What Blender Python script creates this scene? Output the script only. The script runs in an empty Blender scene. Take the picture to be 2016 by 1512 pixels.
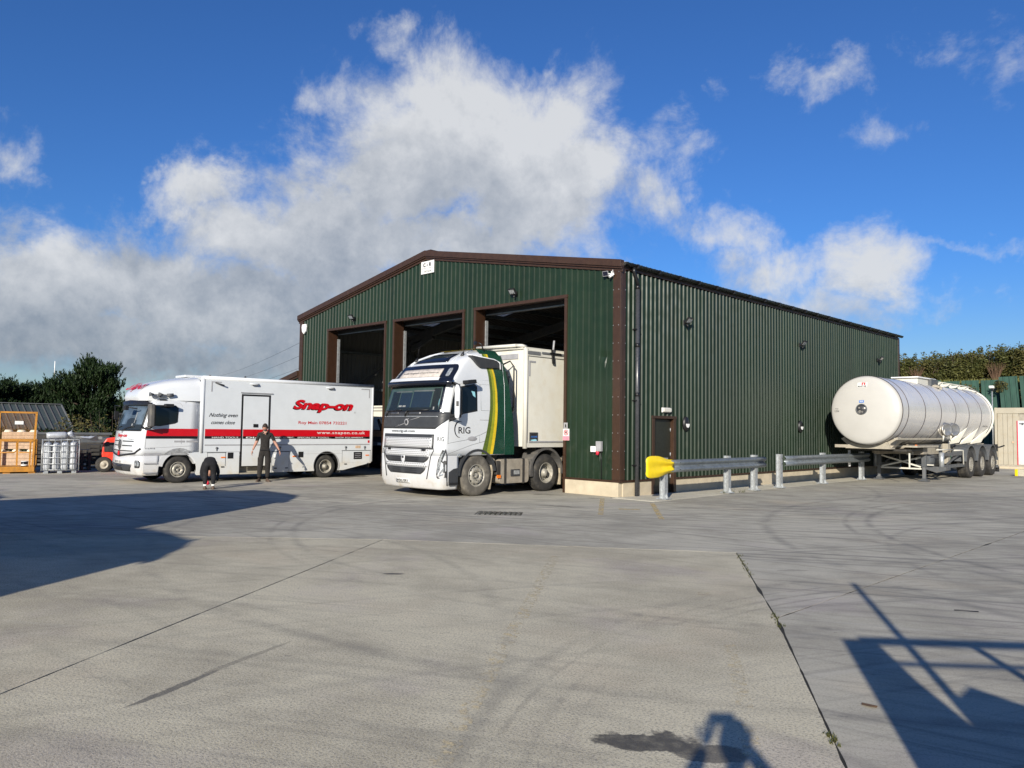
import bpy, bmesh, math, random
from mathutils import Vector, Matrix, noise as mnoise
random.seed(7)
D = bpy.data
COL = bpy.context.scene.collection
PI = math.pi

# ---------------------------------------------------------------- camera, sky, sun, exposure
sc = bpy.context.scene
cam_d = D.cameras.new('camera'); cam = D.objects.new('camera', cam_d); COL.objects.link(cam)
cam_d.sensor_width = 36.0
cam_d.lens = 36.0 * 1534.37 / 2016.0
cam_d.clip_start = 0.05; cam_d.clip_end = 6000
F_ = Vector((-0.70235309, 0.70963024, 0.05590223)); R_ = Vector((0.71122426, 0.70282503, 0.01403639))
U_ = R_.cross(F_).normalized(); R_ = F_.cross(U_).normalized()
CAM = Vector((11.98677522, -16.01399647, 1.72))
cam.matrix_world = Matrix(((R_.x, U_.x, -F_.x, CAM.x), (R_.y, U_.y, -F_.y, CAM.y), (R_.z, U_.z, -F_.z, CAM.z), (0, 0, 0, 1)))
sc.camera = cam
sc.view_settings.view_transform = 'Standard'; sc.view_settings.look = 'None'
sc.view_settings.gamma = 1.0; sc.view_settings.use_curve_mapping = False
sc.view_settings.exposure = 0.45
SUN_EL = math.radians(19.0)
SUN_H = Vector((0.497, -0.868, 0)).normalized()          # horizontal direction towards the sun
SUN_DIR = Vector((SUN_H.x * math.cos(SUN_EL), SUN_H.y * math.cos(SUN_EL), math.sin(SUN_EL)))
sun_d = D.lights.new('sun', 'SUN'); sun_d.energy = 5.0; sun_d.angle = math.radians(0.53); sun_d.color = (1.0, 0.925, 0.80)
sun = D.objects.new('sun', sun_d); COL.objects.link(sun)
sun.rotation_euler = SUN_DIR.to_track_quat('Z', 'Y').to_euler(); sun.location = (30, -50, 40)
sc.cycles.max_bounces = 6; sc.cycles.diffuse_bounces = 3; sc.cycles.glossy_bounces = 3
sc.cycles.transparent_max_bounces = 8
sc.cycles.use_denoising = True

# ---------------------------------------------------------------- node helpers
class N:
    def __init__(s, tree): s.t = tree; s.n = tree.nodes; s.l = tree.links
    def new(s, typ, **kw):
        nd = s.n.new(typ)
        for k, v in kw.items(): setattr(nd, k, v)
        return nd
    def put(s, sock, v):
        if isinstance(v, bpy.types.NodeSocket): s.l.new(v, sock)
        elif v is not None: sock.default_value = v
    def m(s, op, a, b=None, c=None, clamp=False):
        nd = s.new('ShaderNodeMath', operation=op, use_clamp=clamp); s.put(nd.inputs[0], a)
        if b is not None: s.put(nd.inputs[1], b)
        if c is not None: s.put(nd.inputs[2], c)
        return nd.outputs[0]
    def v(s, op, a, b=None, out=0, sc_=None):
        nd = s.new('ShaderNodeVectorMath', operation=op); s.put(nd.inputs[0], a)
        if b is not None: s.put(nd.inputs[1], b)
        if sc_ is not None: s.put(nd.inputs['Scale'], sc_)
        return nd.outputs[out]
    def mix(s, f, a, b, blend='MIX'):
        nd = s.new('ShaderNodeMix', data_type='RGBA', blend_type=blend)
        s.put(nd.inputs[0], f); s.put(nd.inputs[6], c4(a)); s.put(nd.inputs[7], c4(b))
        return nd.outputs[2]
    def noise(s, vec, scale, detail=3.0, rough=0.55, dist=0.0, out=0):
        nd = s.new('ShaderNodeTexNoise'); s.put(nd.inputs['Vector'], vec); s.put(nd.inputs['Scale'], scale)
        s.put(nd.inputs['Detail'], detail); s.put(nd.inputs['Roughness'], rough); s.put(nd.inputs['Distortion'], dist)
        return nd.outputs[out]
    def ramp(s, f, lo, hi, a=0.0, b=1.0, smooth=True):
        nd = s.new('ShaderNodeMapRange'); nd.interpolation_type = 'SMOOTHSTEP' if smooth else 'LINEAR'
        s.put(nd.inputs[0], f); s.put(nd.inputs[1], lo); s.put(nd.inputs[2], hi); s.put(nd.inputs[3], a); s.put(nd.inputs[4], b)
        return nd.outputs[0]
    def xyz(s, vec):
        nd = s.new('ShaderNodeSeparateXYZ'); s.put(nd.inputs[0], vec); return nd.outputs
    def comb(s, x, y, z=0.0):
        nd = s.new('ShaderNodeCombineXYZ'); s.put(nd.inputs[0], x); s.put(nd.inputs[1], y); s.put(nd.inputs[2], z); return nd.outputs[0]
def c4(c):
    if isinstance(c, (tuple, list)) and len(c) == 3: return (c[0], c[1], c[2], 1.0)
    return c
def new_mat(name):
    m = D.materials.new(name); m.use_nodes = True
    n = N(m.node_tree); b = m.node_tree.nodes['Principled BSDF']
    return m, n, b
def simple(name, col, rough=0.5, metal=0.0, var=0.12, scale=6.0, bump=0.0, bscale=60.0, spec=0.5, dirt=None, dirt_z=None, coat=0.0):
    """plain real-world colour with mottled variation, optional dirt patches (noise) gathering below dirt_z"""
    m, n, b = new_mat(name)
    tc = n.new('ShaderNodeTexCoord').outputs['Object']
    f = n.noise(tc, scale, 4.0, 0.6)
    k = n.ramp(f, 0.25, 0.75, 1.0 - var, 1.0 + var)
    colr = n.v('SCALE', tuple(col), sc_=k)
    if dirt is not None:
        d = n.ramp(n.noise(tc, 3.3, 6.0, 0.65), 0.45, 0.75)
        if dirt_z is not None:
            z = n.xyz(tc)[2]
            g = n.ramp(z, dirt_z[0], dirt_z[1], 1.0, 0.0)
            d = n.m('MULTIPLY', n.m('ADD', n.m('MULTIPLY', d, 0.7), 0.3), g)
        else: d = n.m('MULTIPLY', d, 0.5)
        colr = n.mix(d, colr, dirt)
    n.put(b.inputs['Base Color'], colr)
    n.put(b.inputs['Roughness'], n.ramp(n.noise(tc, scale * 2.3, 3.0), 0.3, 0.7, max(0.02, rough - 0.07), min(1.0, rough + 0.09)))
    b.inputs['Metallic'].default_value = metal
    b.inputs['Specular IOR Level'].default_value = spec
    if coat: b.inputs['Coat Weight'].default_value = coat; b.inputs['Coat Roughness'].default_value = 0.08
    if bump:
        bp = n.new('ShaderNodeBump'); bp.inputs['Strength'].default_value = bump; bp.inputs['Distance'].default_value = 0.01
        n.put(bp.inputs['Height'], n.noise(tc, bscale, 4.0, 0.6)); n.put(b.inputs['Normal'], bp.outputs[0])
    return m

# ---------------------------------------------------------------- world: Nishita sky with a cumulus layer
w = D.worlds.new('World'); sc.world = w; w.use_nodes = True
n = N(w.node_tree); bg = w.node_tree.nodes['Background']
sky = n.new('ShaderNodeTexSky', sky_type='NISHITA'); sky.sun_disc = False
sky.sun_elevation = SUN_EL; sky.sun_rotation = math.atan2(SUN_DIR.x, SUN_DIR.y)
sky.altitude = 0; sky.air_density = 1.0; sky.dust_density = 0.3; sky.ozone_density = 4.0
gen = n.new('ShaderNodeTexCoord').outputs['Generated']
x, y, z = n.xyz(gen)[0:3]
az = n.m('MULTIPLY', n.m('ARCTAN2', x, y), 180 / PI)
el = n.m('MULTIPLY', n.m('ARCSINE', z), 180 / PI)
# warp so that the cloud masses get ragged outlines
wn1 = n.new('ShaderNodeTexNoise'); n.put(wn1.inputs['Vector'], gen); wn1.inputs['Scale'].default_value = 7.0; wn1.inputs['Detail'].default_value = 6.0; wn1.inputs['Roughness'].default_value = 0.6
wx, wy, wz = n.xyz(n.v('SUBTRACT', wn1.outputs['Color'], (0.5, 0.5, 0.5)))[0:3]
azw = n.m('ADD', az, n.m('MULTIPLY', wx, 12.0)); elw = n.m('ADD', el, n.m('MULTIPLY', wy, 9.0))
# cumulus masses standing in this part of the sky: azimuth, elevation, half width, half height, weight
BL = [(-49.1, 20.2, 8.8, 4.3, 1.05), (-43.7, 18.7, 5.7, 4.8, 1.05), (-54.3, 18.4, 6.3, 3.8, 0.95), (-59.8, 22.2, 2.7, 2.1, 0.62), (-48.9, 13.3, 8.9, 2.2, 0.95), (-57.0, 10.8, 5.4, 2.1, 0.85), (-39.5, 13.8, 3.4, 2.2, 0.8), (-44.9, 24.3, 2.9, 1.3, 0.65), (-54.7, 27.4, 2.8, 1.5, 0.5), (-42.9, 15.2, 4.9, 2.9, 1.05), (-57.8, 14.6, 5.0, 2.8, 0.95), (-61.3, 12.6, 6.2, 2.6, 0.95), (-67.1, 14.8, 3.6, 2.0, 0.92), (-70.0, 16.1, 1.7, 1.1, 0.7), (-34.3, 19.9, 4.0, 2.7, 0.62), (-31.1, 22.7, 1.3, 1.9, 0.4), (-71.2, 8.4, 8.4, 3.1, 1.0), (-76.1, 7.3, 5.5, 4.1, 1.05), (-64.9, 7.5, 7.9, 3.1, 1.0), (-77.1, 10.6, 3.2, 1.5, 0.8), (-77.8, 15.7, 2.0, 1.5, 0.52), (-69.6, 4.8, 10.1, 2.0, 0.95), (-61.8, 5.5, 4.1, 2.1, 0.9), (-23.4, 23.5, 4.0, 1.2, 0.5), (-18.7, 19.8, 2.6, 1.4, 0.5), (-15.6, 23.9, 3.2, 1.7, 0.42), (-28.6, 14.2, 3.1, 1.9, 0.62), (-25.8, 11.6, 3.7, 2.1, 0.66), (-20.3, 10.9, 3.0, 2.2, 0.75), (-22.9, 9.0, 4.2, 1.9, 0.68), (-15.8, 11.8, 6.7, 0.6, 0.55), (-14.4, 9.2, 2.7, 1.2, 0.55), (-12.5, 21.4, 2.5, 1.7, 0.4), (-34.3, 16.5, 2.9, 2.1, 0.52), (-31.1, 18.4, 3.2, 2.0, 0.55)]
def mass(azs, els):
    acc = None
    for (a, e, ra, re_, wt) in BL:
        da = n.m('DIVIDE', n.m('SUBTRACT', azs, a), ra); de = n.m('DIVIDE', n.m('SUBTRACT', els, e), re_)
        r2 = n.m('ADD', n.m('MULTIPLY', da, da), n.m('MULTIPLY', de, de))
        g = n.m('MULTIPLY', n.m('EXPONENT', n.m('MULTIPLY', r2, -0.50)), wt)
        acc = g if acc is None else n.m('MAXIMUM', acc, g)
    return acc
def density(azs, els, vec):
    b0 = mass(azs, els)
    # elsewhere: scattered cloud of the same kind, thickening to the horizon
    sct = n.noise(n.v('MULTIPLY', vec, (1, 1, 2.2)), 2.6, 5.0, 0.55)
    ou = n.m('MULTIPLY', n.ramp(sct, 0.52, 0.72), n.ramp(n.m('ABSOLUTE', n.m('SUBTRACT', az, -45.0)), 42.0, 55.0))
    tot = n.m('MAXIMUM', b0, n.m('MULTIPLY', ou, 0.8))
    det = n.noise(vec, 9.0, 12.0, 0.66, 0.25)
    return n.m('ADD', tot, n.m('MULTIPLY', n.m('SUBTRACT', det, 0.5), 1.45))
d0 = density(azw, elw, gen)
up = n.v('NORMALIZE', n.v('ADD', gen, (0.012, -0.020, 0.050)))
d1 = density(n.m('ADD', azw, 1.6), n.m('ADD', elw, 3.4), up)
cover = n.ramp(d0, 0.26, 0.82)
# base of the cloud darker than its sunlit top: how much cloud lies above / sunward
thick = n.ramp(d1, 0.20, 1.75, smooth=False)
puff = n.noise(gen, 22.0, 7.0, 0.6)
fine = n.noise(gen, 46.0, 6.0, 0.65)
lit_edge = n.m('MULTIPLY', n.m('MAXIMUM', n.m('SUBTRACT', d0, d1), 0.0), 0.35)
lowd = n.m('MULTIPLY', n.ramp(el, 4.0, 22.0, 1.0, 0.0, smooth=False), n.ramp(az, -62.0, -34.0, 0.42, 0.14))
shade = n.m('ADD', n.m('MULTIPLY', thick, 0.62), n.m('MULTIPLY', n.m('SUBTRACT', puff, 0.5), 0.75))
shade = n.m('ADD', shade, n.m('MULTIPLY', n.m('SUBTRACT', fine, 0.5), 0.35))
shade = n.m('ADD', n.m('SUBTRACT', shade, lit_edge), n.m('ADD', lowd, 0.04), clamp=True)
ccol = n.mix(shade, (5.3, 5.4, 5.5), (1.5, 1.85, 2.35))
skyc = n.v('MULTIPLY', sky.outputs[0], n.mix(n.ramp(el, 1.0, 12.0), (0.54, 0.60, 0.70), (0.335, 0.575, 0.90)))
n.put(bg.inputs['Color'], n.mix(n.m('MULTIPLY', cover, 0.93), skyc, ccol))
bg.inputs['Strength'].default_value = 0.10
w.cycles.sampling_method = 'MANUAL'; w.cycles.sample_map_resolution = 512

# ---------------------------------------------------------------- mesh helpers
class MB:
    def __init__(s): s.v = []; s.f = []; s.mi = []; s.sm = []
    def add(s, vs, fs, mi=0, sm=False):
        o = len(s.v); s.v += [tuple(p) for p in vs]
        for f in fs: s.f.append(tuple(i + o for i in f)); s.mi.append(mi); s.sm.append(sm)
        return s
    def box(s, x0, x1, y0, y1, z0, z1, mi=0):
        return s.add([(x0,y0,z0),(x1,y0,z0),(x1,y1,z0),(x0,y1,z0),(x0,y0,z1),(x1,y0,z1),(x1,y1,z1),(x0,y1,z1)],
                     [(0,3,2,1),(4,5,6,7),(0,1,5,4),(1,2,6,5),(2,3,7,6),(3,0,4,7)], mi)
    def obox(s, c, ax, ay, az_, mi=0):
        """box with centre c and half-extent vectors"""
        c, ax, ay, az_ = map(Vector, (c, ax, ay, az_)); vs = []
        for sz in (-1, 1):
            for sx, sy in ((-1,-1),(1,-1),(1,1),(-1,1)): vs.append(c + ax*sx + ay*sy + az_*sz)
        return s.add(vs, [(0,3,2,1),(4,5,6,7),(0,1,5,4),(1,2,6,5),(2,3,7,6),(3,0,4,7)], mi)
    def bar(s, p0, p1, w_, h, mi=0, up=(0,0,1)):
        p0, p1 = Vector(p0), Vector(p1); d = (p1 - p0); L = d.length; d.normalize(); u = Vector(up)
        if abs(d.dot(u)) > 0.95: u = Vector((1,0,0))
        sd = d.cross(u).normalized(); u2 = sd.cross(d)
        return s.obox((p0+p1)/2, d*L/2, sd*w_/2, u2*h/2, mi)
    def tube(s, pts, r, nn=10, caps=True, mi=0, sm=True):
        pts = [Vector(p) for p in pts]; k = len(pts); rs = r if isinstance(r, (list, tuple)) else [r]*k
        o = len(s.v); vs = []; prev = None
        for i, p in enumerate(pts):
            t = (pts[min(i+1,k-1)] - pts[max(i-1,0)]).normalized()
            u = prev if prev is not None else (Vector((0,0,1)) if abs(t.z) < 0.9 else Vector((1,0,0)))
            a = (u - t*u.dot(t)).normalized(); b = t.cross(a); prev = a
            for j in range(nn):
                th = 2*PI*j/nn; vs.append(p + (a*math.cos(th) + b*math.sin(th))*rs[i])
        fs = [(i*nn+j, i*nn+(j+1)%nn, (i+1)*nn+(j+1)%nn, (i+1)*nn+j) for i in range(k-1) for j in range(nn)]
        s.add(vs, fs, mi, sm)
        if caps:
            s.f.append(tuple(o+j for j in reversed(range(nn)))); s.mi.append(mi); s.sm.append(False)
            s.f.append(tuple(o+(k-1)*nn+j for j in range(nn))); s.mi.append(mi); s.sm.append(False)
        return s
    def lathe(s, prof, c, axis, nn=32, mi=0, sm=True, a0=0.0, a1=2*PI):
        """profile [(radius, height along axis)] turned about axis through c"""
        c = Vector(c); ax = Vector(axis).normalized(); u = Vector((0,0,1)) if abs(ax.z) < 0.9 else Vector((1,0,0))
        a = (u - ax*u.dot(ax)).normalized(); b = ax.cross(a); full = abs(a1 - a0 - 2*PI) < 1e-6
        m_ = nn if full else nn+1; vs = []
        for (r, h) in prof:
            for j in range(m_):
                th = a0 + (a1-a0)*j/nn; vs.append(c + ax*h + (a*math.cos(th)+b*math.sin(th))*r)
        fs = []
        for i in range(len(prof)-1):
            for j in range(nn):
                j2 = (j+1) % m_ if full else j+1
                fs.append((i*m_+j, i*m_+j2, (i+1)*m_+j2, (i+1)*m_+j))
        return s.add(vs, fs, mi, sm)
    def prism(s, poly, fn, d0, d1, mi=0, sm=False):
        """poly of 2D points, fn(u,v,d)->3D, extruded from d0 to d1"""
        k = len(poly); vs = [fn(u, v, d0) for u, v in poly] + [fn(u, v, d1) for u, v in poly]
        fs = [tuple(range(k)), tuple(range(2*k-1, k-1, -1))]
        s.add(vs, fs, mi, False)
        o = len(s.v) - 2*k
        for i in range(k):
            j = (i+1) % k; s.f.append((o+i, o+k+i, o+k+j, o+j)); s.mi.append(mi); s.sm.append(sm)
        return s
    def grid(s, fn, us, vs_, mi=0, sm=True):
        vs = [fn(u, v) for v in vs_ for u in us]; a = len(us)
        fs = [(j*a+i, j*a+i+1, (j+1)*a+i+1, (j+1)*a+i) for j in range(len(vs_)-1) for i in range(a-1)]
        return s.add(vs, fs, mi, sm)
def fix_normals(me):
    bm = bmesh.new(); bm.from_mesh(me); bmesh.ops.recalc_face_normals(bm, faces=bm.faces); bm.to_mesh(me); bm.free()
def part(name, mb, mat, parent=None, bevel=0.0, fix=True, weld=False, segs=2):
    me = D.meshes.new(name); me.from_pydata(mb.v, [], mb.f)
    mats = mat if isinstance(mat, (list, tuple)) else [mat]
    for m_ in mats: me.materials.append(m_)
    me.polygons.foreach_set('material_index', mb.mi); me.polygons.foreach_set('use_smooth', mb.sm)
    if fix or weld:
        bm = bmesh.new(); bm.from_mesh(me)
        if weld: bmesh.ops.remove_doubles(bm, verts=bm.verts, dist=0.0008)
        bmesh.ops.recalc_face_normals(bm, faces=bm.faces); bm.to_mesh(me); bm.free()
    me.update()
    o = D.objects.new(name, me); COL.objects.link(o)
    if parent is not None: o.parent = parent
    if bevel:
        b = o.modifiers.new('bevel', 'BEVEL'); b.width = bevel; b.segments = segs; b.limit_method = 'ANGLE'; b.angle_limit = math.radians(40)
        b.harden_normals = False
    return o
def tag(o, label=None, cat=None, group=None, kind=None):
    if label: o['label'] = label
    if cat: o['category'] = cat
    if group: o['group'] = group
    if kind: o['kind'] = kind
    return o
def empty(name, loc, rz=0.0, label=None, cat=None, group=None):
    o = D.objects.new(name, None); COL.objects.link(o); o.location = loc; o.rotation_euler = (0, 0, rz); o.empty_display_size = 0.3
    return tag(o, label, cat, group)
def copy_tree(o, parent=None):
    c = o.copy(); COL.objects.link(c); c.parent = parent
    for ch in list(o.children): copy_tree(ch, c)
    return c
_txt_cache = {}
def glyphs(text, bold=0.0, shear=0.0, space=1.0):
    key = (text, bold, shear, space)
    if key not in _txt_cache:
        cu = D.curves.new('t', 'FONT'); cu.body = text; cu.offset = bold; cu.shear = shear; cu.space_character = space; cu.resolution_u = 4
        cu.fill_mode = 'FRONT'
        ob = D.objects.new('t', cu); me = D.meshes.new_from_object(ob)
        vs = [tuple(v.co) for v in me.vertices]; fs = [tuple(p.vertices) for p in me.polygons]
        D.objects.remove(ob); D.curves.remove(cu); D.meshes.remove(me)
        _txt_cache[key] = (vs, fs)
    return _txt_cache[key]
def lettering(text, fn, box, mat, parent, name='lettering', bold=0.0, shear=0.0, space=1.0, off=0.006, keep=False):
    """flat letters fitted into box (u0,v0,u1,v1) and laid on the surface fn(u,v,offset)"""
    vs, fs = glyphs(text, bold, shear, space)
    if not vs: return None
    x0 = min(v[0] for v in vs); x1 = max(v[0] for v in vs); y0 = min(v[1] for v in vs); y1 = max(v[1] for v in vs)
    u0, v0, u1, v1 = box; sx = (u1-u0)/(x1-x0); sy = (v1-v0)/(y1-y0)
    mb = MB(); mb.add([fn(u0+(a-x0)*sx, v0+(b-y0)*sy, off) for a, b, _ in vs], fs)
    return part(name, mb, mat, parent, fix=False)
def itab(tab, z):
    if z <= tab[0][0]: return tab[0][1]
    for (a, va), (b, vb) in zip(tab, tab[1:]):
        if z <= b:
            t = (z-a)/(b-a); return va + (vb-va)*t
    return tab[-1][1]
class Surf:
    """curved cab surface: t in [-1,1] across the front, 1..2 round the corner, >2 metres back along the side"""
    def __init__(s, yf, wd, bulge, rad): s.yf = yf; s.wd = wd; s.b = bulge; s.r = rad
    def p(s, t, z):
        w_ = itab(s.wd, z); yf = itab(s.yf, z); sg = 1 if t >= 0 else -1; a = abs(t)
        if a <= 1: return Vector((sg*a*(w_-s.r), yf + s.b*a*a, z))
        if a <= 2:
            th = (a-1)*PI/2; return Vector((sg*(w_-s.r+s.r*math.sin(th)), yf+s.b+s.r*(1-math.cos(th)), z))
        return Vector((sg*w_, yf+s.b+s.r+(a-2), z))
    def at(s, t, z, off=0.0):
        p = s.p(t, z)
        if not off: return p
        e = 0.02; dt = s.p(t+e, z) - s.p(t-e, z); dz = s.p(t, z+e) - s.p(t, z-e)
        nrm = dt.cross(dz)
        if nrm.length < 1e-9: nrm = Vector((0,-1,0))
        nrm.normalize(); return p + nrm*off
    def side(s, y, z, off=0.0, sg=1):
        t = 2 + (y - (itab(s.yf, z) + s.b + s.r)); t = max(t, 1.0)
        return s.at(sg*t, z, off)
def lin(a, b, k): return [a + (b-a)*i/(k-1) for i in range(k)]
def patch(mb, S, t0, t1, z0, z1, off=0.006, nt=12, nz=8, rc=0.0, rt=0.0, mi=0, rim=True, depth=0.012):
    """raised panel on the cab surface; t0/t1 may be functions of z; rc/rt round the corners"""
    f0 = t0 if callable(t0) else (lambda z: t0); f1 = t1 if callable(t1) else (lambda z: t1)
    zs = [z0 + (z1-z0)*(0.5-0.5*math.cos(PI*j/(nz-1))) for j in range(nz)] if rc else lin(z0, z1, nz)
    rows = []
    for z in zs:
        ins = 0.0
        if rc:
            d = min(z-z0, z1-z)
            if d < rc: ins = rt*(1-math.sqrt(max(0, 1-((rc-d)/rc)**2)))
        rows.append([S.at(t, z, off) for t in lin(f0(z)+ins, f1(z)-ins, nt)])
    a = nt; vs = [p for r in rows for p in r]
    mb.add(vs, [(j*a+i, j*a+i+1, (j+1)*a+i+1, (j+1)*a+i) for j in range(nz-1) for i in range(a-1)], mi, True)
    if rim:
        loop = [i for i in range(a)] + [j*a+a-1 for j in range(1, nz)] + [(nz-1)*a+i for i in range(a-2, -1, -1)] + [j*a for j in range(nz-2, 0, -1)]
        o = len(mb.v) - len(vs); base = len(mb.v)
        c = sum((Vector(mb.v[o+i]) for i in loop), Vector()) / len(loop)
        nb = []
        for i in loop:
            p = Vector(mb.v[o+i]); # push the rim straight into the surface
            row, colm = divmod(i, a); z = zs[row]
            ins = 0.0
            if rc:
                d = min(z-z0, z1-z)
                if d < rc: ins = rt*(1-math.sqrt(max(0, 1-((rc-d)/rc)**2)))
            t = lin(f0(z)+ins, f1(z)-ins, nt)[colm]; nb.append(S.at(t, z, off-depth))
        mb.v += [tuple(p) for p in nb]; k = len(loop)
        for i in range(k):
            j = (i+1) % k; mb.f.append((o+loop[i], base+i, base+j, o+loop[j])); mb.mi.append(mi); mb.sm.append(False)
    return mb
def shell(mb, S, zs, yr, mi=0, cap=True, rear=True, ns=5, corner=6):
    ts = lin(-1, 1, 15); ts = [-2 + (1.0/corner)*i for i in range(corner)] + ts + [1 + (1.0/corner)*(i+1) for i in range(corner)]
    rows = []
    for z in zs:
        y1 = itab(S.yf, z) + S.b + S.r; yy = yr if not callable(yr) else yr(z)
        back = max(yy, y1+0.01)
        L = [S.p(-2-(back-y1)*(ns-i)/ns, z) for i in range(ns)]; Rr = [S.p(2+(back-y1)*(i+1)/ns, z) for i in range(ns)]
        rows.append(L + [S.p(t, z) for t in ts] + Rr)
    a = len(rows[0]); k = len(rows); vs = [p for r in rows for p in r]
    fs = [(j*a+i, j*a+i+1, (j+1)*a+i+1, (j+1)*a+i) for j in range(k-1) for i in range(a-1)]
    mb.add(vs, fs, mi, True); o = len(mb.v) - len(vs)
    if rear:
        for j in range(k-1): mb.f.append((o+j*a, o+(j+1)*a, o+(j+1)*a+a-1, o+j*a+a-1)); mb.mi.append(mi); mb.sm.append(False)
    if cap:
        mb.f.append(tuple(o+(k-1)*a+i for i in range(a))); mb.mi.append(mi); mb.sm.append(False)
        mb.f.append(tuple(o+i for i in reversed(range(a)))); mb.mi.append(mi); mb.sm.append(False)
    return mb
def XZ(y): return lambda u, v, d: Vector((u, y - d, v))           # facing -Y, offset towards the viewer
def YZ(x): return lambda u, v, d: Vector((x + d, u, v))           # facing +X
def disc(mb, c, axis, r, h, nn=16, mi=0): 
    c = Vector(c); a = Vector(axis).normalized(); return mb.tube([c, c + a*h], r, nn, True, mi, False)
def rrect(u0, v0, u1, v1, r, k=4):
    pts = []
    for cx, cy, a0 in ((u1-r, v1-r, 0), (u0+r, v1-r, 90), (u0+r, v0+r, 180), (u1-r, v0+r, 270)):
        for i in range(k+1):
            a = math.radians(a0 + 90*i/k); pts.append((cx+r*math.cos(a), cy+r*math.sin(a)))
    return pts

# ---------------------------------------------------------------- materials
MAT = {}
def M_(name, *a, **k): MAT[name] = simple(name, *a, **k); return MAT[name]
def cladding_mat(name, front, back, rough=0.33):
    m, n, b = new_mat(name)
    tc = n.new('ShaderNodeTexCoord').outputs['Object']; geo = n.new('ShaderNodeNewGeometry'); oi = n.new('ShaderNodeObjectInfo')
    st = n.noise(n.v('MULTIPLY', tc, (9, 9, 0.35)), 1.0, 5.0, 0.6)             # rain streaks
    k = n.m('ADD', n.ramp(st, 0.3, 0.75, 0.86, 1.16), n.m('MULTIPLY', n.m('SUBTRACT', oi.outputs['Random'], 0.5), 0.22))
    zz = n.xyz(tc)[2]
    gr = n.m('MULTIPLY', n.ramp(n.noise(tc, 2.1, 6.0, 0.7), 0.5, 0.8), n.ramp(zz, 0.3, 2.6, 0.35, 0.03))
    f = n.mix(gr, n.v('SCALE', front, sc_=k), (0.12, 0.105, 0.08))
    n.put(b.inputs['Base Color'], n.mix(geo.outputs['Backfacing'], f, back))
    n.put(b.inputs['Roughness'], n.ramp(n.noise(tc, 3.0, 4.0), 0.3, 0.7, rough-0.05, rough+0.12))
    b.inputs['Specular IOR Level'].default_value = 0.36
    bp = n.new('ShaderNodeBump'); bp.inputs['Strength'].default_value = 0.10; bp.inputs['Distance'].default_value = 0.01
    n.put(bp.inputs['Height'], n.noise(n.v('MULTIPLY', tc, (1, 1, 0.3)), 1.1, 1.0))
    MAT[name] = m
cladding_mat('green_cladding', (0.0100, 0.0230, 0.0115), (0.16, 0.16, 0.15), 0.40)
cladding_mat('roof_sheet', (0.035, 0.034, 0.036), (0.22, 0.22, 0.21), 0.45)
cladding_mat('grey_green_roof', (0.052, 0.066, 0.066), (0.1, 0.1, 0.1), 0.5)
cladding_mat('old_green_sheet', (0.028, 0.075, 0.055), (0.1, 0.1, 0.1), 0.6)
M_('brown_trim', (0.042, 0.0210, 0.0115), 0.38, var=0.15)
M_('dark_brown', (0.034, 0.0150, 0.0075), 0.45)
M_('black_plastic', (0.012, 0.012, 0.013), 0.42, var=0.2)
M_('dark_plastic', (0.035, 0.037, 0.040), 0.5, var=0.15)
M_('mid_grey', (0.13, 0.135, 0.14), 0.5)
M_('grey_trim', (0.30, 0.30, 0.31), 0.5)
M_('black_gutter', (0.010, 0.010, 0.011), 0.3)
M_('pipe_grey', (0.045, 0.047, 0.052), 0.28)
M_('door_paint', (0.018, 0.019, 0.013), 0.4)
M_('galvanised', (0.42, 0.44, 0.45), 0.42, metal=0.55, var=0.22, scale=14, bump=0.05)
M_('galv_rail', (0.20, 0.225, 0.24), 0.42, metal=0.55, var=0.2, scale=7)
M_('yellow_plastic', (0.80, 0.58, 0.01), 0.42, var=0.06)
M_('white_paint', (0.58, 0.59, 0.60), 0.22, var=0.03, scale=2, dirt=(0.42, 0.37, 0.29), dirt_z=(0.25, 0.75), coat=0.5)
M_('white_gloss', (0.60, 0.62, 0.635), 0.20, var=0.03, scale=2, coat=0.5)
M_('white_panel', (0.58, 0.61, 0.63), 0.38, var=0.03, scale=3, dirt=(0.55, 0.50, 0.40), dirt_z=(0.2, 1.1))
M_('container_cream', (0.40, 0.365, 0.285), 0.5, var=0.06, scale=1.2, dirt=(0.33, 0.27, 0.18))
M_('cream_panel', (0.66, 0.645, 0.565), 0.42, var=0.05, scale=1.2, dirt=(0.58, 0.52, 0.40))
M_('cream_edge', (0.58, 0.565, 0.50), 0.40, var=0.04)
M_('white_plastic', (0.78, 0.78, 0.76), 0.4, var=0.03)
M_('red_vinyl', (0.50, 0.003, 0.010), 0.38, var=0.05)
M_('black_vinyl', (0.006, 0.005, 0.006), 0.35)
M_('navy_gloss', (0.008, 0.010, 0.018), 0.15)
M_('grey_band', (0.34, 0.35, 0.355), 0.4)
M_('livery_green', (0.006, 0.046, 0.027), 0.25, coat=0.4)
M_('livery_olive', (0.085, 0.125, 0.018), 0.28, coat=0.4)
M_('livery_lime', (0.27, 0.29, 0.02), 0.28, coat=0.4)
M_('livery_yellow', (0.66, 0.47, 0.02), 0.28, coat=0.4)
M_('tyre_rubber', (0.022, 0.021, 0.020), 0.8, var=0.3, scale=8, dirt=(0.13, 0.115, 0.09), bump=0.2)
M_('dusty_rubber', (0.030, 0.028, 0.025), 0.9, var=0.3, scale=5, dirt=(0.26, 0.235, 0.19), dirt_z=(0.2, 2.2), bump=0.2)
M_('rim_alloy', (0.36, 0.34, 0.29), 0.5, metal=0.3, var=0.25, scale=11, dirt=(0.20, 0.17, 0.12))
M_('rim_dark', (0.02, 0.02, 0.018), 0.6)
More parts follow.
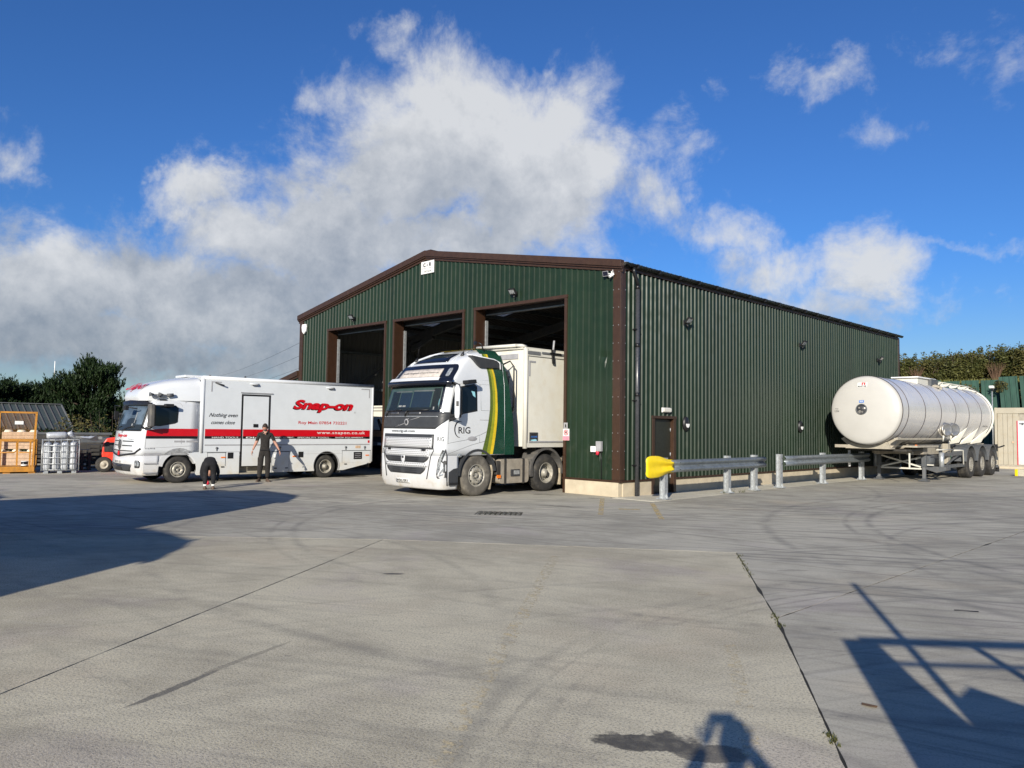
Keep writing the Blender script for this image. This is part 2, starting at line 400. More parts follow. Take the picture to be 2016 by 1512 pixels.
M_('nut_steel', (0.5, 0.48, 0.42), 0.3, metal=0.8)
M_('dirty_tank', (0.26, 0.23, 0.185), 0.6, var=0.25, scale=3, dirt=(0.19, 0.16, 0.12))
M_('chassis_dark', (0.028, 0.026, 0.024), 0.6, dirt=(0.10, 0.085, 0.065))
M_('fender_grey', (0.085, 0.082, 0.078), 0.55, dirt=(0.2, 0.18, 0.145))
M_('mud_flap', (0.34, 0.29, 0.21), 0.85, var=0.3, scale=9)
M_('silver_metal', (0.50, 0.47, 0.42), 0.45, metal=0.9, var=0.15)
M_('amber', (0.75, 0.17, 0.01), 0.25)
M_('red_lens', (0.45, 0.01, 0.01), 0.2)
M_('lamp_lens', (0.30, 0.32, 0.33), 0.08, var=0.7, scale=30, metal=0.3)
M_('tank_skin', (0.53, 0.52, 0.51), 0.30, var=0.04, scale=1.0, coat=0.2)
M_('tank_front', (0.46, 0.45, 0.42), 0.35, var=0.04, scale=1.5)
M_('tank_band', (0.05, 0.04, 0.045), 0.4, metal=0.4)
M_('cream_steel', (0.34, 0.31, 0.25), 0.45, var=0.15, dirt=(0.33, 0.28, 0.21))
M_('slate_steel', (0.075, 0.082, 0.090), 0.5, dirt=(0.16, 0.14, 0.12))
M_('timber', (0.52, 0.37, 0.25), 0.7, var=0.2, scale=12)
M_('timber_pale', (0.72, 0.64, 0.50), 0.75, var=0.12, scale=5)
M_('brown_wood', (0.24, 0.12, 0.05), 0.7, var=0.3, scale=7)
M_('cage_yellow', (0.42, 0.18, 0.015), 0.5, var=0.2, scale=8, dirt=(0.25, 0.13, 0.04))
M_('foil_wrap', (0.50, 0.52, 0.54), 0.33, metal=0.35, var=0.15, scale=5, bump=0.5, bscale=14)
M_('red_machine', (0.72, 0.035, 0.012), 0.35, coat=0.3)
M_('signal_blue', (0.03, 0.16, 0.50), 0.5)
M_('teal_glass_back', (0.10, 0.17, 0.15), 0.4)
M_('sky_reflection', (0.20, 0.27, 0.35), 0.5, var=0.5, scale=2.5)  # sky reflection on the tool lorry's windscreen, put into the colour
M_('curtain_blue', (0.010, 0.030, 0.075), 0.7)
M_('paper_white', (0.66, 0.66, 0.64), 0.6)
M_('sign_cream', (0.50, 0.45, 0.40), 0.6, var=.2, scale=9)
M_('sign_pink', (0.80, 0.22, 0.28), 0.5)
M_('sign_red', (0.60, 0.02, 0.05), 0.5)
M_('sky_sticker', (0.30, 0.62, 0.70), 0.4)
M_('skin', (0.36, 0.185, 0.13), 0.55, var=0.08)
M_('hair', (0.030, 0.020, 0.015), 0.8, bump=0.5, bscale=200)
M_('beard', (0.20, 0.15, 0.13), 0.8)
M_('charcoal_cloth', (0.014, 0.012, 0.0105), 0.9, var=0.2, scale=9, bump=0.35, bscale=25)
M_('black_cloth', (0.007, 0.007, 0.009), 0.9, var=0.2, bump=0.3, bscale=25)
M_('boot_brown', (0.085, 0.055, 0.038), 0.7, bump=0.3)
M_('sock_white', (0.75, 0.74, 0.70), 0.9)
M_('tan_boots', (0.12, 0.09, 0.07), 0.7)
M_('solar_panel', (0.010, 0.012, 0.025), 0.15)
M_('bark', (0.065, 0.045, 0.032), 0.9, bump=0.6, bscale=20)
M_('dead_stem', (0.11, 0.065, 0.038), 0.9)
def glass_mat(name, tint, alpha):
    m, n, b = new_mat(name)
    b.inputs['Base Color'].default_value = c4(tint); b.inputs['Roughness'].default_value = 0.03
    b.inputs['Specular IOR Level'].default_value = 0.6; b.inputs['Alpha'].default_value = alpha
    MAT[name] = m
glass_mat('cab_glass', (0.02, 0.03, 0.03), 0.42)
glass_mat('side_glass', (0.005, 0.008, 0.012), 0.8)
def leaf_mat(name, c1, c2, tr=0.25):
    m, n, b = new_mat(name)
    geo = n.new('ShaderNodeNewGeometry'); tc = n.new('ShaderNodeTexCoord').outputs['Object']
    r = geo.outputs['Random Per Island']
    f = n.m('ADD', n.m('MULTIPLY', r, 0.6), n.m('MULTIPLY', n.ramp(n.noise(tc, 0.8, 3.0), 0.3, 0.7), 0.4))
    n.put(b.inputs['Base Color'], n.mix(f, c1, c2)); b.inputs['Roughness'].default_value = 0.6
    b.inputs['Specular IOR Level'].default_value = 0.25
    MAT[name] = m
leaf_mat('pine_needles', (0.006, 0.016, 0.005), (0.024, 0.044, 0.011))
leaf_mat('shrub_leaves', (0.028, 0.038, 0.010), (0.10, 0.098, 0.026))
leaf_mat('olive_leaves', (0.035, 0.040, 0.012), (0.13, 0.11, 0.035))
leaf_mat('rust_leaves', (0.11, 0.065, 0.032), (0.20, 0.12, 0.06))
leaf_mat('grass_blades', (0.09, 0.11, 0.025), (0.26, 0.24, 0.08))

def concrete(name, tone_a, tone_b, rough_agg, warm, lines, dark_tracks):
    m, n, b = new_mat(name)
    P = n.new('ShaderNodeTexCoord').outputs['Object']; X, Y, Z = n.xyz(P)[0:3]
    big = n.noise(P, 0.22, 5.0, 0.6); mid = n.noise(P, 1.3, 6.0, 0.65)
    col = n.mix(n.ramp(n.m('ADD', n.m('MULTIPLY', big, 0.55), n.m('MULTIPLY', mid, 0.45)), 0.40, 0.60), tone_a, tone_b)
    # faint purple and ochre tints where vehicles have worn the skin
    col = n.mix(n.m('MULTIPLY', n.ramp(n.noise(n.v('ADD', P, (31, 7, 0)), 0.55, 4.0, 0.6), 0.54, 0.72), 0.30), col, (0.40, 0.33, 0.345))
    col = n.mix(n.m('MULTIPLY', n.ramp(n.noise(n.v('ADD', P, (3, 77, 0)), 0.4, 4.0, 0.6), 0.55, 0.75), warm), col, (0.60, 0.49, 0.34))
    oi = n.new('ShaderNodeObjectInfo')
    col = n.v('SCALE', col, sc_=n.m('ADD', 0.94, n.m('MULTIPLY', oi.outputs['Random'], 0.12)))
    # broken skin: dark spalls strung out across the bay
    us_ = n.m('ADD', n.m('MULTIPLY', X, 0.71), n.m('MULTIPLY', Y, 0.70)); vs_ = n.m('ADD', n.m('MULTIPLY', X, -0.70), n.m('MULTIPLY', Y, 0.71))
    sp = n.noise(n.comb(n.m('MULTIPLY', us_, 5.0), n.m('MULTIPLY', vs_, 11.0)), 1.0, 6.0, 0.75)
    spm = n.ramp(n.noise(n.v('ADD', P, (11, 5, 0)), 0.55, 4.0, 0.6), 0.50, 0.66)
    col = n.mix(n.m('MULTIPLY', n.m('MULTIPLY', n.ramp(sp, 0.60, 0.66), spm), 0.75), col, (0.12, 0.11, 0.095))
    # exposed aggregate: pits and pale grains
    g1 = n.noise(P, 120.0, 2.0, 0.7); g2 = n.noise(P, 58.0, 3.0, 0.75)
    vo = n.new('ShaderNodeTexVoronoi'); n.put(vo.inputs['Vector'], P); vo.inputs['Scale'].default_value = 110.0
    pit = n.m('MULTIPLY', n.ramp(g2, 0.47, 0.62), rough_agg * 0.55)
    col = n.mix(pit, col, (0.105, 0.10, 0.095))
    col = n.mix(n.m('MULTIPLY', n.ramp(g1, 0.52, 0.68), rough_agg * 0.6), col, (0.74, 0.71, 0.63))
    col = n.mix(n.m('MULTIPLY', n.ramp(vo.outputs['Distance'], 0.12, 0.0), 0.22 * rough_agg), col, (0.85, 0.83, 0.76))
    # tined / trowelled lines across the bay
    u = n.m('ADD', n.m('MULTIPLY', X, 0.83), n.m('MULTIPLY', Y, 0.55)); v = n.m('ADD', n.m('MULTIPLY', X, -0.55), n.m('MULTIPLY', Y, 0.83))
    ln = n.noise(n.comb(n.m('MULTIPLY', u, 1.6), n.m('MULTIPLY', v, 36.0)), 1.0, 3.0, 0.5)
    col = n.mix(n.m('MULTIPLY', n.ramp(ln, 0.5, 0.72), lines), col, (0.15, 0.145, 0.135))
    # rubber scuffs: long smears along the turning lanes
    for (ang, sc1, sc2, off, amt) in ((0.70, 0.35, 5.0, 3.0, 1.0), (1.25, 0.28, 4.2, 9.0, 0.8), (0.25, 0.4, 6.0, 21.0, 0.7)):
        ca, sa = math.cos(ang), math.sin(ang)
        u2 = n.m('ADD', n.m('MULTIPLY', X, ca), n.m('MULTIPLY', Y, sa)); v2 = n.m('ADD', n.m('MULTIPLY', X, -sa), n.m('MULTIPLY', Y, ca))
        bend = n.m('MULTIPLY', n.m('SINE', n.m('MULTIPLY', u2, 0.16)), 1.3)
        s1 = n.noise(n.comb(n.m('MULTIPLY', u2, sc1 * 0.45), n.m('MULTIPLY', n.m('ADD', v2, bend), sc2), off), 1.0, 4.0, 0.6)
        col = n.mix(n.m('MULTIPLY', n.ramp(s1, 0.52, 0.70), dark_tracks * amt), col, (0.145, 0.14, 0.13))
        s2 = n.noise(n.comb(n.m('MULTIPLY', u2, sc1 * 0.4), n.m('MULTIPLY', n.m('ADD', v2, bend), sc2 * 0.8), off + 50), 1.0, 3.0, 0.6)
        col = n.mix(n.m('MULTIPLY', n.ramp(s2, 0.60, 0.76), dark_tracks * 0.55 * amt), col, (0.47, 0.45, 0.40))
    # tyre arcs
    trk = n.ramp(n.noise(P, 0.9, 6.0, 0.75), 0.40, 0.60)
    for (cx, cy, r, wd, amt) in ((14.2, -9.6, 6.10, 0.05, 0.5), (14.2, -9.6, 6.30, 0.035, 0.45), (14.2, -9.6, 5.92, 0.035, 0.4), (14.4, -9.4, 6.75, 0.10, 0.35), (4.6, -3.0, 7.6, 0.12, 0.5), (4.6, -3.0, 7.95, 0.08, 0.4), (4.8, -3.2, 9.5, 0.14, 0.45), (15.0, 3.0, 9.4, 0.13, 0.55), (15.0, 3.0, 9.8, 0.10, 0.5), (15.4, 3.0, 11.6, 0.16, 0.45), (14.0, -1.0, 6.8, 0.10, 0.4), (-6.0, 3.0, 10.6, 0.14, 0.4), (1.0, -18.0, 9.2, 0.12, 0.35), (9.0, -24.0, 11.8, 0.16, 0.35), (9.2, -24.0, 12.3, 0.10, 0.3)):
        dx = n.m('SUBTRACT', X, cx); dy = n.m('SUBTRACT', Y, cy)
        rr = n.m('SQRT', n.m('ADD', n.m('MULTIPLY', dx, dx), n.m('MULTIPLY', dy, dy)))
        k = n.ramp(n.m('ABSOLUTE', n.m('SUBTRACT', rr, r)), wd, 0.0, 0.0, amt)
        k = n.m('MULTIPLY', k, n.m('MULTIPLY', trk, 0.6 if rough_agg > 0.5 else 0.9))
        col = n.mix(k, col, (0.12, 0.115, 0.11))
    # spills: centre x, y, half length, half width, angle, strength
    wet = None
    wn = n.v('SUBTRACT', n.noise(P, 3.2, 5.0, 0.6, out=1), (0.5, 0.5, 0.5)); wx_, wy_ = n.xyz(wn)[0:2]
    for (cx, cy, a, bb, ang, amt) in ((9.46, -12.33, 0.30, 0.17, 0.75, 1.0), (9.76, -12.22, 0.22, 0.10, 0.75, 0.8), (6.80, -13.85, 0.42, 0.035, -1.16, 0.75), (6.5, -13.2, 0.5, 0.03, -1.2, 0.4),
                                  (4.56, -10.42, 0.14, 0.045, 0.8, 1.0), (-11.95, -1.6, 2.2, 0.9, 0.4, 0.9), (-1.6, -0.9, 0.45, 0.12, 0.5, 0.7), (-0.2, -0.7, 0.25, 0.10, 0.3, 0.5), (0.6, -2.9, 0.55, 0.10, 0.55, 0.7), (7.6, -6.6, 0.2, 0.06, 0.8, 0.35)):
        dx = n.m('ADD', n.m('SUBTRACT', X, cx), n.m('MULTIPLY', wx_, bb * 2.6)); dy = n.m('ADD', n.m('SUBTRACT', Y, cy), n.m('MULTIPLY', wy_, bb * 2.6))
        ca, sa = math.cos(ang), math.sin(ang)
        uu = n.m('DIVIDE', n.m('ADD', n.m('MULTIPLY', dx, ca), n.m('MULTIPLY', dy, sa)), a); vv = n.m('DIVIDE', n.m('ADD', n.m('MULTIPLY', dx, -sa), n.m('MULTIPLY', dy, ca)), bb)
        k = n.ramp(n.m('ADD', n.m('MULTIPLY', uu, uu), n.m('MULTIPLY', vv, vv)), 1.1, 0.75, 0.0, amt)
        wet = k if wet is None else n.m('MAXIMUM', wet, k)
    wet = n.m('MULTIPLY', wet, n.ramp(n.noise(P, 14.0, 3.0), 0.2, 0.6, 0.75, 1.0))
    col = n.mix(n.m('MULTIPLY', wet, 0.90), col, (0.055, 0.050, 0.043))
    n.put(b.inputs['Base Color'], col)
    n.put(b.inputs['Roughness'], n.mix(wet, (0.88, 0.88, 0.88), (0.45, 0.45, 0.45)))
    b.inputs['Specular IOR Level'].default_value = 0.3
    bp = n.new('ShaderNodeBump'); bp.inputs['Strength'].default_value = 0.55 if rough_agg > 0.5 else 0.35; bp.inputs['Distance'].default_value = 0.006
    hh = n.m('ADD', n.m('MULTIPLY', g2, -1.0), n.m('ADD', n.m('MULTIPLY', g1, 0.6), n.m('MULTIPLY', ln, -0.8 * lines)))
    n.put(bp.inputs['Height'], hh); n.put(b.inputs['Normal'], bp.outputs[0])
    MAT[name] = m
concrete('rough_concrete', (0.42, 0.375, 0.268), (0.60, 0.545, 0.395), 1.0, 0.45, 0.14, 0.20)
concrete('smooth_concrete', (0.320, 0.298, 0.240), (0.475, 0.445, 0.358), 0.45, 0.35, 0.12, 0.60)
concrete('pale_concrete', (0.48, 0.45, 0.36), (0.62, 0.58, 0.46), 0.4, 0.3, 0.1, 0.1)
M_('plinth_concrete', (0.47, 0.405, 0.295), 0.85, var=0.12, scale=3, bump=0.4, bscale=30, dirt=(0.45, 0.38, 0.27), dirt_z=(-0.02, 0.12))
M_('joint_dark', (0.018, 0.017, 0.014), 0.95)
def worn_paint(name, col, amount=0.5):
    m, n, b = new_mat(name)
    P = n.new('ShaderNodeTexCoord').outputs['Object']
    n.put(b.inputs['Base Color'], n.mix(n.ramp(n.noise(P, 5, 5.0), 0.3, 0.7), col, (0.52, 0.47, 0.36)))
    n.put(b.inputs['Alpha'], n.ramp(n.noise(P, 16.0, 6.0, 0.75), 0.62 - amount * 0.4, 0.70 - amount * 0.2, 0.0, 0.85)); b.inputs['Roughness'].default_value = 0.85
    MAT[name] = m
worn_paint('worn_yellow', (0.66, 0.47, 0.16), 0.62)
worn_paint('faded_yellow', (0.74, 0.60, 0.34), 0.30)
def grass_mat():
    m, n, b = new_mat('rough_grass'); P = n.new('ShaderNodeTexCoord').outputs['Object']
    n.put(b.inputs['Base Color'], n.mix(n.ramp(n.noise(P, 0.6, 8.0, 0.7), 0.35, 0.65), (0.05, 0.065, 0.018), (0.17, 0.15, 0.055))); b.inputs['Roughness'].default_value = 0.95
    MAT['rough_grass'] = m
grass_mat()
def rooflight_mat():
    m = D.materials.new('rooflight'); m.use_nodes = True; t = m.node_tree; n = N(t); t.nodes.clear()
    out = n.new('ShaderNodeOutputMaterial'); tr = n.new('ShaderNodeBsdfTranslucent'); df = n.new('ShaderNodeBsdfDiffuse'); mx = n.new('ShaderNodeMixShader')
    tr.inputs[0].default_value = (0.30, 0.29, 0.26, 1); df.inputs[0].default_value = (0.6, 0.6, 0.58, 1); mx.inputs[0].default_value = 0.25
    t.links.new(tr.outputs[0], mx.inputs[1]); t.links.new(df.outputs[0], mx.inputs[2]); t.links.new(mx.outputs[0], out.inputs[0]); MAT['rooflight'] = m
rooflight_mat()

# ---------------------------------------------------------------- ground
def hgt(x, y):
    def ss(a, b, t):
        t = max(0, min(1, (t-a)/(b-a))); return t*t*(3-2*t)
    h = -0.12 - 1.2*ss(-30, -36, x)
    h += 4.95*ss(34.2, 37.5, y)*ss(-34, -24, x)
    h += 1.5*ss(60, 200, y)
    return h
def axis_vals(lo, hi, dense_lo, dense_hi, step, k=14):
    a = []; v = dense_lo
    while v < dense_hi: a.append(v); v += step
    a.append(dense_hi)
    out_lo = [dense_lo - (dense_lo-lo)*((i/k)**3) for i in range(k, 0, -1)]; out_hi = [dense_hi + (hi-dense_hi)*((i/k)**3) for i in range(1, k+1)]
    return out_lo + a + out_hi
xs = axis_vals(-1800, 1800, -60, 60, 2.0); ys = axis_vals(-1500, 2500, -50, 60, 1.5)
mb = MB(); mb.grid(lambda x, y: (x, y, hgt(x, y)), xs, ys)
tag(part('ground', mb, MAT['rough_grass'], fix=False), kind='structure')
yard = D.objects.new('concrete_yard', None); COL.objects.link(yard); tag(yard, kind='structure')
mb = MB(); mb.box(-31.5, 59, -39, 33.2, -0.10, -0.0035)
part('joint_bed', mb, MAT['joint_dark'], yard)
def slab(poly, mat, gap=0.0075, z=0.0, name='slab', thick=0.04):
    """one concrete bay: ragged-edged, pulled back by half a joint"""
    k = len(poly); P = [Vector((a, b)) for a, b in poly]
    area = sum(P[i].x*P[(i+1) % k].y - P[(i+1) % k].x*P[i].y for i in range(k))
    if area < 0: P.reverse()
    ins = []
    for i in range(k):
        e0 = (P[i]-P[i-1]).normalized(); e1 = (P[(i+1) % k]-P[i]).normalized()
        n0 = Vector((-e0.y, e0.x)); n1 = Vector((-e1.y, e1.x)); bis = (n0+n1)
        if bis.length < 1e-6: bis = n0
        bis.normalize(); ins.append(P[i] + bis*(gap/max(0.35, bis.dot(n0))))
    pts = []
    for i in range(k):
        a, b = ins[i], ins[(i+1) % k]; L = (b-a).length; mid = (a+b)/2
        near = min((Vector((CAM.x, CAM.y)) - (a + (b-a)*q)).length for q in (0, .25, .5, .75, 1))
        st = 0.10 if near < 16 else 1.5; m_ = max(1, min(260, int(L/st))); nrm = Vector((-(b-a).y, (b-a).x)).normalized()
        for j in range(m_):
            q = a + (b-a)*(j/m_); wob = mnoise.noise(Vector((q.x*2.1, q.y*2.1, 4.0)))*0.006 + mnoise.noise(Vector((q.x*9, q.y*9, 1.0)))*0.006
            chip = max(0, mnoise.noise(Vector((q.x*1.3, q.y*1.3, 9.0)))-0.25)*0.07
            pts.append(q + nrm*((wob+chip if near < 16 else 0) if j else 0))
    v3 = [(p.x, p.y, z) for p in pts]; v0 = [(p.x, p.y, z-thick) for p in pts]; kk = len(pts)
    mb = MB(); mb.add(v3+v0, [tuple(range(kk))] + [(i, i+kk, (i+1) % kk+kk, (i+1) % kk) for i in range(kk)])
    return part(name, mb, mat, yard, fix=False)
RC, SC_, PC = MAT['rough_concrete'], MAT['smooth_concrete'], MAT['pale_concrete']
slab([(2.23,-8.88),(6.43,-5.84),(8.61,-9.09),(10.34,-11.87),(16.3,-21.4),(12.1,-23.4),(6.19,-14.7)], RC)
slab([(2.23,-8.88),(6.19,-14.7),(12.1,-23.4),(6,-30),(-1.99,-12.95)], RC)
slab([(-1.99,-12.95),(6,-30),(-6,-36),(-13,-24)], RC)
slab([(12.1,-23.4),(16.3,-21.4),(59,-39),(6,-39),(6,-30)], RC)
slab([(8.61,-9.09),(8.64,0.42),(8.7,33),(59,33),(59,-39),(16.3,-21.4),(10.34,-11.87)], SC_)
slab([(6.43,-5.84),(8.61,-9.09),(8.64,0.42),(8.7,33),(1.0,33),(1.0,15.6),(1.0,7.63),(1.27,.38),(1.5,-2.62),(1.2,-3.18),(-.96,-4.59),(-14,-13.1),(-13,-24),(-1.99,-12.95),(2.23,-8.88)], SC_)
slab([(1.2,-3.18),(1.5,-2.62),(1.27,.38),(1.27,-0.3),(-0.1,-0.3),(-0.1,33),(-31.5,33),(-31.5,-25),(-14,-13.1),(-.96,-4.59)], SC_)
slab([(-14,-13.1),(-31.5,-25),(-31.5,-39),(6,-39),(6,-30),(-6,-36),(-13,-24)], SC_)
yy = -0.3
for y1 in (3.0, 6.2, 9.6, 13.0, 16.4, 20.5):
    xo = lambda y: 1.27 - 0.27*max(0, min(1, (y-.38)/7.25))
    slab([(0.0, yy), (xo(yy), yy), (xo(y1), y1), (0.0, y1)], PC, gap=0.004, z=0.006)
    yy = y1
# faded yellow paint on the concrete
def paint(pts, mat):
    mb = MB(); mb.add([(a, b, 0.0045) for a, b in pts], [tuple(range(len(pts)))])
    o = part('painted_line', mb, mat, yard, fix=False); return o
def strip(a, b, w0):
    a, b = Vector(a), Vector(b); t = (b-a).normalized(); s = Vector((-t.y, t.x))*w0/2
    return [tuple(a-s), tuple(b-s), tuple(b+s), tuple(a+s)]
paint(strip((-0.10, -0.55), (2.2, -3.55), 0.11), MAT['worn_yellow'])
paint(strip((1.45, -0.66), (3.45, -3.25), 0.11), MAT['worn_yellow'])
paint(strip((1.75, -2.35), (2.12, -2.08), 0.20), MAT['worn_yellow'])
paint(strip((8.75, -10.2), (9.55, -11.45), 0.10), MAT['faded_yellow'])
paint(strip((9.70, -11.70), (10.25, -12.6), 0.10), MAT['faded_yellow'])
paint(strip((7.55, -8.6), (7.65, -8.75), 0.12), MAT['faded_yellow'])
for pts_ in (((4.97, -8.06), (7.03, -10.85)), ((7.1, -10.95), (8.6, -13.0)), ((8.7, -13.1), (9.3, -14.0))): paint(strip(pts_[0], pts_[1], 0.13), MAT['faded_yellow'])
# drain cover
dr = empty('drain_cover', (0.77, -5.0, 0), math.radians(40), 'black cast iron drain grating set flush in the concrete in front of the lorry', 'drain cover')
mb = MB(); mb.box(-0.46, 0.46, -0.30, 0.30, -0.05, 0.004); part('drain_pit', mb, MAT['black_plastic'], dr)
mb = MB()
for i in range(9):
    for j in range(5): mb.box(-0.43+i*0.1, -0.43+i*0.1+0.06, -0.27+j*0.115, -0.27+j*0.115+0.075, 0.004, 0.014)
part('grating_blocks', mb, MAT['pipe_grey'], dr)['kind'] = 'stuff'
def stick(loc, L, rz, label):
    mb = MB(); mb.tube([(-L/2, 0, 0.008), (-L/6, 0.012, 0.010), (L/5, -0.006, 0.012), (L/2, 0.016, 0.008)], 0.0045, 6)
    o = part('debris_strip', mb, MAT['black_plastic']); o.location = (loc[0], loc[1], 0); o.rotation_euler[2] = rz; tag(o, label, 'litter')
stick((9.75, -7.45), 0.21, math.radians(25), 'thin black strip of rubber lying on the smooth concrete')
mb = MB(); mb.add([(-0.04,-0.02,0.006),(0.01,-0.035,0.012),(0.05,-0.01,0.006),(0.045,0.02,0.01),(-0.01,0.03,0.004),(-0.05,0.015,0.008)], [(0,1,2,3,4,5)])
o = part('fallen_leaf', mb, MAT['rust_leaves'], fix=False); o.location = (10.08, -10.85, 0); tag(o, 'small brown fallen leaf on the concrete beside the long joint', 'leaf')
# weeds in the joints
def weeds(pts, label, hh=0.05, cnt=60):
    mb = MB(); rnd = random.Random(5)
    for _ in range(cnt):
        a, b = rnd.choice(pts); t = rnd.random(); p = Vector(a).lerp(Vector(b), t) + Vector((rnd.gauss(0, .02), rnd.gauss(0, .02)))
        for q in range(3):
            an = rnd.random()*6.28; l = rnd.uniform(.4, 1)*hh; d = Vector((math.cos(an), math.sin(an), 0))
            s = Vector((-d.y, d.x, 0))*0.004; c = Vector((p.x, p.y, 0.0))
            mb.add([c-s, c+s, c+d*l*0.7+Vector((0, 0, l))], [(0, 1, 2)])
    o = part('joint_weeds', mb, MAT['shrub_leaves'], fix=False); tag(o, label, 'weeds', kind='stuff')
weeds([((6.55,-6.0),(7.5,-7.45)), ((8.5,-8.95),(8.8,-9.4)), ((10.1,-11.5),(10.2,-11.65))], 'weeds growing in the joint between the two concrete areas', 0.03, 110)
weeds([((1.05,3.3),(1.1,3.6)), ((0.9,3.4),(1.2,4.3))], 'dry weeds at the foot of the second barrier post', 0.12, 40)

# ---------------------------------------------------------------- the green clad workshop
W_, L_, SL = 15.7, 20.3, 0.181
XR = -W_/2
def ztop(x): return 6.0 + SL*(W_/2 - abs(x - XR)) - 0.22            # top edge of the gable cladding
wk = empty('workshop_building', (0, 0, 0), 0, 'green profiled steel workshop with brown trim and three open vehicle doors', 'building')
HEAD = 5.33; BASE = 0.40
OPN = [(-5.42, -1.85), (-9.51, -6.03), (-13.64, -10.09)]
PITCH = 0.2
def prof(a, b):
    """box profile (position along wall, depth proud) between a and b"""
    out = []; k0 = math.floor(a/PITCH) - 1
    for k in range(k0, int((b-a)/PITCH) + k0 + 4):
        s0 = k*PITCH
        for (u, d) in ((0.0, 0), (0.118, 0), (0.140, 0.030), (0.178, 0.030)): out.append((s0+u, d))
    res = []
    for (p0, p1) in zip(out, out[1:]):
        if p1[0] <= a or p0[0] >= b: continue
        q0, q1 = p0, p1
        if q0[0] < a: t = (a-p0[0])/(p1[0]-p0[0]); q0 = (a, p0[1]+(p1[1]-p0[1])*t)
        if q1[0] > b: t = (b-p0[0])/(p1[0]-p0[0]); q1 = (b, p0[1]+(p1[1]-p0[1])*t)
        if not res: res.append(q0)
        res.append(q1)
    return res
DENTS = [(-0.50, 3.62, 0.16, 0.14, 0.035), (-0.33, 3.50, 0.10, 0.18, 0.03), (-0.42, 1.02, 0.05, 0.45, 0.025), (-0.62, 0.95, 0.09, 0.3, 0.02), (-1.72, 1.15, 0.05, 0.2, 0.02), (-0.8, 1.2, 0.25, 0.06, 0.018), (-0.25, 1.2, 0.1, 0.05, 0.015)]
def front_sheet(x0, x1, z0, z1f, y=0.0, dense=False):
    pr = prof(x0, x1); mb = MB(); nz = 36 if dense else 1
    for i, (u, d) in enumerate(pr): pass
    rows = []
    for j in range(nz+1):
        row = []
        for (u, d) in pr:
            zt = z1f(u); z = z0 + (zt-z0)*j/nz; yy = y - d
            if dense:
                for (dx, dz, rx, rz_, am) in DENTS:
                    g = math.exp(-((u-dx)/rx)**2 - ((z-dz)/rz_)**2)
                    if g > 0.02: yy += am*g*(0.6 + 1.6*mnoise.noise(Vector((u*16, z*9, 2))))
            row.append((u, yy, z))
        rows.append(row)
    a = len(pr); mb.add([p for r in rows for p in r], [(j*a+i, j*a+i+1, (j+1)*a+i+1, (j+1)*a+i) for j in range(nz) for i in range(a-1)], 0, False)
    return part('cladding_sheet', mb, MAT['green_cladding'], wk, fix=False)
def intervals(x):
    for (a, b) in OPN:
        if a < x < b: return HEAD
    return BASE
edges = sorted(set([round(-i*1.0, 3) for i in range(0, 16)] + [-W_] + [v for o in OPN for v in o]))
for a, b in zip(edges, edges[1:]):
    if b - a < 0.02: continue
    z0 = intervals((a+b)/2)
    if a < XR < b:
        front_sheet(a, XR, z0, ztop); front_sheet(XR, b, z0, ztop)
    else: front_sheet(a, b, z0, ztop, dense=(a > -2.05 and z0 == BASE))
def side_sheet(y0, y1, z0, z1, x=0.0):
    pr = prof(y0, y1); mb = MB(); a = len(pr)
    mb.add([(x+d, u, z0) for u, d in pr] + [(x+d, u, z1) for u, d in pr], [(i, i+1, a+i+1, a+i) for i in range(a-1)])
    return part('cladding_sheet', mb, MAT['green_cladding'], wk, fix=False)
DOOR = (1.50, 2.40, 2.02)
edges = sorted(set([float(i) for i in range(0, 21)] + [L_, DOOR[0]-.06, DOOR[1]+.06]))
for a, b in zip(edges, edges[1:]):
    if b-a < 0.02: continue
    z0 = DOOR[2]+.06 if (DOOR[0]-.07 < (a+b)/2 < DOOR[1]+.07) else BASE
    side_sheet(a, b, z0, 5.86)
# far gable and left wall
def back_wall():
    pr = prof(-W_, 0); mb = MB(); a = len(pr)
    mb.add([(u, L_+d, 0.0) for u, d in pr] + [(u, L_+d, ztop(u)) for u, d in pr], [(i+1, i, a+i, a+i+1) for i in range(a-1)])
    part('rear_cladding', mb, MAT['green_cladding'], wk, fix=False)
    pr = prof(0, L_); mb = MB(); a = len(pr)
    mb.add([(-W_-d, u, 0.0) for u, d in pr] + [(-W_-d, u, 5.86) for u, d in pr], [(i+1, i, a+i, a+i+1) for i in range(a-1)])
    part('side_cladding', mb, MAT['green_cladding'], wk, fix=False)
back_wall()
# plinth walls
mb = MB(); mb.box(-1.80, 0.0, -0.045, 0.12, -0.02, 0.365); part('plinth', mb, MAT['plinth_concrete'], wk, bevel=0.008)
mb = MB(); mb.box(-0.12, 0.028, 0.122, DOOR[0]-.12, -0.02, 0.365); part('plinth', mb, MAT['plinth_concrete'], wk, bevel=0.008)
mb = MB(); mb.box(-0.12, 0.028, DOOR[1]+.12, L_, -0.02, 0.365); part('plinth', mb, MAT['plinth_concrete'], wk, bevel=0.008)
mb = MB(); mb.box(-W_, -13.72, -0.045, 0.12, -0.02, 0.365); part('plinth', mb, MAT['plinth_concrete'], wk, bevel=0.008)
for a, b in ((-6.03, -5.42), (-10.09, -9.51)):
    mb = MB(); mb.box(a+.05, b-.05, -0.045, 0.3, -0.02, 0.365); part('plinth', mb, MAT['plinth_concrete'], wk, bevel=0.008)
BT = MAT['brown_trim']; DB = MAT['dark_brown']
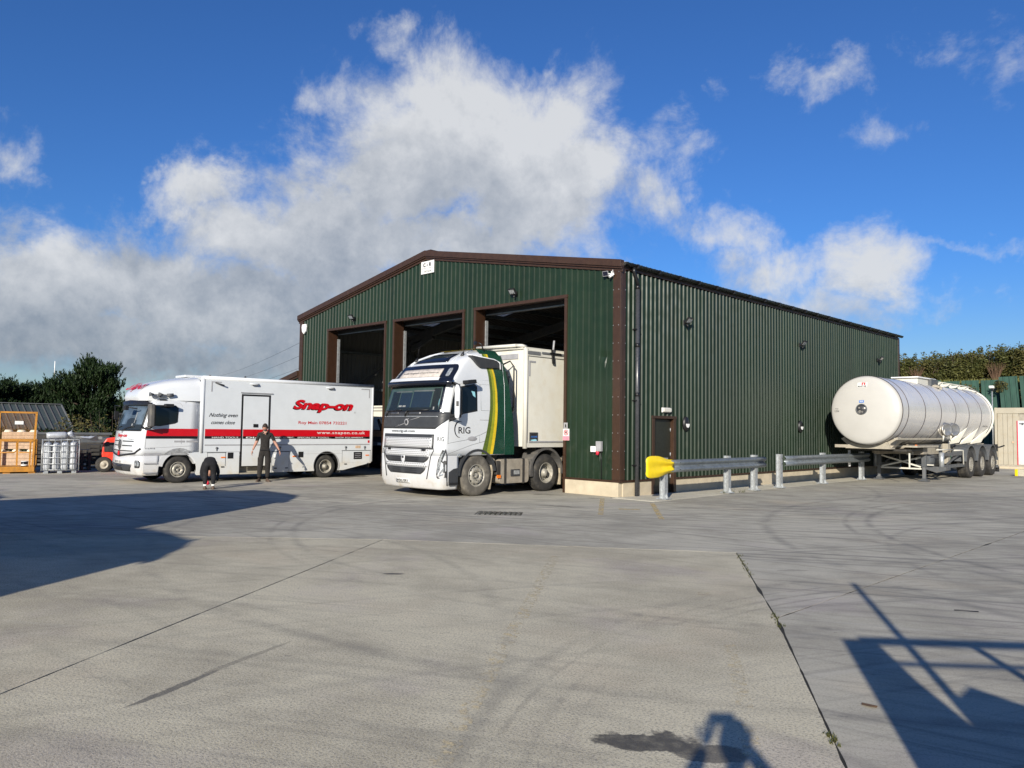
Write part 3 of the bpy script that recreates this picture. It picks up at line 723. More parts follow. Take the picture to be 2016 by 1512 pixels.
# base flashings
def drip(x0, x1, y0, y1):
    mb = MB(); mb.box(x0, x1, y0, y1, 0.367, 0.420); return part('base_flashing', mb, DB, wk, bevel=0.004)
drip(-1.86, 0.055, -0.060, 0.0); drip(-W_-.04, -13.6, -0.060, 0.0); drip(-6.06, -5.40, -0.060, 0.0); drip(-10.12, -9.48, -0.060, 0.0)
drip(0.0, 0.060, 0.002, DOOR[0]-.11); drip(0.0, 0.060, DOOR[1]+.11, L_)
# corner flashings
mb = MB(); mb.box(-0.20, 0.045, -0.046, 0.004, 0.424, 5.92); part('corner_flashing', mb, BT, wk, bevel=0.004)
mb = MB(); mb.box(-0.004, 0.046, 0.006, 0.17, 0.424, 5.86); part('corner_flashing', mb, BT, wk, bevel=0.004)
mb = MB(); mb.box(-W_-.045, -W_+.20, -0.046, 0.004, 0.424, 5.92); part('corner_flashing', mb, BT, wk, bevel=0.004)
mb = MB(); mb.box(0.0, 0.045, L_-.14, L_+.03, 0.424, 5.84); part('corner_flashing', mb, BT, wk, bevel=0.004)
# screws on the flashings
mb = MB()
for k in range(12):
    for xx in (-0.185, -0.015): disc(mb, (xx, -0.046, 0.7+k*0.46), (0, -1, 0), 0.011, 0.006, 6)
for k in range(12): disc(mb, (0.046, 0.155, 0.7+k*0.46), (1, 0, 0), 0.011, 0.006, 6)
part('screw_heads', mb, MAT['galvanised'], wk)['kind'] = 'stuff'
# verge flashing: fascia, shadow step, lower leaf
def verge(xa, za, xb, zb):
    d = Vector((xb-xa, 0, zb-za)); 
    mb = MB()
    for (y0, y1, t0, t1, mi) in ((-0.135, 0.02, 0.0, -0.185, 0), (-0.10, 0.02, -0.187, -0.235, 1), (-0.055, 0.0, -0.237, -0.305, 0)):
        mb.add([(xa, y0, za+t1), (xb, y0, zb+t1), (xb, y1, zb+t1), (xa, y1, za+t1), (xa, y0, za+t0), (xb, y0, zb+t0), (xb, y1, zb+t0), (xa, y1, za+t0)],
               [(0,3,2,1),(4,5,6,7),(0,1,5,4),(1,2,6,5),(2,3,7,6),(3,0,4,7)], mi)
    return part('verge_flashing', mb, [BT, DB], wk, bevel=0.005)
RZ = 7.475; EZ = 6.045
verge(XR+.002, RZ, 0.10, EZ); verge(XR-.002, RZ, -W_-.12, EZ)
# door openings: reveals, head, galvanised guide
for (a, b) in OPN:
    mb = MB(); mb.box(a-0.085, a-0.002, -0.050, 0.0, 0.0, HEAD-.062); part('jamb_flashing', mb, BT, wk, bevel=0.003)
    mb = MB(); mb.box(b+0.002, b+0.085, -0.050, 0.0, 0.0, HEAD-.062); part('jamb_flashing', mb, BT, wk, bevel=0.003)
    mb = MB(); mb.box(a-.10, b+.10, -0.052, 0.0, HEAD-.058, HEAD+.03); part('head_flashing', mb, BT, wk, bevel=0.003)
    mb = MB(); mb.box(a-0.06, a, 0.002, 0.36, 0.0, HEAD-.02); part('reveal_lining', mb, DB, wk)
    mb = MB(); mb.box(b, b+0.06, 0.002, 0.36, 0.0, HEAD-.02); part('reveal_lining', mb, DB, wk)
    mb = MB(); mb.box(a-.06, b+.06, 0.002, 0.36, HEAD-.02, HEAD+.03); part('head_lining', mb, DB, wk)
    for x0 in (a-0.02, b-0.05):
        mb = MB(); mb.box(x0, x0+0.05, 0.362, 0.46, 0.0, 5.0); part('door_guide', mb, MAT['galvanised'], wk)
    mb = MB(); mb.box(a, b, 0.39, 0.43, 5.16, 5.19); part('shutter_bottom_bar', mb, MAT['galv_rail'], wk)
    mb = MB(); mb.box(a, b, 0.39, 0.43, 5.195, 5.34); part('shutter_curtain', mb, MAT['black_plastic'], wk)
    mb = MB(); mb.tube([(a-.1, 0.72, 5.42), (b+.1, 0.72, 5.42)], 0.22, 16); part('shutter_roll', mb, MAT['black_plastic'], wk)
mb = MB(); mb.box(-W_-.06, -W_+.05, 0.05, L_, 5.80, 6.03); mb.box(-.05, .0, 0.05, L_, 5.80, 6.03); part('eaves_closure', mb, MAT['mid_grey'], wk)
# inner lining strips behind the piers and gable so the hall is shut off
mb = MB(); IN = MAT['mid_grey']
mb.box(-1.80, -0.05, 0.30, 0.34, 0.0, 5.8); mb.box(-W_+.05, -13.70, 0.30, 0.34, 0.0, 5.8)
for a, b in ((-6.03, -5.42), (-10.09, -9.51)): mb.box(a+.06, b-.06, 0.30, 0.34, 0.0, 5.4)
part('inner_lining', mb, IN, wk)
# portal frames, purlins, rails
SD = MAT['slate_steel']
for yf in (0.6, 5.2, 10.2, 15.2, 19.9):
    mb = MB()
    for xc in (-0.30, -W_+.30):
        mb.box(xc-.14, xc+.14, yf-.09, yf+.09, 0, 5.5)
    for (xa, xb) in ((-0.30, XR), (-W_+.30, XR)):
        za = 5.48; zb = 5.48 + SL*(W_/2-.30)
        mb.bar((xa, yf, za), (xb, yf, zb), 0.16, 0.34)
        sgn = -1 if xa > XR else 1
        mb.bar((xa, yf, za-.45), (xa+sgn*1.6, yf, za+.10), 0.15, 0.22)
    part('portal_frame', mb, SD, wk)
for k in range(7):
    for sg in (-1, 1):
        x = XR + sg*(0.25 + k*1.2); z = 5.70 + SL*(W_/2-abs(x-XR))
        mb = MB(); mb.box(x-.03, x+.03, 0.3, L_-.1, z-.10, z+.05); part('purlin', mb, MAT['galv_rail'], wk)
for z in (1.6, 3.2, 4.7):
    mb = MB(); mb.box(-W_+.06, -W_+.16, 0.4, L_-.1, z, z+.10); part('wall_rail', mb, MAT['galv_rail'], wk)
    mb = MB(); mb.box(-W_+.1, -.1, L_-.16, L_-.06, z, z+.10); part('wall_rail', mb, MAT['galv_rail'], wk)
mb = MB(); mb.bar((-W_+.28, 0.7, 2.2), (-W_+.28, 5.1, 5.0), 0.10, 0.10); part('wall_brace', mb, MAT['slate_steel'], wk)
# roof sheets with translucent rooflights
def roof_sheet(y0, y1, side):
    pr = prof(y0, y1); a = len(pr)
    xe = 0.13 if side > 0 else -W_-.13
    def seg(xa, xb, mat, nm):
        mb = MB(); zf = lambda x: 6.015 + SL*(W_/2 - abs(x-XR)) 
        mb.add([(xa, u, zf(xa)+d) for u, d in pr] + [(xb, u, zf(xb)+d) for u, d in pr], [(i, a+i, a+i+1, i+1) if side > 0 else (i, i+1, a+i+1, a+i) for i in range(a-1)])
        part(nm, mb, mat, wk, fix=False)
    light = side < 0 and round(y0) in (7, 16); light2 = (side < 0 and round(y0) == 5)
    if light or light2:
        s = -1 if side > 0 else 1
        cuts = [xe, xe+s*(3.2 if light else 0.6), xe+s*(4.6 if light else 1.5), XR]
        seg(cuts[0], cuts[1], MAT['roof_sheet'], 'roof_sheet'); seg(cuts[1], cuts[2], MAT['rooflight'], 'rooflight_sheet'); seg(cuts[2], cuts[3], MAT['roof_sheet'], 'roof_sheet')
    else: seg(xe, XR, MAT['roof_sheet'], 'roof_sheet')
for side in (-1, 1):
    y = 0.03
    while y < L_:
        roof_sheet(y, min(y+1.0, L_+.06), side); y += 1.0
mb = MB(); mb.bar((XR, -0.02, RZ+.0), (XR, L_+.1, RZ+.0), 0.36, 0.05); part('ridge_cap', mb, DB, wk)
# gutter, soffit trim, downpipe
mb = MB()
gp = [(0.045 + 0.075 - 0.075*math.cos(th), 5.99 - 0.085*math.sin(th)) for th in lin(0, PI, 9)]
for (ya, yb) in ((0.0, L_+.10),):
    mb.add([(u, ya, v) for u, v in gp] + [(u, yb, v) for u, v in gp], [(i, i+1, 9+i+1, 9+i) for i in range(8)], 0, True)
    mb.f.append(tuple(range(9))); mb.mi.append(0); mb.sm.append(False)
    mb.f.append(tuple(range(9, 18))); mb.mi.append(0); mb.sm.append(False)
gt = part('gutter', mb, MAT['black_gutter'], wk, fix=False)
mb = MB()
for k in range(20): mb.box(0.035, 0.208, 0.5+k, 0.54+k, 5.895, 6.0)
part('gutter_bracket', mb, MAT['black_plastic'], wk)
mb = MB(); mb.box(0.0, 0.048, 0.0, L_, 5.83, 5.90); part('eaves_trim', mb, DB, wk)
mb = MB()
mb.tube([(0.12, 0.42, 5.92), (0.12, 0.42, 5.80), (0.11, 0.56, 5.60), (0.11, 0.60, 5.45)], 0.050, 14)
part('downpipe_bend', mb, MAT['black_gutter'], wk)
mb = MB(); mb.tube([(0.11, 0.60, 5.44), (0.11, 0.60, 0.01)], 0.055, 20); dp = part('downpipe', mb, MAT['pipe_grey'], wk)
for z in (5.42, 2.62, 3.9):
    mb = MB(); mb.tube([(0.11, 0.60, z-.05), (0.11, 0.60, z+.05)], 0.063, 20); part('pipe_socket', mb, MAT['black_gutter'], dp)
for z in (4.3, 2.45, 0.78):
    mb = MB(); mb.box(0.02, 0.14, 0.50, 0.70, z, z+.03); part('pipe_clip', mb, MAT['black_gutter'], dp)
# side door
dy0, dy1, dz = DOOR
mb = MB(); mb.box(-0.10, -0.06, dy0, dy1, 0.03, dz-.01); dr_ = part('side_door', mb, MAT['door_paint'], wk, bevel=0.004); dr_['label'] = 'dark green plain steel side door'
mb = MB(); mb.box(-0.058, -0.035, dy0+.06, dy0+.18, 0.98, 1.02); mb.tube([(-0.058, dy0+.07, 1.0), (-0.0, dy0+.07, 1.0)], 0.012, 8); part('door_handle', mb, MAT['galvanised'], dr_)
for zz in (0.45, 1.05, 1.72):
    mb = MB(); mb.tube([(-0.052, dy1-.012, zz-.05), (-0.052, dy1-.012, zz+.05)], 0.012, 8); part('door_hinge', mb, MAT['galvanised'], dr_)
for (a, b) in ((dy0-.12, dy0-.003), (dy1+.003, dy1+.12)):
    mb = MB(); mb.box(-0.10, 0.052, a, b, 0.0, dz-.002); part('door_jamb', mb, BT, wk, bevel=0.004)
mb = MB(); mb.box(-0.10, 0.062, dy0-.14, dy1+.14, dz, dz+.075); part('door_head', mb, BT, wk, bevel=0.004)
mb = MB(); mb.box(-0.12, 0.02, dy0, dy1, 0.0, 0.028); part('door_sill', mb, DB, wk)

# lean-to on the left side of the workshop
ln = empty('lean_to', (-W_, 0, 0), 0, 'low green clad lean-to with a brown sloping verge against the left of the workshop', 'building')
pr = prof(-4.0, -0.04); a = len(pr); mb = MB()
mb.add([(u, 0.02-d, 0.0) for u, d in pr] + [(u, 0.02-d, 3.62+u*0.20) for u, d in pr], [(i, i+1, a+i+1, a+i) for i in range(a-1)])
part('cladding_sheet', mb, MAT['green_cladding'], ln, fix=False)
mb = MB()
for (y0, y1, t0, t1) in ((-0.11, 0.05, 0.0, -0.20), (-0.06, 0.0, -0.202, -0.27)):
    mb.add([(-4.1, y0, 3.0+t1), (-0.05, y0, 3.86+t1), (-0.05, y1, 3.86+t1), (-4.1, y1, 3.0+t1), (-4.1, y0, 3.0+t0), (-0.05, y0, 3.86+t0), (-0.05, y1, 3.86+t0), (-4.1, y1, 3.0+t0)],
           [(0,3,2,1),(4,5,6,7),(0,1,5,4),(1,2,6,5),(2,3,7,6),(3,0,4,7)])
part('verge_flashing', mb, BT, ln, bevel=0.004)
mb = MB(); mb.add([(-4.1, 0.05, 2.98), (-0.05, 0.05, 3.84), (-0.05, 14, 3.84), (-4.1, 14, 2.98)], [(0,1,2,3)]); part('roof', mb, MAT['roof_sheet'], ln, fix=False)
mb = MB(); mb.box(-4.0, -0.05, 13.9, 14, 0, 3.0); mb.box(-4.0, -3.95, 0.05, 13.9, 0, 2.98); part('wall', mb, MAT['green_cladding'], ln)

# ---------------------------------------------------------------- things fixed to the workshop
def floodlight(name, loc, rz, label, group):
    """loc on the wall; local -Y is away from the wall"""
    r = empty(name, loc, rz, label, 'floodlight', group)
    mb = MB(); mb.box(-0.05, 0.05, -0.035, 0.0, -0.10, 0.04); mb.bar((0.05, -0.03, -0.06), (0.05, -0.16, -0.05), 0.02, 0.03); mb.bar((-0.05, -0.03, -0.06), (-0.05, -0.16, -0.05), 0.02, 0.03)
    part('bracket', mb, MAT['black_plastic'], r)
    c = Vector((0, -0.16, 0.02)); ang = math.radians(38); nrm = Vector((0, -math.cos(ang), -math.sin(ang))); up_ = Vector((0, -math.sin(ang), math.cos(ang)))
    mb = MB(); mb.obox(c, Vector((0.13, 0, 0)), nrm*0.022, up_*0.095); part('lamp_body', mb, MAT['black_plastic'], r, bevel=0.006)
    mb = MB(); mb.obox(c+nrm*0.025, Vector((0.095, 0, 0)), nrm*0.003, up_*0.065); part('lamp_glass', mb, MAT['lamp_lens'], r)
    mb = MB(); mb.lathe([(0.0, -0.03), (0.03, -0.03), (0.034, 0.0), (0.02, 0.035), (0.0, 0.04)], (0.02, -0.10, -0.12), (0, -0.5, -1), 12); part('sensor', mb, MAT['black_plastic'], r)
    return r
ZF = 5.70
floodlight('floodlight', (-11.93, -0.03, 5.62), 0, 'black floodlight on the gable between the alarm box and the centre pier', 'floodlights on the workshop walls')
floodlight('floodlight', (-3.72, -0.03, 5.62), 0, 'black floodlight on the gable above the white lorry doorway', 'floodlights on the workshop walls')
for y, lb in ((2.95, 'black floodlight on the side wall above the small door'), (10.35, 'black floodlight halfway along the side wall'), (17.7, 'black floodlight near the far end of the side wall above the tanker')):
    floodlight('floodlight', (0.03, y, 4.78), math.radians(90), lb, 'floodlights on the workshop walls')
def bulkhead(y, lb):
    r = empty('bulkhead_light', (0.035, y, 1.90), 0, lb, 'wall light', 'oval lights on the side wall')
    mb = MB(); prf = [(0.0, 0.085), (0.10, 0.082), (0.14, 0.06), (0.16, 0.02), (0.16, 0.0), (0.0, 0.0)]
    mb.lathe(prf, (0, 0, 0), (1, 0, 0), 24); 
    mb.v = [(p[0], p[1]*0.92, p[2]*1.28) for p in mb.v]; part('housing', mb, MAT['black_plastic'], r)
    mb = MB(); pts = [(0.085*math.cos(t), 0.11*math.sin(t)) for t in lin(PI, 2*PI, 12)]
    mb.prism(pts, lambda u, v, d: Vector((0.082+d, u, v-.005)), 0, 0.012); part('diffuser', mb, MAT['white_plastic'], r)
bulkhead(3.0, 'black oval wall light with a white lower lens beside the small side door')
bulkhead(10.3, 'black oval wall light with a white lower lens midway to the tanker')
# emergency light above the door
r = empty('emergency_light', (0.035, 2.03, 2.255), 0, 'cream rounded box light fixed above the small side door', 'light fitting')
mb = MB(); mb.box(0, 0.075, -0.19, 0.19, -0.055, 0.055); part('diffuser', mb, MAT['cream_edge'], r, bevel=0.02)
mb = MB(); mb.box(-0.005, 0.02, -0.20, 0.20, -0.065, 0.065); part('base', mb, MAT['white_plastic'], r, bevel=0.006)
# security camera with solar panel
r = empty('security_camera', (-0.20, -0.045, 5.70), 0, 'white security camera with a small dark solar panel at the top of the corner', 'camera')
mb = MB(); mb.box(-0.03, 0.03, -0.03, 0.0, -0.07, 0.07); mb.bar((0, -0.03, 0), (0.0, -0.11, -0.02), 0.025, 0.025); mb.tube([(0.0, -0.10, 0.11), (0.0, -0.10, -0.02)], 0.014, 8); part('bracket', mb, MAT['white_plastic'], r)
mb = MB(); mb.tube([(-0.03, -0.19, -0.10), (0.02, -0.10, -0.03), (0.10, -0.08, 0.0)], [0.05, 0.055, 0.03], 14); mb.tube([(0.05, -0.09, 0.02), (0.05, -0.09, 0.15)], 0.010, 8); part('camera_body', mb, MAT['white_plastic'], r)
mb = MB(); mb.obox((-0.24, -0.14, 0.04), (0.12, 0.01, 0), (0, 0.008, 0.0), (0, -0.02, 0.09)); part('panel_frame', mb, MAT['grey_trim'], r, bevel=0.004)
mb = MB(); mb.obox((-0.24, -0.149, 0.04), (0.105, 0.008, 0), (0, 0.003, 0.0), (0, -0.017, 0.075)); part('solar_panel', mb, MAT['solar_panel'], r)
mb = MB(); mb.bar((-0.14, -0.12, 0.03), (-0.0, -0.08, 0.02), 0.02, 0.02); part('panel_arm', mb, MAT['white_plastic'], r); r.scale = (.72, .72, .72)
# alarm box
r = empty('alarm_box', (-15.33, -0.05, 5.50), 0, 'white shield shaped alarm box high on the left corner of the gable', 'alarm')
pts = [(-.13, .17), (.13, .17), (.16, .05), (.12, -.12), (0, -.22), (-.12, -.12), (-.16, .05)]
mb = MB(); mb.prism(pts, XZ(0), 0.0, 0.07); part('alarm_cover', mb, MAT['white_plastic'], r, bevel=0.015)
mb = MB(); mb.bar((-.04, -.073, .05), (.05, -.073, -.06), 0.004, 0.018); mb.bar((.04, -.073, .06), (.0, -.073, 0.0), 0.004, 0.014); part('alarm_mark', mb, MAT['grey_trim'], r)
# contractor board under the ridge
r = empty('wall_sign', (-7.77, -0.045, 6.92), 0, 'white C & R name board under the ridge of the gable', 'sign')
mb = MB(); mb.box(-.33, .33, -.012, 0, -.205, .205); part('sign_board', mb, MAT['paper_white'], r)
T = XZ(-.014)
lettering('C', T, (-.22, .02, -.10, .15), MAT['black_vinyl'], r, bold=.04, off=.002); lettering('&', T, (-.05, .03, .03, .12), MAT['mid_grey'], r, off=.002); lettering('R', T, (.08, .02, .20, .15), MAT['black_vinyl'], r, bold=.04, off=.002)
lettering('CONTRACTING SERVICES', T, (-.29, -.045, .29, -.015), MAT['mid_grey'], r, off=.002)
lettering('01872 561200', T, (-.18, -.16, .20, -.10), MAT['black_vinyl'], r, off=.002)
# no entry notice and green notice by the doorway
r = empty('safety_sign', (-1.74, -0.045, 1.55), 0, 'pink and white no hands prohibition notice beside the right doorway', 'sign')
mb = MB(); mb.box(-.11, .11, -.006, 0, -.15, .16); part('sign_board', mb, MAT['paper_white'], r)
mb = MB(); mb.box(-.105, .105, -.010, -.006, -.145, -.035); part('text_panel', mb, MAT['sign_pink'], r)
mb = MB(); mb.lathe([(.058, 0), (.078, 0), (.078, .004), (.058, .004)], (0, -.006, .06), (0, -1, 0), 24); mb.bar((-.05, -.008, .11), (.05, -.008, .01), 0.004, 0.014); part('prohibition_ring', mb, MAT['sign_red'], r)
mb = MB(); mb.prism([(-.02, -.03), (.025, -.03), (.03, .0), (.02, .04), (.01, .04), (.005, .01), (-.0, .045), (-.01, .045), (-.012, .005), (-.035, .02), (-.04, .01)], lambda u, v, d: Vector((u, -.0065-d, v+.06)), 0, .002); part('hand_symbol', mb, MAT['black_vinyl'], r)
r = empty('notice', (-1.76, -0.045, 1.795), 0, 'small grey notice with a standing figure above the pink safety sign', 'sign')
mb = MB(); mb.box(-.07, .07, -.006, 0, -.08, .08); part('sign_board', mb, MAT['grey_trim'], r)
mb = MB(); mb.prism([(-.03, -.06), (-.012, -.06), (0, -.02), (.012, -.06), (.03, -.06), (.02, .02), (0, .05), (-.02, .02)], XZ(-.006), 0, .002); part('figure_symbol', mb, MAT['door_paint'], r)
# switch boxes
r = empty('switch_box', (-0.62, -0.04, 1.22), 0, 'grey isolator box with a white cover and red handle by the corner', 'electrical box')
mb = MB(); mb.box(-.04, .12, -.10, 0, -.08, .18); part('isolator', mb, MAT['grey_trim'], r, bevel=.01)
mb = MB(); mb.box(-.22, -.055, -.09, 0, -.10, .05); part('junction_box', mb, MAT['white_plastic'], r, bevel=.01)
mb = MB(); mb.lathe([(.0, .10), (.035, .10), (.045, .03), (.045, .0)], (.0, -.05, -.075), (0, -.3, -1), 16); part('red_handle', mb, MAT['sign_red'], r)
mb = MB(); mb.tube([(.08, -.02, -.08), (.085, -.02, -.3), (.09, -.012, -.8)], .010, 8); part('cable', mb, MAT['black_plastic'], r)

# ---------------------------------------------------------------- crash barriers
def wbeam(mb, y0, y1, xf, z0=0.64, z1=0.95, mi=0, xfun=None):
    prf = [(0.0, 0.0), (0.035, 0.012), (0.075, 0.05), (0.078, 0.085), (0.03, 0.125), (0.0, 0.155), (0.03, 0.185), (0.078, 0.225), (0.075, 0.26), (0.035, 0.298), (0.0, 0.31)]
    k = len(prf); ys = lin(y0, y1, 9); vs = []
    for y in ys:
        for (d, h) in prf: vs.append((xf + d, y, z0 + h*(z1-z0)/0.31))
    for y in ys:
        for (d, h) in prf: vs.append((xf + d - 0.006, y, z0 + h*(z1-z0)/0.31))
    o = len(ys)*k
    fs = [(j*k+i, (j+1)*k+i, (j+1)*k+i+1, j*k+i+1) for j in range(8) for i in range(k-1)] + [(o+j*k+i, o+j*k+i+1, o+(j+1)*k+i+1, o+(j+1)*k+i) for j in range(8) for i in range(k-1)]
    fs += [(i, i+1, o+i+1, o+i) for i in range(k-1)] + [(8*k+i+1, 8*k+i, o+8*k+i, o+8*k+i+1) for i in range(k-1)]
    mb.add(vs, fs, mi, True)
def ipost(y, x=1.06, h=1.03, foot=True):
    mb = MB(); mb.box(x-.075, x-.063, y-.07, y+.07, 0.03, h); mb.box(x+.063, x+.075, y-.07, y+.07, 0.03, h); mb.box(x-.063, x+.063, y-.006, y+.006, 0.03, h)
    mb.box(x-.15, x+.15, y-.13, y+.13, 0.013, 0.032)
    for sx in (-1, 1): mb.add([(x+sx*.075, y-.006, .033), (x+sx*.15, y-.006, .033), (x+sx*.075, y-.006, .16), (x+sx*.075, y+.006, .033), (x+sx*.15, y+.006, .033), (x+sx*.075, y+.006, .16)], [(0,1,2),(5,4,3),(0,3,4,1),(1,4,5,2),(2,5,3,0)])
    for sx in (-1, 1):
        for sy in (-1, 1): disc(mb, (x+sx*.115, y+sy*.1, .032), (0, 0, 1), .014, .02, 6)
    return mb
G = MAT['galvanised']; GR = MAT['galv_rail']
def barrier(name, posts, y0, y1, label, yellow):
    r = empty(name, (0, 0, 0), 0, label, 'barrier', 'crash barriers along the workshop wall')
    for y in posts: part('post', ipost(y), G, r)
    XF = 1.14
    mb = MB(); wbeam(mb, y0, y1, XF, 0.665, 0.975); rl = part('rail', mb, GR, r, fix=False)
    mb = MB()
    for y in posts:
        for z in (.745, .90): disc(mb, (XF-.004, y+.02, z+.075-.075), (1, 0, 0), .018, .02, 8)
    for y in lin(y0+1.3, y1-.6, 3): disc(mb, (XF+.02, y, .82), (1, 0, 0), .014, .012, 8)
    part('bolt', mb, MAT['slate_steel'], rl)
    if yellow:
        mb = MB()
        # flared protective end: the W profile opens into a rounded bull nose
        HT = [(-.52, .13), (-.517, .17), (-.505, .205), (-.48, .232), (-.42, .253), (-.30, .268), (-.02, .262), (.16, .235), (.32, .195), (.46, .168), (.66, .160)]
        ys = [h[0] for h in HT[:6]] + lin(-.10, .66, 10); k = len(ys); a = 17; rows = []
        for y in ys:
            t = max(0, min(1, (y+.45)/.9)); hh = itab(HT, y); row = []
            for i in range(a):
                q = -1 + 2*i/(a-1); wv = (0.5-0.5*math.cos(q*2*PI))*.078
                edge = .015*(1-t)*abs(q)**6 + .02*max(0, (-.46-y)/.06)**2
                row.append((XF + .014 + wv*t + .055*(1-t) - edge, y + (.05*math.cos(q*2*PI) if y > .6 else 0), .82 + q*hh))
            rows.append(row)
        vs = [p for rr in rows for p in rr] + [(p[0]-.014, p[1], p[2]) for rr in rows for p in rr]; o = a*k
        fs = [(j*a+i, (j+1)*a+i, (j+1)*a+i+1, j*a+i+1) for j in range(k-1) for i in range(a-1)] + [(o+j*a+i, o+j*a+i+1, o+(j+1)*a+i+1, o+(j+1)*a+i) for j in range(k-1) for i in range(a-1)]
        fs += [(i, i+1, o+i+1, o+i) for i in range(a-1)] + [((k-1)*a+i+1, (k-1)*a+i, o+(k-1)*a+i, o+(k-1)*a+i+1) for i in range(a-1)]
        fs += [(j*a, o+j*a, o+(j+1)*a, (j+1)*a) for j in range(k-1)] + [(j*a+a-1, (j+1)*a+a-1, o+(j+1)*a+a-1, o+j*a+a-1) for j in range(k-1)]
        mb.add(vs, fs, 0, True)
        part('end_terminal', mb, MAT['yellow_plastic'], r, weld=False)['label'] = 'bright yellow flared plastic end'
        mb = MB()
        for (y, z) in ((.55, .73), (.55, .90), (.9, .73), (.9, .90), (.62, .82)): disc(mb, (XF+.07, y, z), (1, 0, 0), .012, .02, 6)
        part('bolt', mb, MAT['black_plastic'], r)
barrier('crash_barrier', (0.40, 3.50, 5.03), 0.55, 5.50, 'galvanised crash barrier with a bright yellow end in front of the side door', True)
barrier('crash_barrier', (6.62, 9.75, 13.1), 6.75, 13.55, 'galvanised crash barrier reaching behind the nose of the tanker', False)

# ---------------------------------------------------------------- wheels
def wheel(root, c, R, wdt, side=1, rimR=None, dish=0.0, tyre='tyre_rubber', nuts=10, holes=8, rimmat='rim_alloy', steer=True):
    """road wheel about the X axis; c is the centre of the outer face"""
    rimR = rimR or R*0.56; c = Vector(c); ax = (side, 0, 0)
    pr = [(rimR-.01, -.01), (rimR+.01, 0.0), (rimR+.03, .004), (R*.80, .012), (R*.93, .0), (R*.985, -.03), (R, -.055), (R, -wdt+.055), (R*.985, -wdt+.03), (R*.9, -wdt), (rimR, -wdt)]
    mb = MB(); mb.lathe(pr, c, ax, 48)
    tread = 40
    for k in range(tread):
        a = 2*PI*k/tread; 
        for (h0, h1) in ((-.055, -wdt*.30), (-wdt*.36, -wdt*.62), (-wdt*.68, -wdt+.055)):
            cc = c + Vector((side*(h0+h1)/2, math.sin(a)*(R+.002), math.cos(a)*(R+.002)))
            mb.obox(cc, (abs(h0-h1)/2, 0, 0), Vector((0, math.cos(a), -math.sin(a)))*(PI*R/tread*.82), Vector((0, math.sin(a), math.cos(a)))*.006)
    t = part('wheel', mb, MAT[tyre], root)
    mb = MB()
    if steer: pr2 = [(rimR, -.012), (rimR-.012, .006), (rimR-.03, -.02), (rimR-.045, -.06), (rimR*.80, -.045), (rimR*.66, .01), (rimR*.56, .018), (rimR*.50, .010), (rimR*.35, .008), (rimR*.33, -.03), (rimR*.22, -.03), (rimR*.20, .006), (0, .010)]
    else: pr2 = [(rimR, -.012), (rimR-.012, .006), (rimR-.03, -.03), (rimR-.05, -.13), (rimR*.76, -.16), (rimR*.62, -.15), (rimR*.42, -.145), (rimR*.40, -.06), (rimR*.30, -.02), (rimR*.28, .0), (0, .004)]
    mb.lathe(pr2, c, ax, 40); rim = part('rim', mb, MAT[rimmat], t)
    mb = MB(); rr = rimR*.43 if steer else rimR*.55; hh = .016 if steer else -.148
    for k in range(nuts):
        a = 2*PI*k/nuts; p = c + Vector((side*hh, math.sin(a)*rr, math.cos(a)*rr)); disc(mb, p, ax, rimR*.055, .03, 6)
    part('wheel_nuts', mb, MAT['nut_steel'], t)
    mb = MB(); rr = rimR*.76; hh = -.030 if steer else -.155
    for k in range(holes):
        a = 2*PI*(k+.5)/holes; p = c + Vector((side*hh, math.sin(a)*rr, math.cos(a)*rr))
        nx = Vector((side*1.0, math.sin(a)*(.55 if steer else .1), math.cos(a)*(.55 if steer else .1))).normalized(); disc(mb, p, nx, rimR*.075, .012, 10)
    part('hand_holes', mb, MAT['rim_dark'], t)
    return t
def arch_ring(mb, x0, x1, yc, zc, r0, r1, a0, a1, k=20, mi=0):
    """arched strip in the YZ plane from angle a0 to a1 (0 = +y, 90 = up)"""
    pts = [(yc + r1*math.cos(math.radians(a)), zc + r1*math.sin(math.radians(a))) for a in lin(a0, a1, k)] + [(yc + r0*math.cos(math.radians(a)), zc + r0*math.sin(math.radians(a))) for a in lin(a1, a0, k)]
    n2 = len(pts); vs = [(x0, u, v) for u, v in pts] + [(x1, u, v) for u, v in pts]; fs = []
    for i in range(k-1): fs += [(i, i+1, n2-2-i, n2-1-i), (n2+i, 2*n2-1-i, 2*n2-2-i, n2+i+1)]
    for i in range(n2): j = (i+1) % n2; fs.append((i, n2+i, n2+j, j))
    mb.add(vs, fs, mi, False)
def sidepanel(mb, pts, x0, x1, mi=0): mb.prism(pts, lambda u, v, d: Vector((d, u, v)), x0, x1, mi)

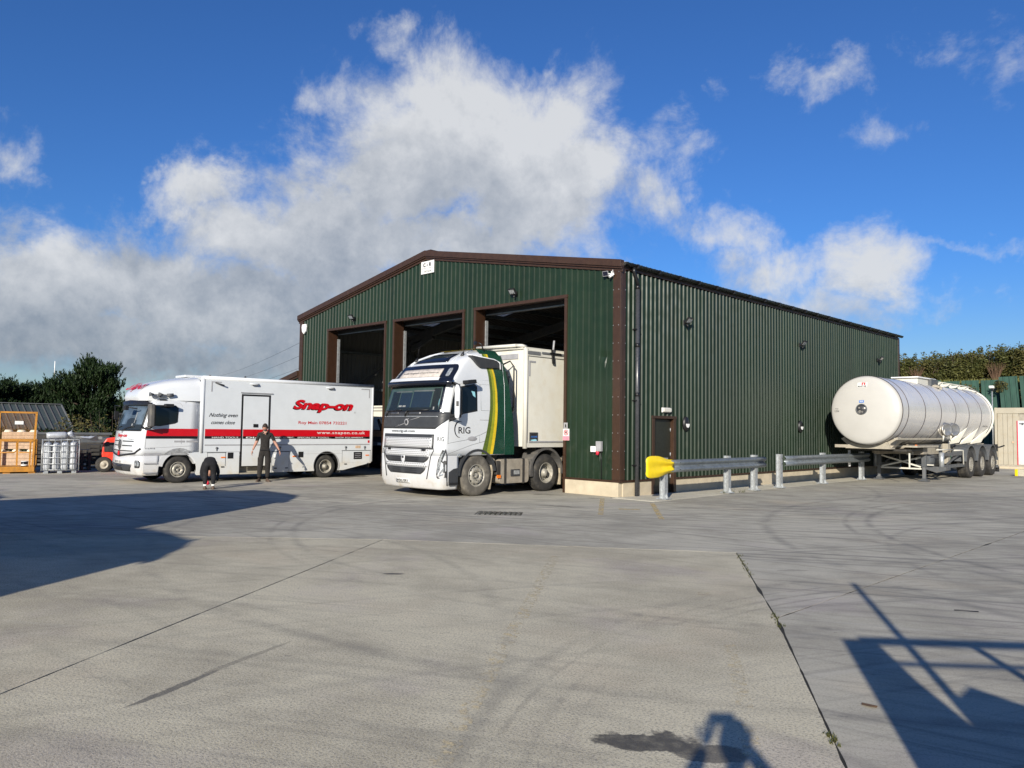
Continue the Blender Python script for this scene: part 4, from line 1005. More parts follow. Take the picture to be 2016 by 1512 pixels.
# ---------------------------------------------------------------- white and green articulated lorry (local: front towards -Y, near side at +X)
def tractor(lettered=True):
    r = empty('tractor_unit', (0, 0, 0), 0, 'x', 'lorry')
    yf = [(0.20, -1.24), (0.40, -1.32), (0.95, -1.33), (1.5, -1.30), (2.05, -1.25), (2.80, -1.04), (2.95, -0.97), (3.25, -0.72), (3.45, -0.46), (3.62, -0.05), (3.72, 0.30), (3.76, 0.50)]
    wd = [(0.20, 1.20), (0.45, 1.25), (1.2, 1.25), (2.0, 1.245), (2.7, 1.215), (3.1, 1.17), (3.4, 1.10), (3.6, 1.00), (3.72, 0.86), (3.76, 0.75)]
    S = Surf(yf, wd, 0.10, 0.24)
    zs = [1.02, 1.2, 1.5, 1.8, 2.05, 2.3, 2.55, 2.8, 2.88, 2.95, 3.05, 3.15, 3.25, 3.35, 3.45, 3.52, 3.58, 3.62, 3.66, 3.70, 3.73, 3.76]
    mb = MB(); shell(mb, S, zs, lambda z: 0.92 if z < 3.5 else 0.92+.0*(z-3.5)); cab_ = part('cab', mb, MAT['white_gloss'], r)
    # bumper module
    mb = MB(); shell(mb, S, [0.20, 0.24, 0.40, 0.7, 1.0, 1.018], lambda z: -0.64); part('bumper', mb, MAT['white_paint'], r)
    W = MAT
    # windscreen: dark interior, curtains, dash, papers, glass over
    mb = MB(); patch(mb, S, -1.30, 1.30, 2.07, 2.78, .004, 28, 8, .06, .08); ws = part('windscreen_surround', mb, W['navy_gloss'], r)
    mb = MB(); patch(mb, S, -1.15, 1.12, 2.12, 2.74, .008, 24, 8, .04, .05); part('screen_backing', mb, W['teal_glass_back'], ws)
    mb = MB(); patch(mb, S, -.48, .02, 2.12, 2.56, .011, 8, 4, rim=False); patch(mb, S, .06, .74, 2.12, 2.58, .011, 8, 4, rim=False); part('curtain', mb, W['curtain_blue'], ws)
    mb = MB(); patch(mb, S, -.92, -.52, 2.12, 2.60, .011, 8, 4, rim=False); patch(mb, S, .78, 1.05, 2.12, 2.66, .011, 6, 4, rim=False); patch(mb, S, -.95, 1.1, 2.12, 2.185, .013, 16, 3, rim=False); part('dashboard', mb, W['black_plastic'], ws)
    mb = MB(); patch(mb, S, -.46, -.32, 2.20, 2.24, .015, 4, 3, rim=False); patch(mb, S, -.28, -.15, 2.20, 2.24, .015, 4, 3, rim=False); patch(mb, S, .86, .90, 2.13, 2.20, .015, 3, 3, rim=False); part('papers', mb, W['paper_white'], ws)
    mb = MB(); patch(mb, S, 1.00, 1.09, 2.22, 2.40, .015, 4, 4, .05, .04, rim=False); part('screen_sticker', mb, W['sky_sticker'], ws)
    mb = MB(); patch(mb, S, -.75, .0, 2.58, 2.60, .013, 6, 3, rim=False); patch(mb, S, .06, .80, 2.59, 2.615, .013, 6, 3, rim=False); part('cab_shelf', mb, W['grey_trim'], ws)
    mb = MB(); patch(mb, S, -1.20, 1.20, 2.10, 2.76, .019, 28, 8, .05, .06, rim=False); part('windscreen_glass', mb, W['cab_glass'], ws)
    # black panel below the screen with badge and chrome strip
    mb = MB(); patch(mb, S, -1.75, lambda z: 1.0 + 1.25*min(1, max(0, (z-1.66)/.35)), 1.66, 2.07, .012, 30, 8); part('front_panel', mb, W['dark_plastic'], r)
    mb = MB(); patch(mb, S, -1.2, 1.15, 1.955, 1.972, .020, 24, 3); part('chrome_strip', mb, W['galvanised'], r)
    mb = MB(); patch(mb, S, -.78, -.38, 2.01, 2.075, .024, 6, 4); patch(mb, S, .02, .50, 2.01, 2.075, .024, 6, 4); part('scuttle_vent', mb, W['pipe_grey'], r)
    for (a, b) in ((-.95, -.25), (-.05, .75)):
        mb = MB(); p = [S.at(a, 1.99, .03), S.at(a+.03, 2.09, .045), S.at((a+b)/2, 2.10, .045), S.at(b, 2.12, .035)]; mb.tube(p, .012, 6); mb.tube([S.at(a-.02, 1.97, .03), S.at(a+.03, 2.10, .04)], .022, 6); part('wiper', mb, W['black_plastic'], r)
    # badge: ring with diagonal strip
    mb = MB(); c = S.at(0.0, 1.82, .016); mb.lathe([(.055, .0), (.085, .0), (.085, .012), (.055, .012)], c, (0, -1, 0), 24); mb.tube([S.at(-.46, 1.70, .016), S.at(-.09, 1.785, .018)], .006, 5); mb.tube([S.at(.09, 1.86, .018), S.at(.46, 1.945, .018)], .006, 5); mb.tube([c + Vector((.05, -.012, .05)), c + Vector((.09, -.012, .09))], .010, 5); part('front_badge', mb, W['grey_trim'], r)
    # upper grille
    mb = MB(); patch(mb, S, -.98, .98, 1.19, 1.53, .010, 20, 5); part('grille_frame', mb, W['dark_plastic'], r)
    def mesh_grille(name, rects, dz, dt, gapx, rows, z0, z1, t0, t1, skew=0):
        mb = MB(); patch(mb, S, t0, t1, z0, z1, .016, 20, 4); gp = part(name, mb, W['white_paint'], r)
        mb = MB(); nr = rows; nc = int((t1-t0)/gapx)
        for j in range(nr):
            z = z0 + (j+.5)*(z1-z0)/nr
            for i in range(nc):
                t = t0 + (i+.5+(.5 if j % 2 else 0)*.9)*gapx
                if t > t1-.02: continue
                mb.add([S.at(t-.026, z-.005, .020), S.at(t+.008, z-.014, .020), S.at(t+.027, z+.003, .020), S.at(t-.008, z+.012, .020)], [(0, 1, 2, 3)])
        part('grille_holes', mb, W['black_plastic'], gp, fix=False)['kind'] = 'stuff'
    mesh_grille('grille', None, .04, .05, .078, 6, 1.20, 1.445, -.95, .93)
    mesh_grille('grille', None, .04, .05, .078, 4, .985, 1.165, -.90, .86)
    mesh_grille('grille', None, .04, .05, .078, 2, .735, .835, -.82, .82)
    mb = MB(); patch(mb, S, -1.0, 1.0, 1.168, 1.186, .020, 20, 3); part('panel_gap', mb, W['black_plastic'], r)
    # air intakes
    for (za, zb, ta) in ((.84, .985, .86), (.56, .725, .76)):
        mb = MB(); patch(mb, S, lambda z: -ta + .18*(1-(z-za)/(zb-za))**2, lambda z: ta - .16*(1-(z-za)/(zb-za))**2, za, zb, .020, 16, 6); io = part('air_intake', mb, W['dark_plastic'], r)
        mb = MB()
        for j in range(3):
            z = za + .025 + j*(zb-za-.04)/2.6; 
            for (a, b) in ((-ta*.62, -.12), (.06, ta*.62)): patch(mb, S, a, b, z, z+.018, .024, 6, 2, rim=False)
        part('intake_slots', mb, W['black_plastic'], io)
    mb = MB(); patch(mb, S, -.10, .04, .86, 1.00, .030, 4, 4); patch(mb, S, -.06, .0, .80, .88, .030, 3, 3); part('camera_plate', mb, W['white_paint'], r)
    mb = MB(); patch(mb, S, -.065, .01, .93, .985, .034, 3, 3); patch(mb, S, -.72, -.60, 1.12, 1.165, .028, 4, 3); patch(mb, S, .62, .76, 1.12, 1.165, .028, 4, 3); part('black_inserts', mb, W['black_plastic'], r)
    # black seams either side of the grille and beside the headlamps
    mb = MB()
    for (t0_, z0_, t1_, z1_) in ((1.0, 1.15, .92, 1.0), (.92, 1.0, .80, .45), (-1.0, 1.15, -.93, 1.0), (-.93, 1.0, -.80, .45)):
        mb.tube([S.at(t0_+(t1_-t0_)*q, z0_+(z1_-z0_)*q, .008) for q in (0, .5, 1)], .012, 5)
    for sg in (1, -1): mb.tube([S.at(sg*1.80, 1.17, .006), S.at(sg*1.92, 1.02, .006), S.at(sg*1.92, .55, .006), S.at(sg*1.92, .3, .006)], .014, 5)
    part('seam', mb, W['black_plastic'], r)
    for sg in (1, -1):
        mb = MB()
        L = [(1.72, 1.12, .04), (1.58, 1.05, .10), (1.46, .95, .12), (1.36, .80, .14), (1.30, .66, .15), (1.28, .60, .10)]
        vs = []; 
        for (t, z, wv) in L: vs += [S.at(sg*(t-.02), z, .012), S.at(sg*(t+wv*1.1), z+.02, .012)]
        mb.add(vs, [(2*i, 2*i+1, 2*i+3, 2*i+2) for i in range(len(L)-1)], 0, True)
        vs = [S.at(sg*a, b, .016) for a, b in ((1.46, .62), (1.74, .76), (1.74, .68), (1.42, .56))]; mb.add(vs, [(0, 1, 2, 3)])
        hb_ = MB(); hb_.add([S.at(sg*a, b, .010) for a, b in ((1.60, 1.16), (1.84, 1.13), (1.62, .90), (1.80, .80), (1.80, .62), (1.24, .54), (1.24, .62), (1.36, .92))], [(0, 1, 2, 7), (7, 2, 3, 4), (7, 4, 5, 6)]); part('headlight_surround', hb_, W['dark_plastic'], r)
        part('headlight', mb, W['lamp_lens'], r)
        mb = MB(); vs = [S.at(sg*a, b, .014) for a, b in ((1.24, .52), (1.9, .66), (1.9, .50), (1.34, .47))]; mb.add(vs, [(0, 1, 2, 3)]); part('fog_recess', mb, W['black_plastic'], r)
        mb = MB(); vs = [S.at(sg*a, b, .018) for a, b in ((1.38, .545), (1.66, .595), (1.62, .555), (1.38, .52))]; mb.add(vs, [(0, 1, 2, 3)]); part('fog_light', mb, W['lamp_lens'], r)
        mb = MB(); disc(mb, S.at(sg*1.80, .86, .0), (sg*.7, -.7, 0), .045, .02, 12); part('parking_sensor', mb, W['black_plastic'], r)
    # entry step panel on the near side of the bumper
    for sg in (1, -1):
        x = sg*1.252
        mb = MB(); sidepanel(mb, [(-.95, .30), (-.66, .30), (-.66, .72), (-.80, .70), (-.95, .62)], min(x, x+sg*.012), max(x, x+sg*.012)); part('step_panel', mb, W['dark_plastic'], r)
        mb = MB(); mb.box(min(x, x+sg*.03), max(x, x+sg*.03), -.93, -.68, .33, .37); part('entry_step', mb, W['black_plastic'], r)
    # number plate
    mb = MB(); patch(mb, S, -.36, .20, .315, .425, .012, 6, 3); npl = part('number_plate', mb, W['paper_white'], r)
    fS = lambda u, v, d: S.at(u, v, d)
    if lettered:
        lettering('WJ22 ERY', fS, (-.33, .335, .17, .41), W['black_vinyl'], npl, bold=.03, off=.016)
        lettering('www.rig-uk.com', fS, (-.62, 1.555, .34, 1.635), W['dark_plastic'], r, bold=.01, off=.014)
        lettering('RIG', fS, (1.24, 1.37, 1.66, 1.475), W['dark_plastic'], r, off=.010)
    # sun visor, headboard, roof lamps
    mb = MB(); patch(mb, S, -1.62, 1.66, 2.74, 3.27, .014, 34, 10, .16, .22); part('visor_surround', mb, W['navy_gloss'], r)
    mb = MB(); vs = []; ts = lin(-1.62, 1.62, 25)
    for (z, o) in ((2.69, .10), (2.78, .15), (2.86, .12), (2.90, .03)):
        for t in ts: vs.append(S.at(t, z, o))
    k = 25; mb.add(vs, [(j*k+i, j*k+i+1, (j+1)*k+i+1, (j+1)*k+i) for j in range(3) for i in range(k-1)] + [(i+1, i, 3*k+i, 3*k+i+1) for i in range(k-1)], 0, True); part('sun_visor', mb, W['navy_gloss'], r)
    mb = MB(); ts = lin(-1.02, .98, 14); vs = [S.at(t*1.05, 2.80, .165) for t in ts] + [S.at(t, 2.875, .145) for t in ts] + [S.at(t, 2.875, .09) for t in ts] + [S.at(t*1.05, 2.80, .12) for t in ts]
    mb.add(vs, [(j*14+i, j*14+i+1, (j+1)*14+i+1, (j+1)*14+i) for j in range(3) for i in range(13)] + [(i+1, i, 42+i, 43+i) for i in range(13)]); part('light_bar', mb, W['white_gloss'], r)
    mb = MB(); patch(mb, S, -.88, .84, 2.94, 3.15, .028, 16, 4); hb = part('headboard_sign', mb, W['sign_cream'], r)
    if lettered: lettering('Specialist Management of Natural Resources', fS, (-.76, 3.02, .74, 3.075), W['dark_plastic'], hb, off=.032)
    for (a, b) in ((-1.40, -1.12), (1.06, 1.36)):
        mb = MB(); patch(mb, S, a, b, 2.95, 3.16, .030, 5, 5, .05, .05); part('roof_lamp', mb, W['lamp_lens'], r)
    mb = MB(); patch(mb, S, lambda z: -.80+.25*(z-3.36)/.25, lambda z: .76-.05*(z-3.36)/.25, 3.345, 3.60, .012, 10, 6); part('roof_hatch', mb, W['navy_gloss'], r)
    # roof ribs, aerials, side air deflector, work light
    for t in (-.95, .92):
        mb = MB(); mb.tube([S.at(t, z, .01) for z in lin(3.32, 3.72, 8)], .02, 6); part('roof_rib', mb, W['white_gloss'], r)
    for (t, z) in ((-.92, 3.42), (1.02, 3.52)):
        mb = MB(); p = S.at(t, z, 0); mb.tube([p, p+Vector((0, .03, .06)), p+Vector((0, .06, .12))], [.05, .035, .012], 8); mb.tube([p+Vector((0, .05, .10)), p+Vector((.02, .12, .55))], .004, 5); part('aerial', mb, W['black_plastic'], r)
    mb = MB(); sidepanel(mb, [(-.20, 3.52), (.68, 3.44), (.78, 3.36), (.76, 3.24), (.10, 3.22), (.0, 3.30)], 1.02, 1.20); part('air_deflector', mb, W['dark_plastic'], r, bevel=.02)
    mb = MB(); mb.tube([(1.06, -.25, 3.545), (1.10, .66, 3.475), (1.17, .80, 3.40), (1.20, .80, 3.22)], .018, 6); part('deflector_edge', mb, W['white_gloss'], r)
    mb = MB(); mb.tube([(.95, .42, 3.70), (.93, .36, 3.86), (.88, .30, 3.90)], .018, 6); disc(mb, (.86, .25, 3.88), (-.2, -1, .1), .05, .06, 12); part('horn', mb, W['black_plastic'], r)
    # near and off side glass, door lines, mirrors, handle, arch
    for sg in (1, -1):
        sd = lambda y, z, o: S.side(y, z, o, sg)
        def spoly(name, pts, mat, off, par=r):
            mb = MB(); bm = bmesh.new(); vv = [bm.verts.new((a, b, 0)) for a, b in pts]; bm.faces.new(vv)
            bmesh.ops.triangulate(bm, faces=bm.faces); 
            for _ in range(3): bmesh.ops.subdivide_edges(bm, edges=[e for e in bm.edges if e.calc_length() > .12], cuts=1)
            bmesh.ops.triangulate(bm, faces=bm.faces); bm.verts.ensure_lookup_table(); bm.verts.index_update()
            mb.add([sd(v.co.x, v.co.y, off) for v in bm.verts], [tuple(v.index for v in f.verts) for f in bm.faces], 0, True); bm.free()
            return part(name, mb, MAT[mat], par, fix=False)
        win = spoly('side_window', [(-.98, 2.00), (-.90, 2.40), (-.78, 2.68), (-.12, 2.80), (-.03, 2.74), (-.03, 2.12), (-.50, 2.04), (-.80, 1.88), (-1.0, 1.84)], 'black_plastic', .006)
        spoly('window_glass', [(-.94, 2.02), (-.76, 2.64), (-.14, 2.76), (-.07, 2.70), (-.07, 2.16), (-.5, 2.07)], 'side_glass', .012, win)
        if sg > 0:
            spoly('window_sticker', [(-.24, 2.62), (-.12, 2.60), (-.10, 2.46), (-.18, 2.50)], 'sky_sticker', .016, win)
        lines = [[(-1.02, 1.30), (-1.02, 2.0), (-.85, 2.76), (-.05, 2.86), (.06, 2.80), (.06, 1.34)], [(-1.0, 1.32), (-.4, 1.40), (.06, 1.52), (.55, 1.70)], [(.10, 2.14), (.10, 2.80), (.44, 2.80), (.44, 2.14), (.10, 2.14)], [(.06, 1.90), (.90, 1.90)], [(-.85, 2.88), (.9, 2.92)], [(-1.0, 1.06), (-.2, 1.28), (.9, 1.50)]]
        mb = MB()
        for L in lines: mb.tube([sd(a, b, .001) for a, b in L], .0045, 4)
        part('door_seam', mb, W['mid_grey'], r)
        dh = MB(); dh.lathe([(.0, 0.012), (.06, .010), (.085, 0)], (0, 0, 0), (1, 0, 0), 16); dh.v = [tuple(sd(-.02-.17+p[1]*1.9, 1.43+p[2]*.7, p[0]+.002)) for p in dh.v]; part('door_handle', dh, W['grey_trim'], r)
        mb = MB(); mb.lathe([(0, .02), (.03, .016), (.045, 0)], (0, 0, 0), (1, 0, 0), 10); mb.v = [tuple(sd(-.60+p[1]*2, 1.02+p[2], p[0])) for p in mb.v]; part('side_indicator', mb, W['lamp_lens'], r)
        # mirror (the photograph shows one on the near side only)
        if sg > 0:
            c0 = Vector((1.44, -.86, 2.33)); ax = Vector((.62, .52, 0)).normalized()
            mb = MB(); pts = [(-.09, -.40), (.07, -.42), (.11, -.30), (.11, .30), (.06, .40), (-.07, .42), (-.11, .30), (-.11, -.30)]
            nx_ = Vector((.64, -.77, 0)); mb.prism([(u*.6, v) for u, v in pts], lambda u, v, d: c0 + ax*u + Vector((0, 0, v)) + Vector((ax.y, -ax.x, 0))*d, -.03, .10); mo = part('mirror', mb, W['white_gloss'], r, bevel=.03)
            mb = MB(); mb.prism([(u*.56, v*.93) for u, v in pts], lambda u, v, d: c0 + ax*(u+.03) + Vector((0, 0, v)) + Vector((ax.y, -ax.x, 0))*d, -.12, -.031); part('mirror_back', mb, W['black_plastic'], mo, bevel=.01)
            mb = MB(); mb.obox(c0+Vector((.075, -.08, -.05)), (.02, .02, 0), (.01, -.01, 0), (0, 0, .06)); part('mirror_marker', mb, W['black_plastic'], mo)
            mb = MB(); mb.bar((1.18, -.80, 2.80), (1.46, -.86, 2.72), .09, .05); mb.bar((1.22, -.92, 1.90), (1.44, -.86, 1.95), .08, .05); part('mirror_arm', mb, W['black_plastic'], mo)
            mb = MB(); mb.obox((1.37, -.42, 2.83), (.10, 0, 0), (0, .15, 0.02), (0, -.01, .05)); part('kerb_mirror', mb, W['black_plastic'], mo, bevel=.02)
        # wheel arch trim
        mb = MB(); arch_ring(mb, min(sg*1.0, sg*1.262), max(sg*1.0, sg*1.262), 0.0, .53, .585, .645, 8, 180); part('wheel_arch', mb, W['dark_plastic'], r)
        mb = MB(); sidepanel(mb, [(.46, .15), (.50, .15), (.64, .90), (.56, .95)], min(sg*.85, sg*1.2), max(sg*.85, sg*1.2)); part('mud_flap', mb, W['mud_flap'], r)
        # livery on the side
        lines_ = [(1.04, .12, .30, .42, .51), (1.20, .17, .33, .45, .55), (1.5, .27, .40, .51, .61), (1.8, .34, .46, .56, .65), (2.2, .41, .51, .60, .68), (2.6, .42, .51, .60, .67), (3.0, .39, .48, .56, .63), (3.3, .34, .42, .50, .56), (3.45, .30, .37, .44, .50)]
        for (ia, ib, mt, nm) in ((1, 2, 'livery_olive', 'olive_stripe'), (2, 3, 'livery_lime', 'lime_stripe'), (3, 4, 'livery_yellow', 'yellow_stripe')):
            mb = MB(); vs = []; zz = lin(1.04, 3.60, 26)
            for z in zz:
                ya = itab([(l[0], l[ia]) for l in lines_], z); yb = itab([(l[0], l[ib]) for l in lines_], z); vs += [sd(ya, z, .005), sd(yb, z, .005)]
            mb.add(vs, [(2*i, 2*i+1, 2*i+3, 2*i+2) for i in range(25)], 0, True); part(nm, mb, W[mt], r, fix=False)
        mb = MB(); vs = []
        for z in lin(1.04, 3.60, 26):
            ya = itab([(l[0], l[4]) for l in lines_], z); vs += [sd(ya, z, .005), sd(.925, z, .005)]
        mb.add(vs, [(2*i, 2*i+1, 2*i+3, 2*i+2) for i in range(25)], 0, True); part('green_panel', mb, W['livery_green'], r, fix=False)
        # side fairing
        mb = MB(); xa = sg*1.16; xb = sg*1.225
        vs = []
        for (z, y0, y1, w_) in ((1.02, .94, 1.30, 1.25), (1.4, .94, 1.30, 1.25), (2.0, .94, 1.24, 1.245), (2.8, .94, 1.12, 1.21), (3.3, .94, 1.03, 1.13), (3.60, .94, .99, 1.02)):
            for (yy, xx) in ((y0, w_), (y1, w_-.01), (y1, w_-.05), (y0, w_-.05)): vs.append((sg*xx, yy, z))
        mb.add(vs, [(4*j+i, 4*j+(i+1) % 4, 4*j+4+(i+1) % 4, 4*j+4+i) for j in range(5) for i in range(4)] + [(0, 1, 2, 3), (20, 23, 22, 21)]); part('side_fairing', mb, W['livery_green'], r)
        mb = MB(); mb.tube([(sg*1.247, .93, 1.03), (sg*1.25, .93, 2.0), (sg*1.22, .93, 2.8), (sg*1.12, .93, 3.38)], .006, 4); part('fairing_seam', mb, W['white_gloss'], r)
        if lettered and sg > 0:
            lettering('RIG', sd, (-.66, 1.56, -.27, 1.72), W['black_vinyl'], r, bold=.006, off=.008)
            mb = MB(); vs = []
            for a in lin(60, 275, 26):
                th = math.radians(a); wv = .014*math.sin(math.radians((a-60)/215*180))+.002; c0 = (-.62, 1.66)
                for q in (.17-wv, .17+wv): vs.append(sd(c0[0]+q*math.cos(th)*.95, c0[1]+q*math.sin(th)*1.15, .008))
            mb.add(vs, [(2*i, 2*i+1, 2*i+3, 2*i+2) for i in range(25)]); part('logo_arc', mb, W['black_vinyl'], r, fix=False)
    # roof cap of the livery
    mb = MB(); vs = []
    for z, y0, y1 in ((3.60, .22, .92), (3.66, .22, .92), (3.70, .22, .92), (3.735, .22, .92)):
        w_ = itab(S.wd, z)+.004
        vs += [(w_, y0, z+.003), (w_, y1, z+.003)]
    mb.add(vs, [(2*i, 2*i+1, 2*i+3, 2*i+2) for i in range(3)], 0, True)
    mb.add([(-.8, .60, 3.765), (.8, .60, 3.765), (.8, .92, 3.765), (-.8, .92, 3.765)], [(0, 1, 2, 3)]); part('roof_livery', mb, W['livery_green'], r, fix=False)
    mb = MB(); mb.add([(-.8, .42, 3.766), (.8, .42, 3.766), (.8, .60, 3.766), (-.8, .60, 3.766)], [(0, 1, 2, 3)]); part('roof_stripe', mb, W['livery_yellow'], r, fix=False)
    # chassis
    mb = MB(); mb.box(-.45, -.37, -1.0, 4.6, .75, 1.0); mb.box(.37, .45, -1.0, 4.6, .75, 1.0)
    for y in (0, 1.3, 2.4, 3.4, 4.5): mb.box(-.37, .37, y-.06, y+.06, .78, .97)
    mb.box(-1.0, 1.0, -.7, .9, .70, 1.0); mb.box(-1.05, 1.05, -.05, .05, .45, .6)
    part('chassis', mb, W['chassis_dark'], r)
    mb = MB(); mb.box(-.55, .55, 2.0, 3.1, 1.02, 1.10); mb.box(-1.0, 1.0, 1.0, 1.15, 1.0, 1.06); part('fifth_wheel', mb, W['chassis_dark'], r)
    for sg in (1, -1):
        mb = MB(); mb.prism(rrect(.82, .27, 1.92, .90, .10), lambda u, v, d: Vector((d, u, v)), min(sg*.62, sg*1.20), max(sg*.62, sg*1.20)); tk = part('fuel_tank', mb, W['dirty_tank'], r, bevel=.01)
        mb = MB()
        for y in (1.02, 1.70): mb.prism(rrect(y-.035, .255, y+.035, .915, .03), lambda u, v, d: Vector((d, u, v)), min(sg*1.1, sg*1.215), max(sg*1.1, sg*1.215))
        part('tank_strap', mb, W['chassis_dark'], tk)
        mb = MB(); mb.box(min(sg*1.195, sg*1.225), max(sg*1.195, sg*1.225), 1.22, 1.55, .45, .63); part('tank_step', mb, W['dark_plastic'], tk, bevel=.01)
        mb = MB(); mb.box(min(sg*1.226, sg*1.24), max(sg*1.226, sg*1.24), 1.32, 1.52, .50, .60); part('step_plate', mb, W['galvanised'], tk)
        mb = MB(); mb.box(min(sg*1.1, sg*1.22), max(sg*1.1, sg*1.22), .70, .84, .50, .86); part('valve_box', mb, W['chassis_dark'], r, bevel=.02)
        mb = MB(); mb.box(min(sg*1.2, sg*1.235), max(sg*1.2, sg*1.235), .72, .84, .42, .50); part('side_marker', mb, W['amber'], r)
        mb = MB(); arch_ring(mb, min(sg*.75, sg*1.235), max(sg*.75, sg*1.235), 2.60, .53, .60, .66, -6, 186); part('rear_fender', mb, W['fender_grey'], r)
        mb = MB(); sidepanel(mb, [(1.98, .42), (2.06, .42), (2.06, .88), (1.98, .88)], min(sg*.9, sg*1.22), max(sg*.9, sg*1.22)); part('fender_bracket', mb, W['fender_grey'], r)
        mb = MB(); sidepanel(mb, [(3.18, .16), (3.22, .16), (3.26, .90), (3.20, .90)], min(sg*.8, sg*1.2), max(sg*.8, sg*1.2)); part('mud_flap', mb, W['mud_flap'], r)
        wheel(r, (sg*1.225, 0.0, .515), .515, .32, sg, .285, tyre='dusty_rubber', rimmat='rim_alloy', holes=10)
        wheel(r, (sg*1.215, 2.60, .50), .50, .30, sg, .285, tyre='tyre_rubber', steer=False, holes=10)
        wheel(r, (sg*1.215, 3.95, .50), .50, .58, sg, .285, tyre='tyre_rubber', steer=False, holes=10)
    # gear behind the cab
    mb = MB(); mb.tube([(.70, 1.30, 3.38), (.90, 1.45, 3.50), (1.02, 1.48, 3.35), (1.04, 1.46, 2.2)], .022, 8); mb.tube([(.92, 1.40, 3.10), (.90, 1.40, 2.5)], .015, 6); part('trailer_hose', mb, W['black_plastic'], r)
    mb = MB(); mb.box(.35, 1.10, 1.14, 1.20, 1.2, 3.2); part('cab_back_screen', mb, W['dark_plastic'], r)
    mb = MB(); mb.lathe([(.03, 0), (.07, .0), (.07, .05), (.03, .05)], (1.0, 1.40, 2.2), (0, 1, 0), 12); mb.tube([(1.0, 1.42, 2.15), (.98, 1.5, 1.8), (.8, 1.5, 1.2)], .012, 6); part('coupling', mb, W['black_plastic'], r)
    return r
rig = tractor(True)
rig.location = (-3.61, -2.70, 0)
rig['label'] = 'white cab tractor unit with green and yellow stripes parked nose-out in the right doorway'

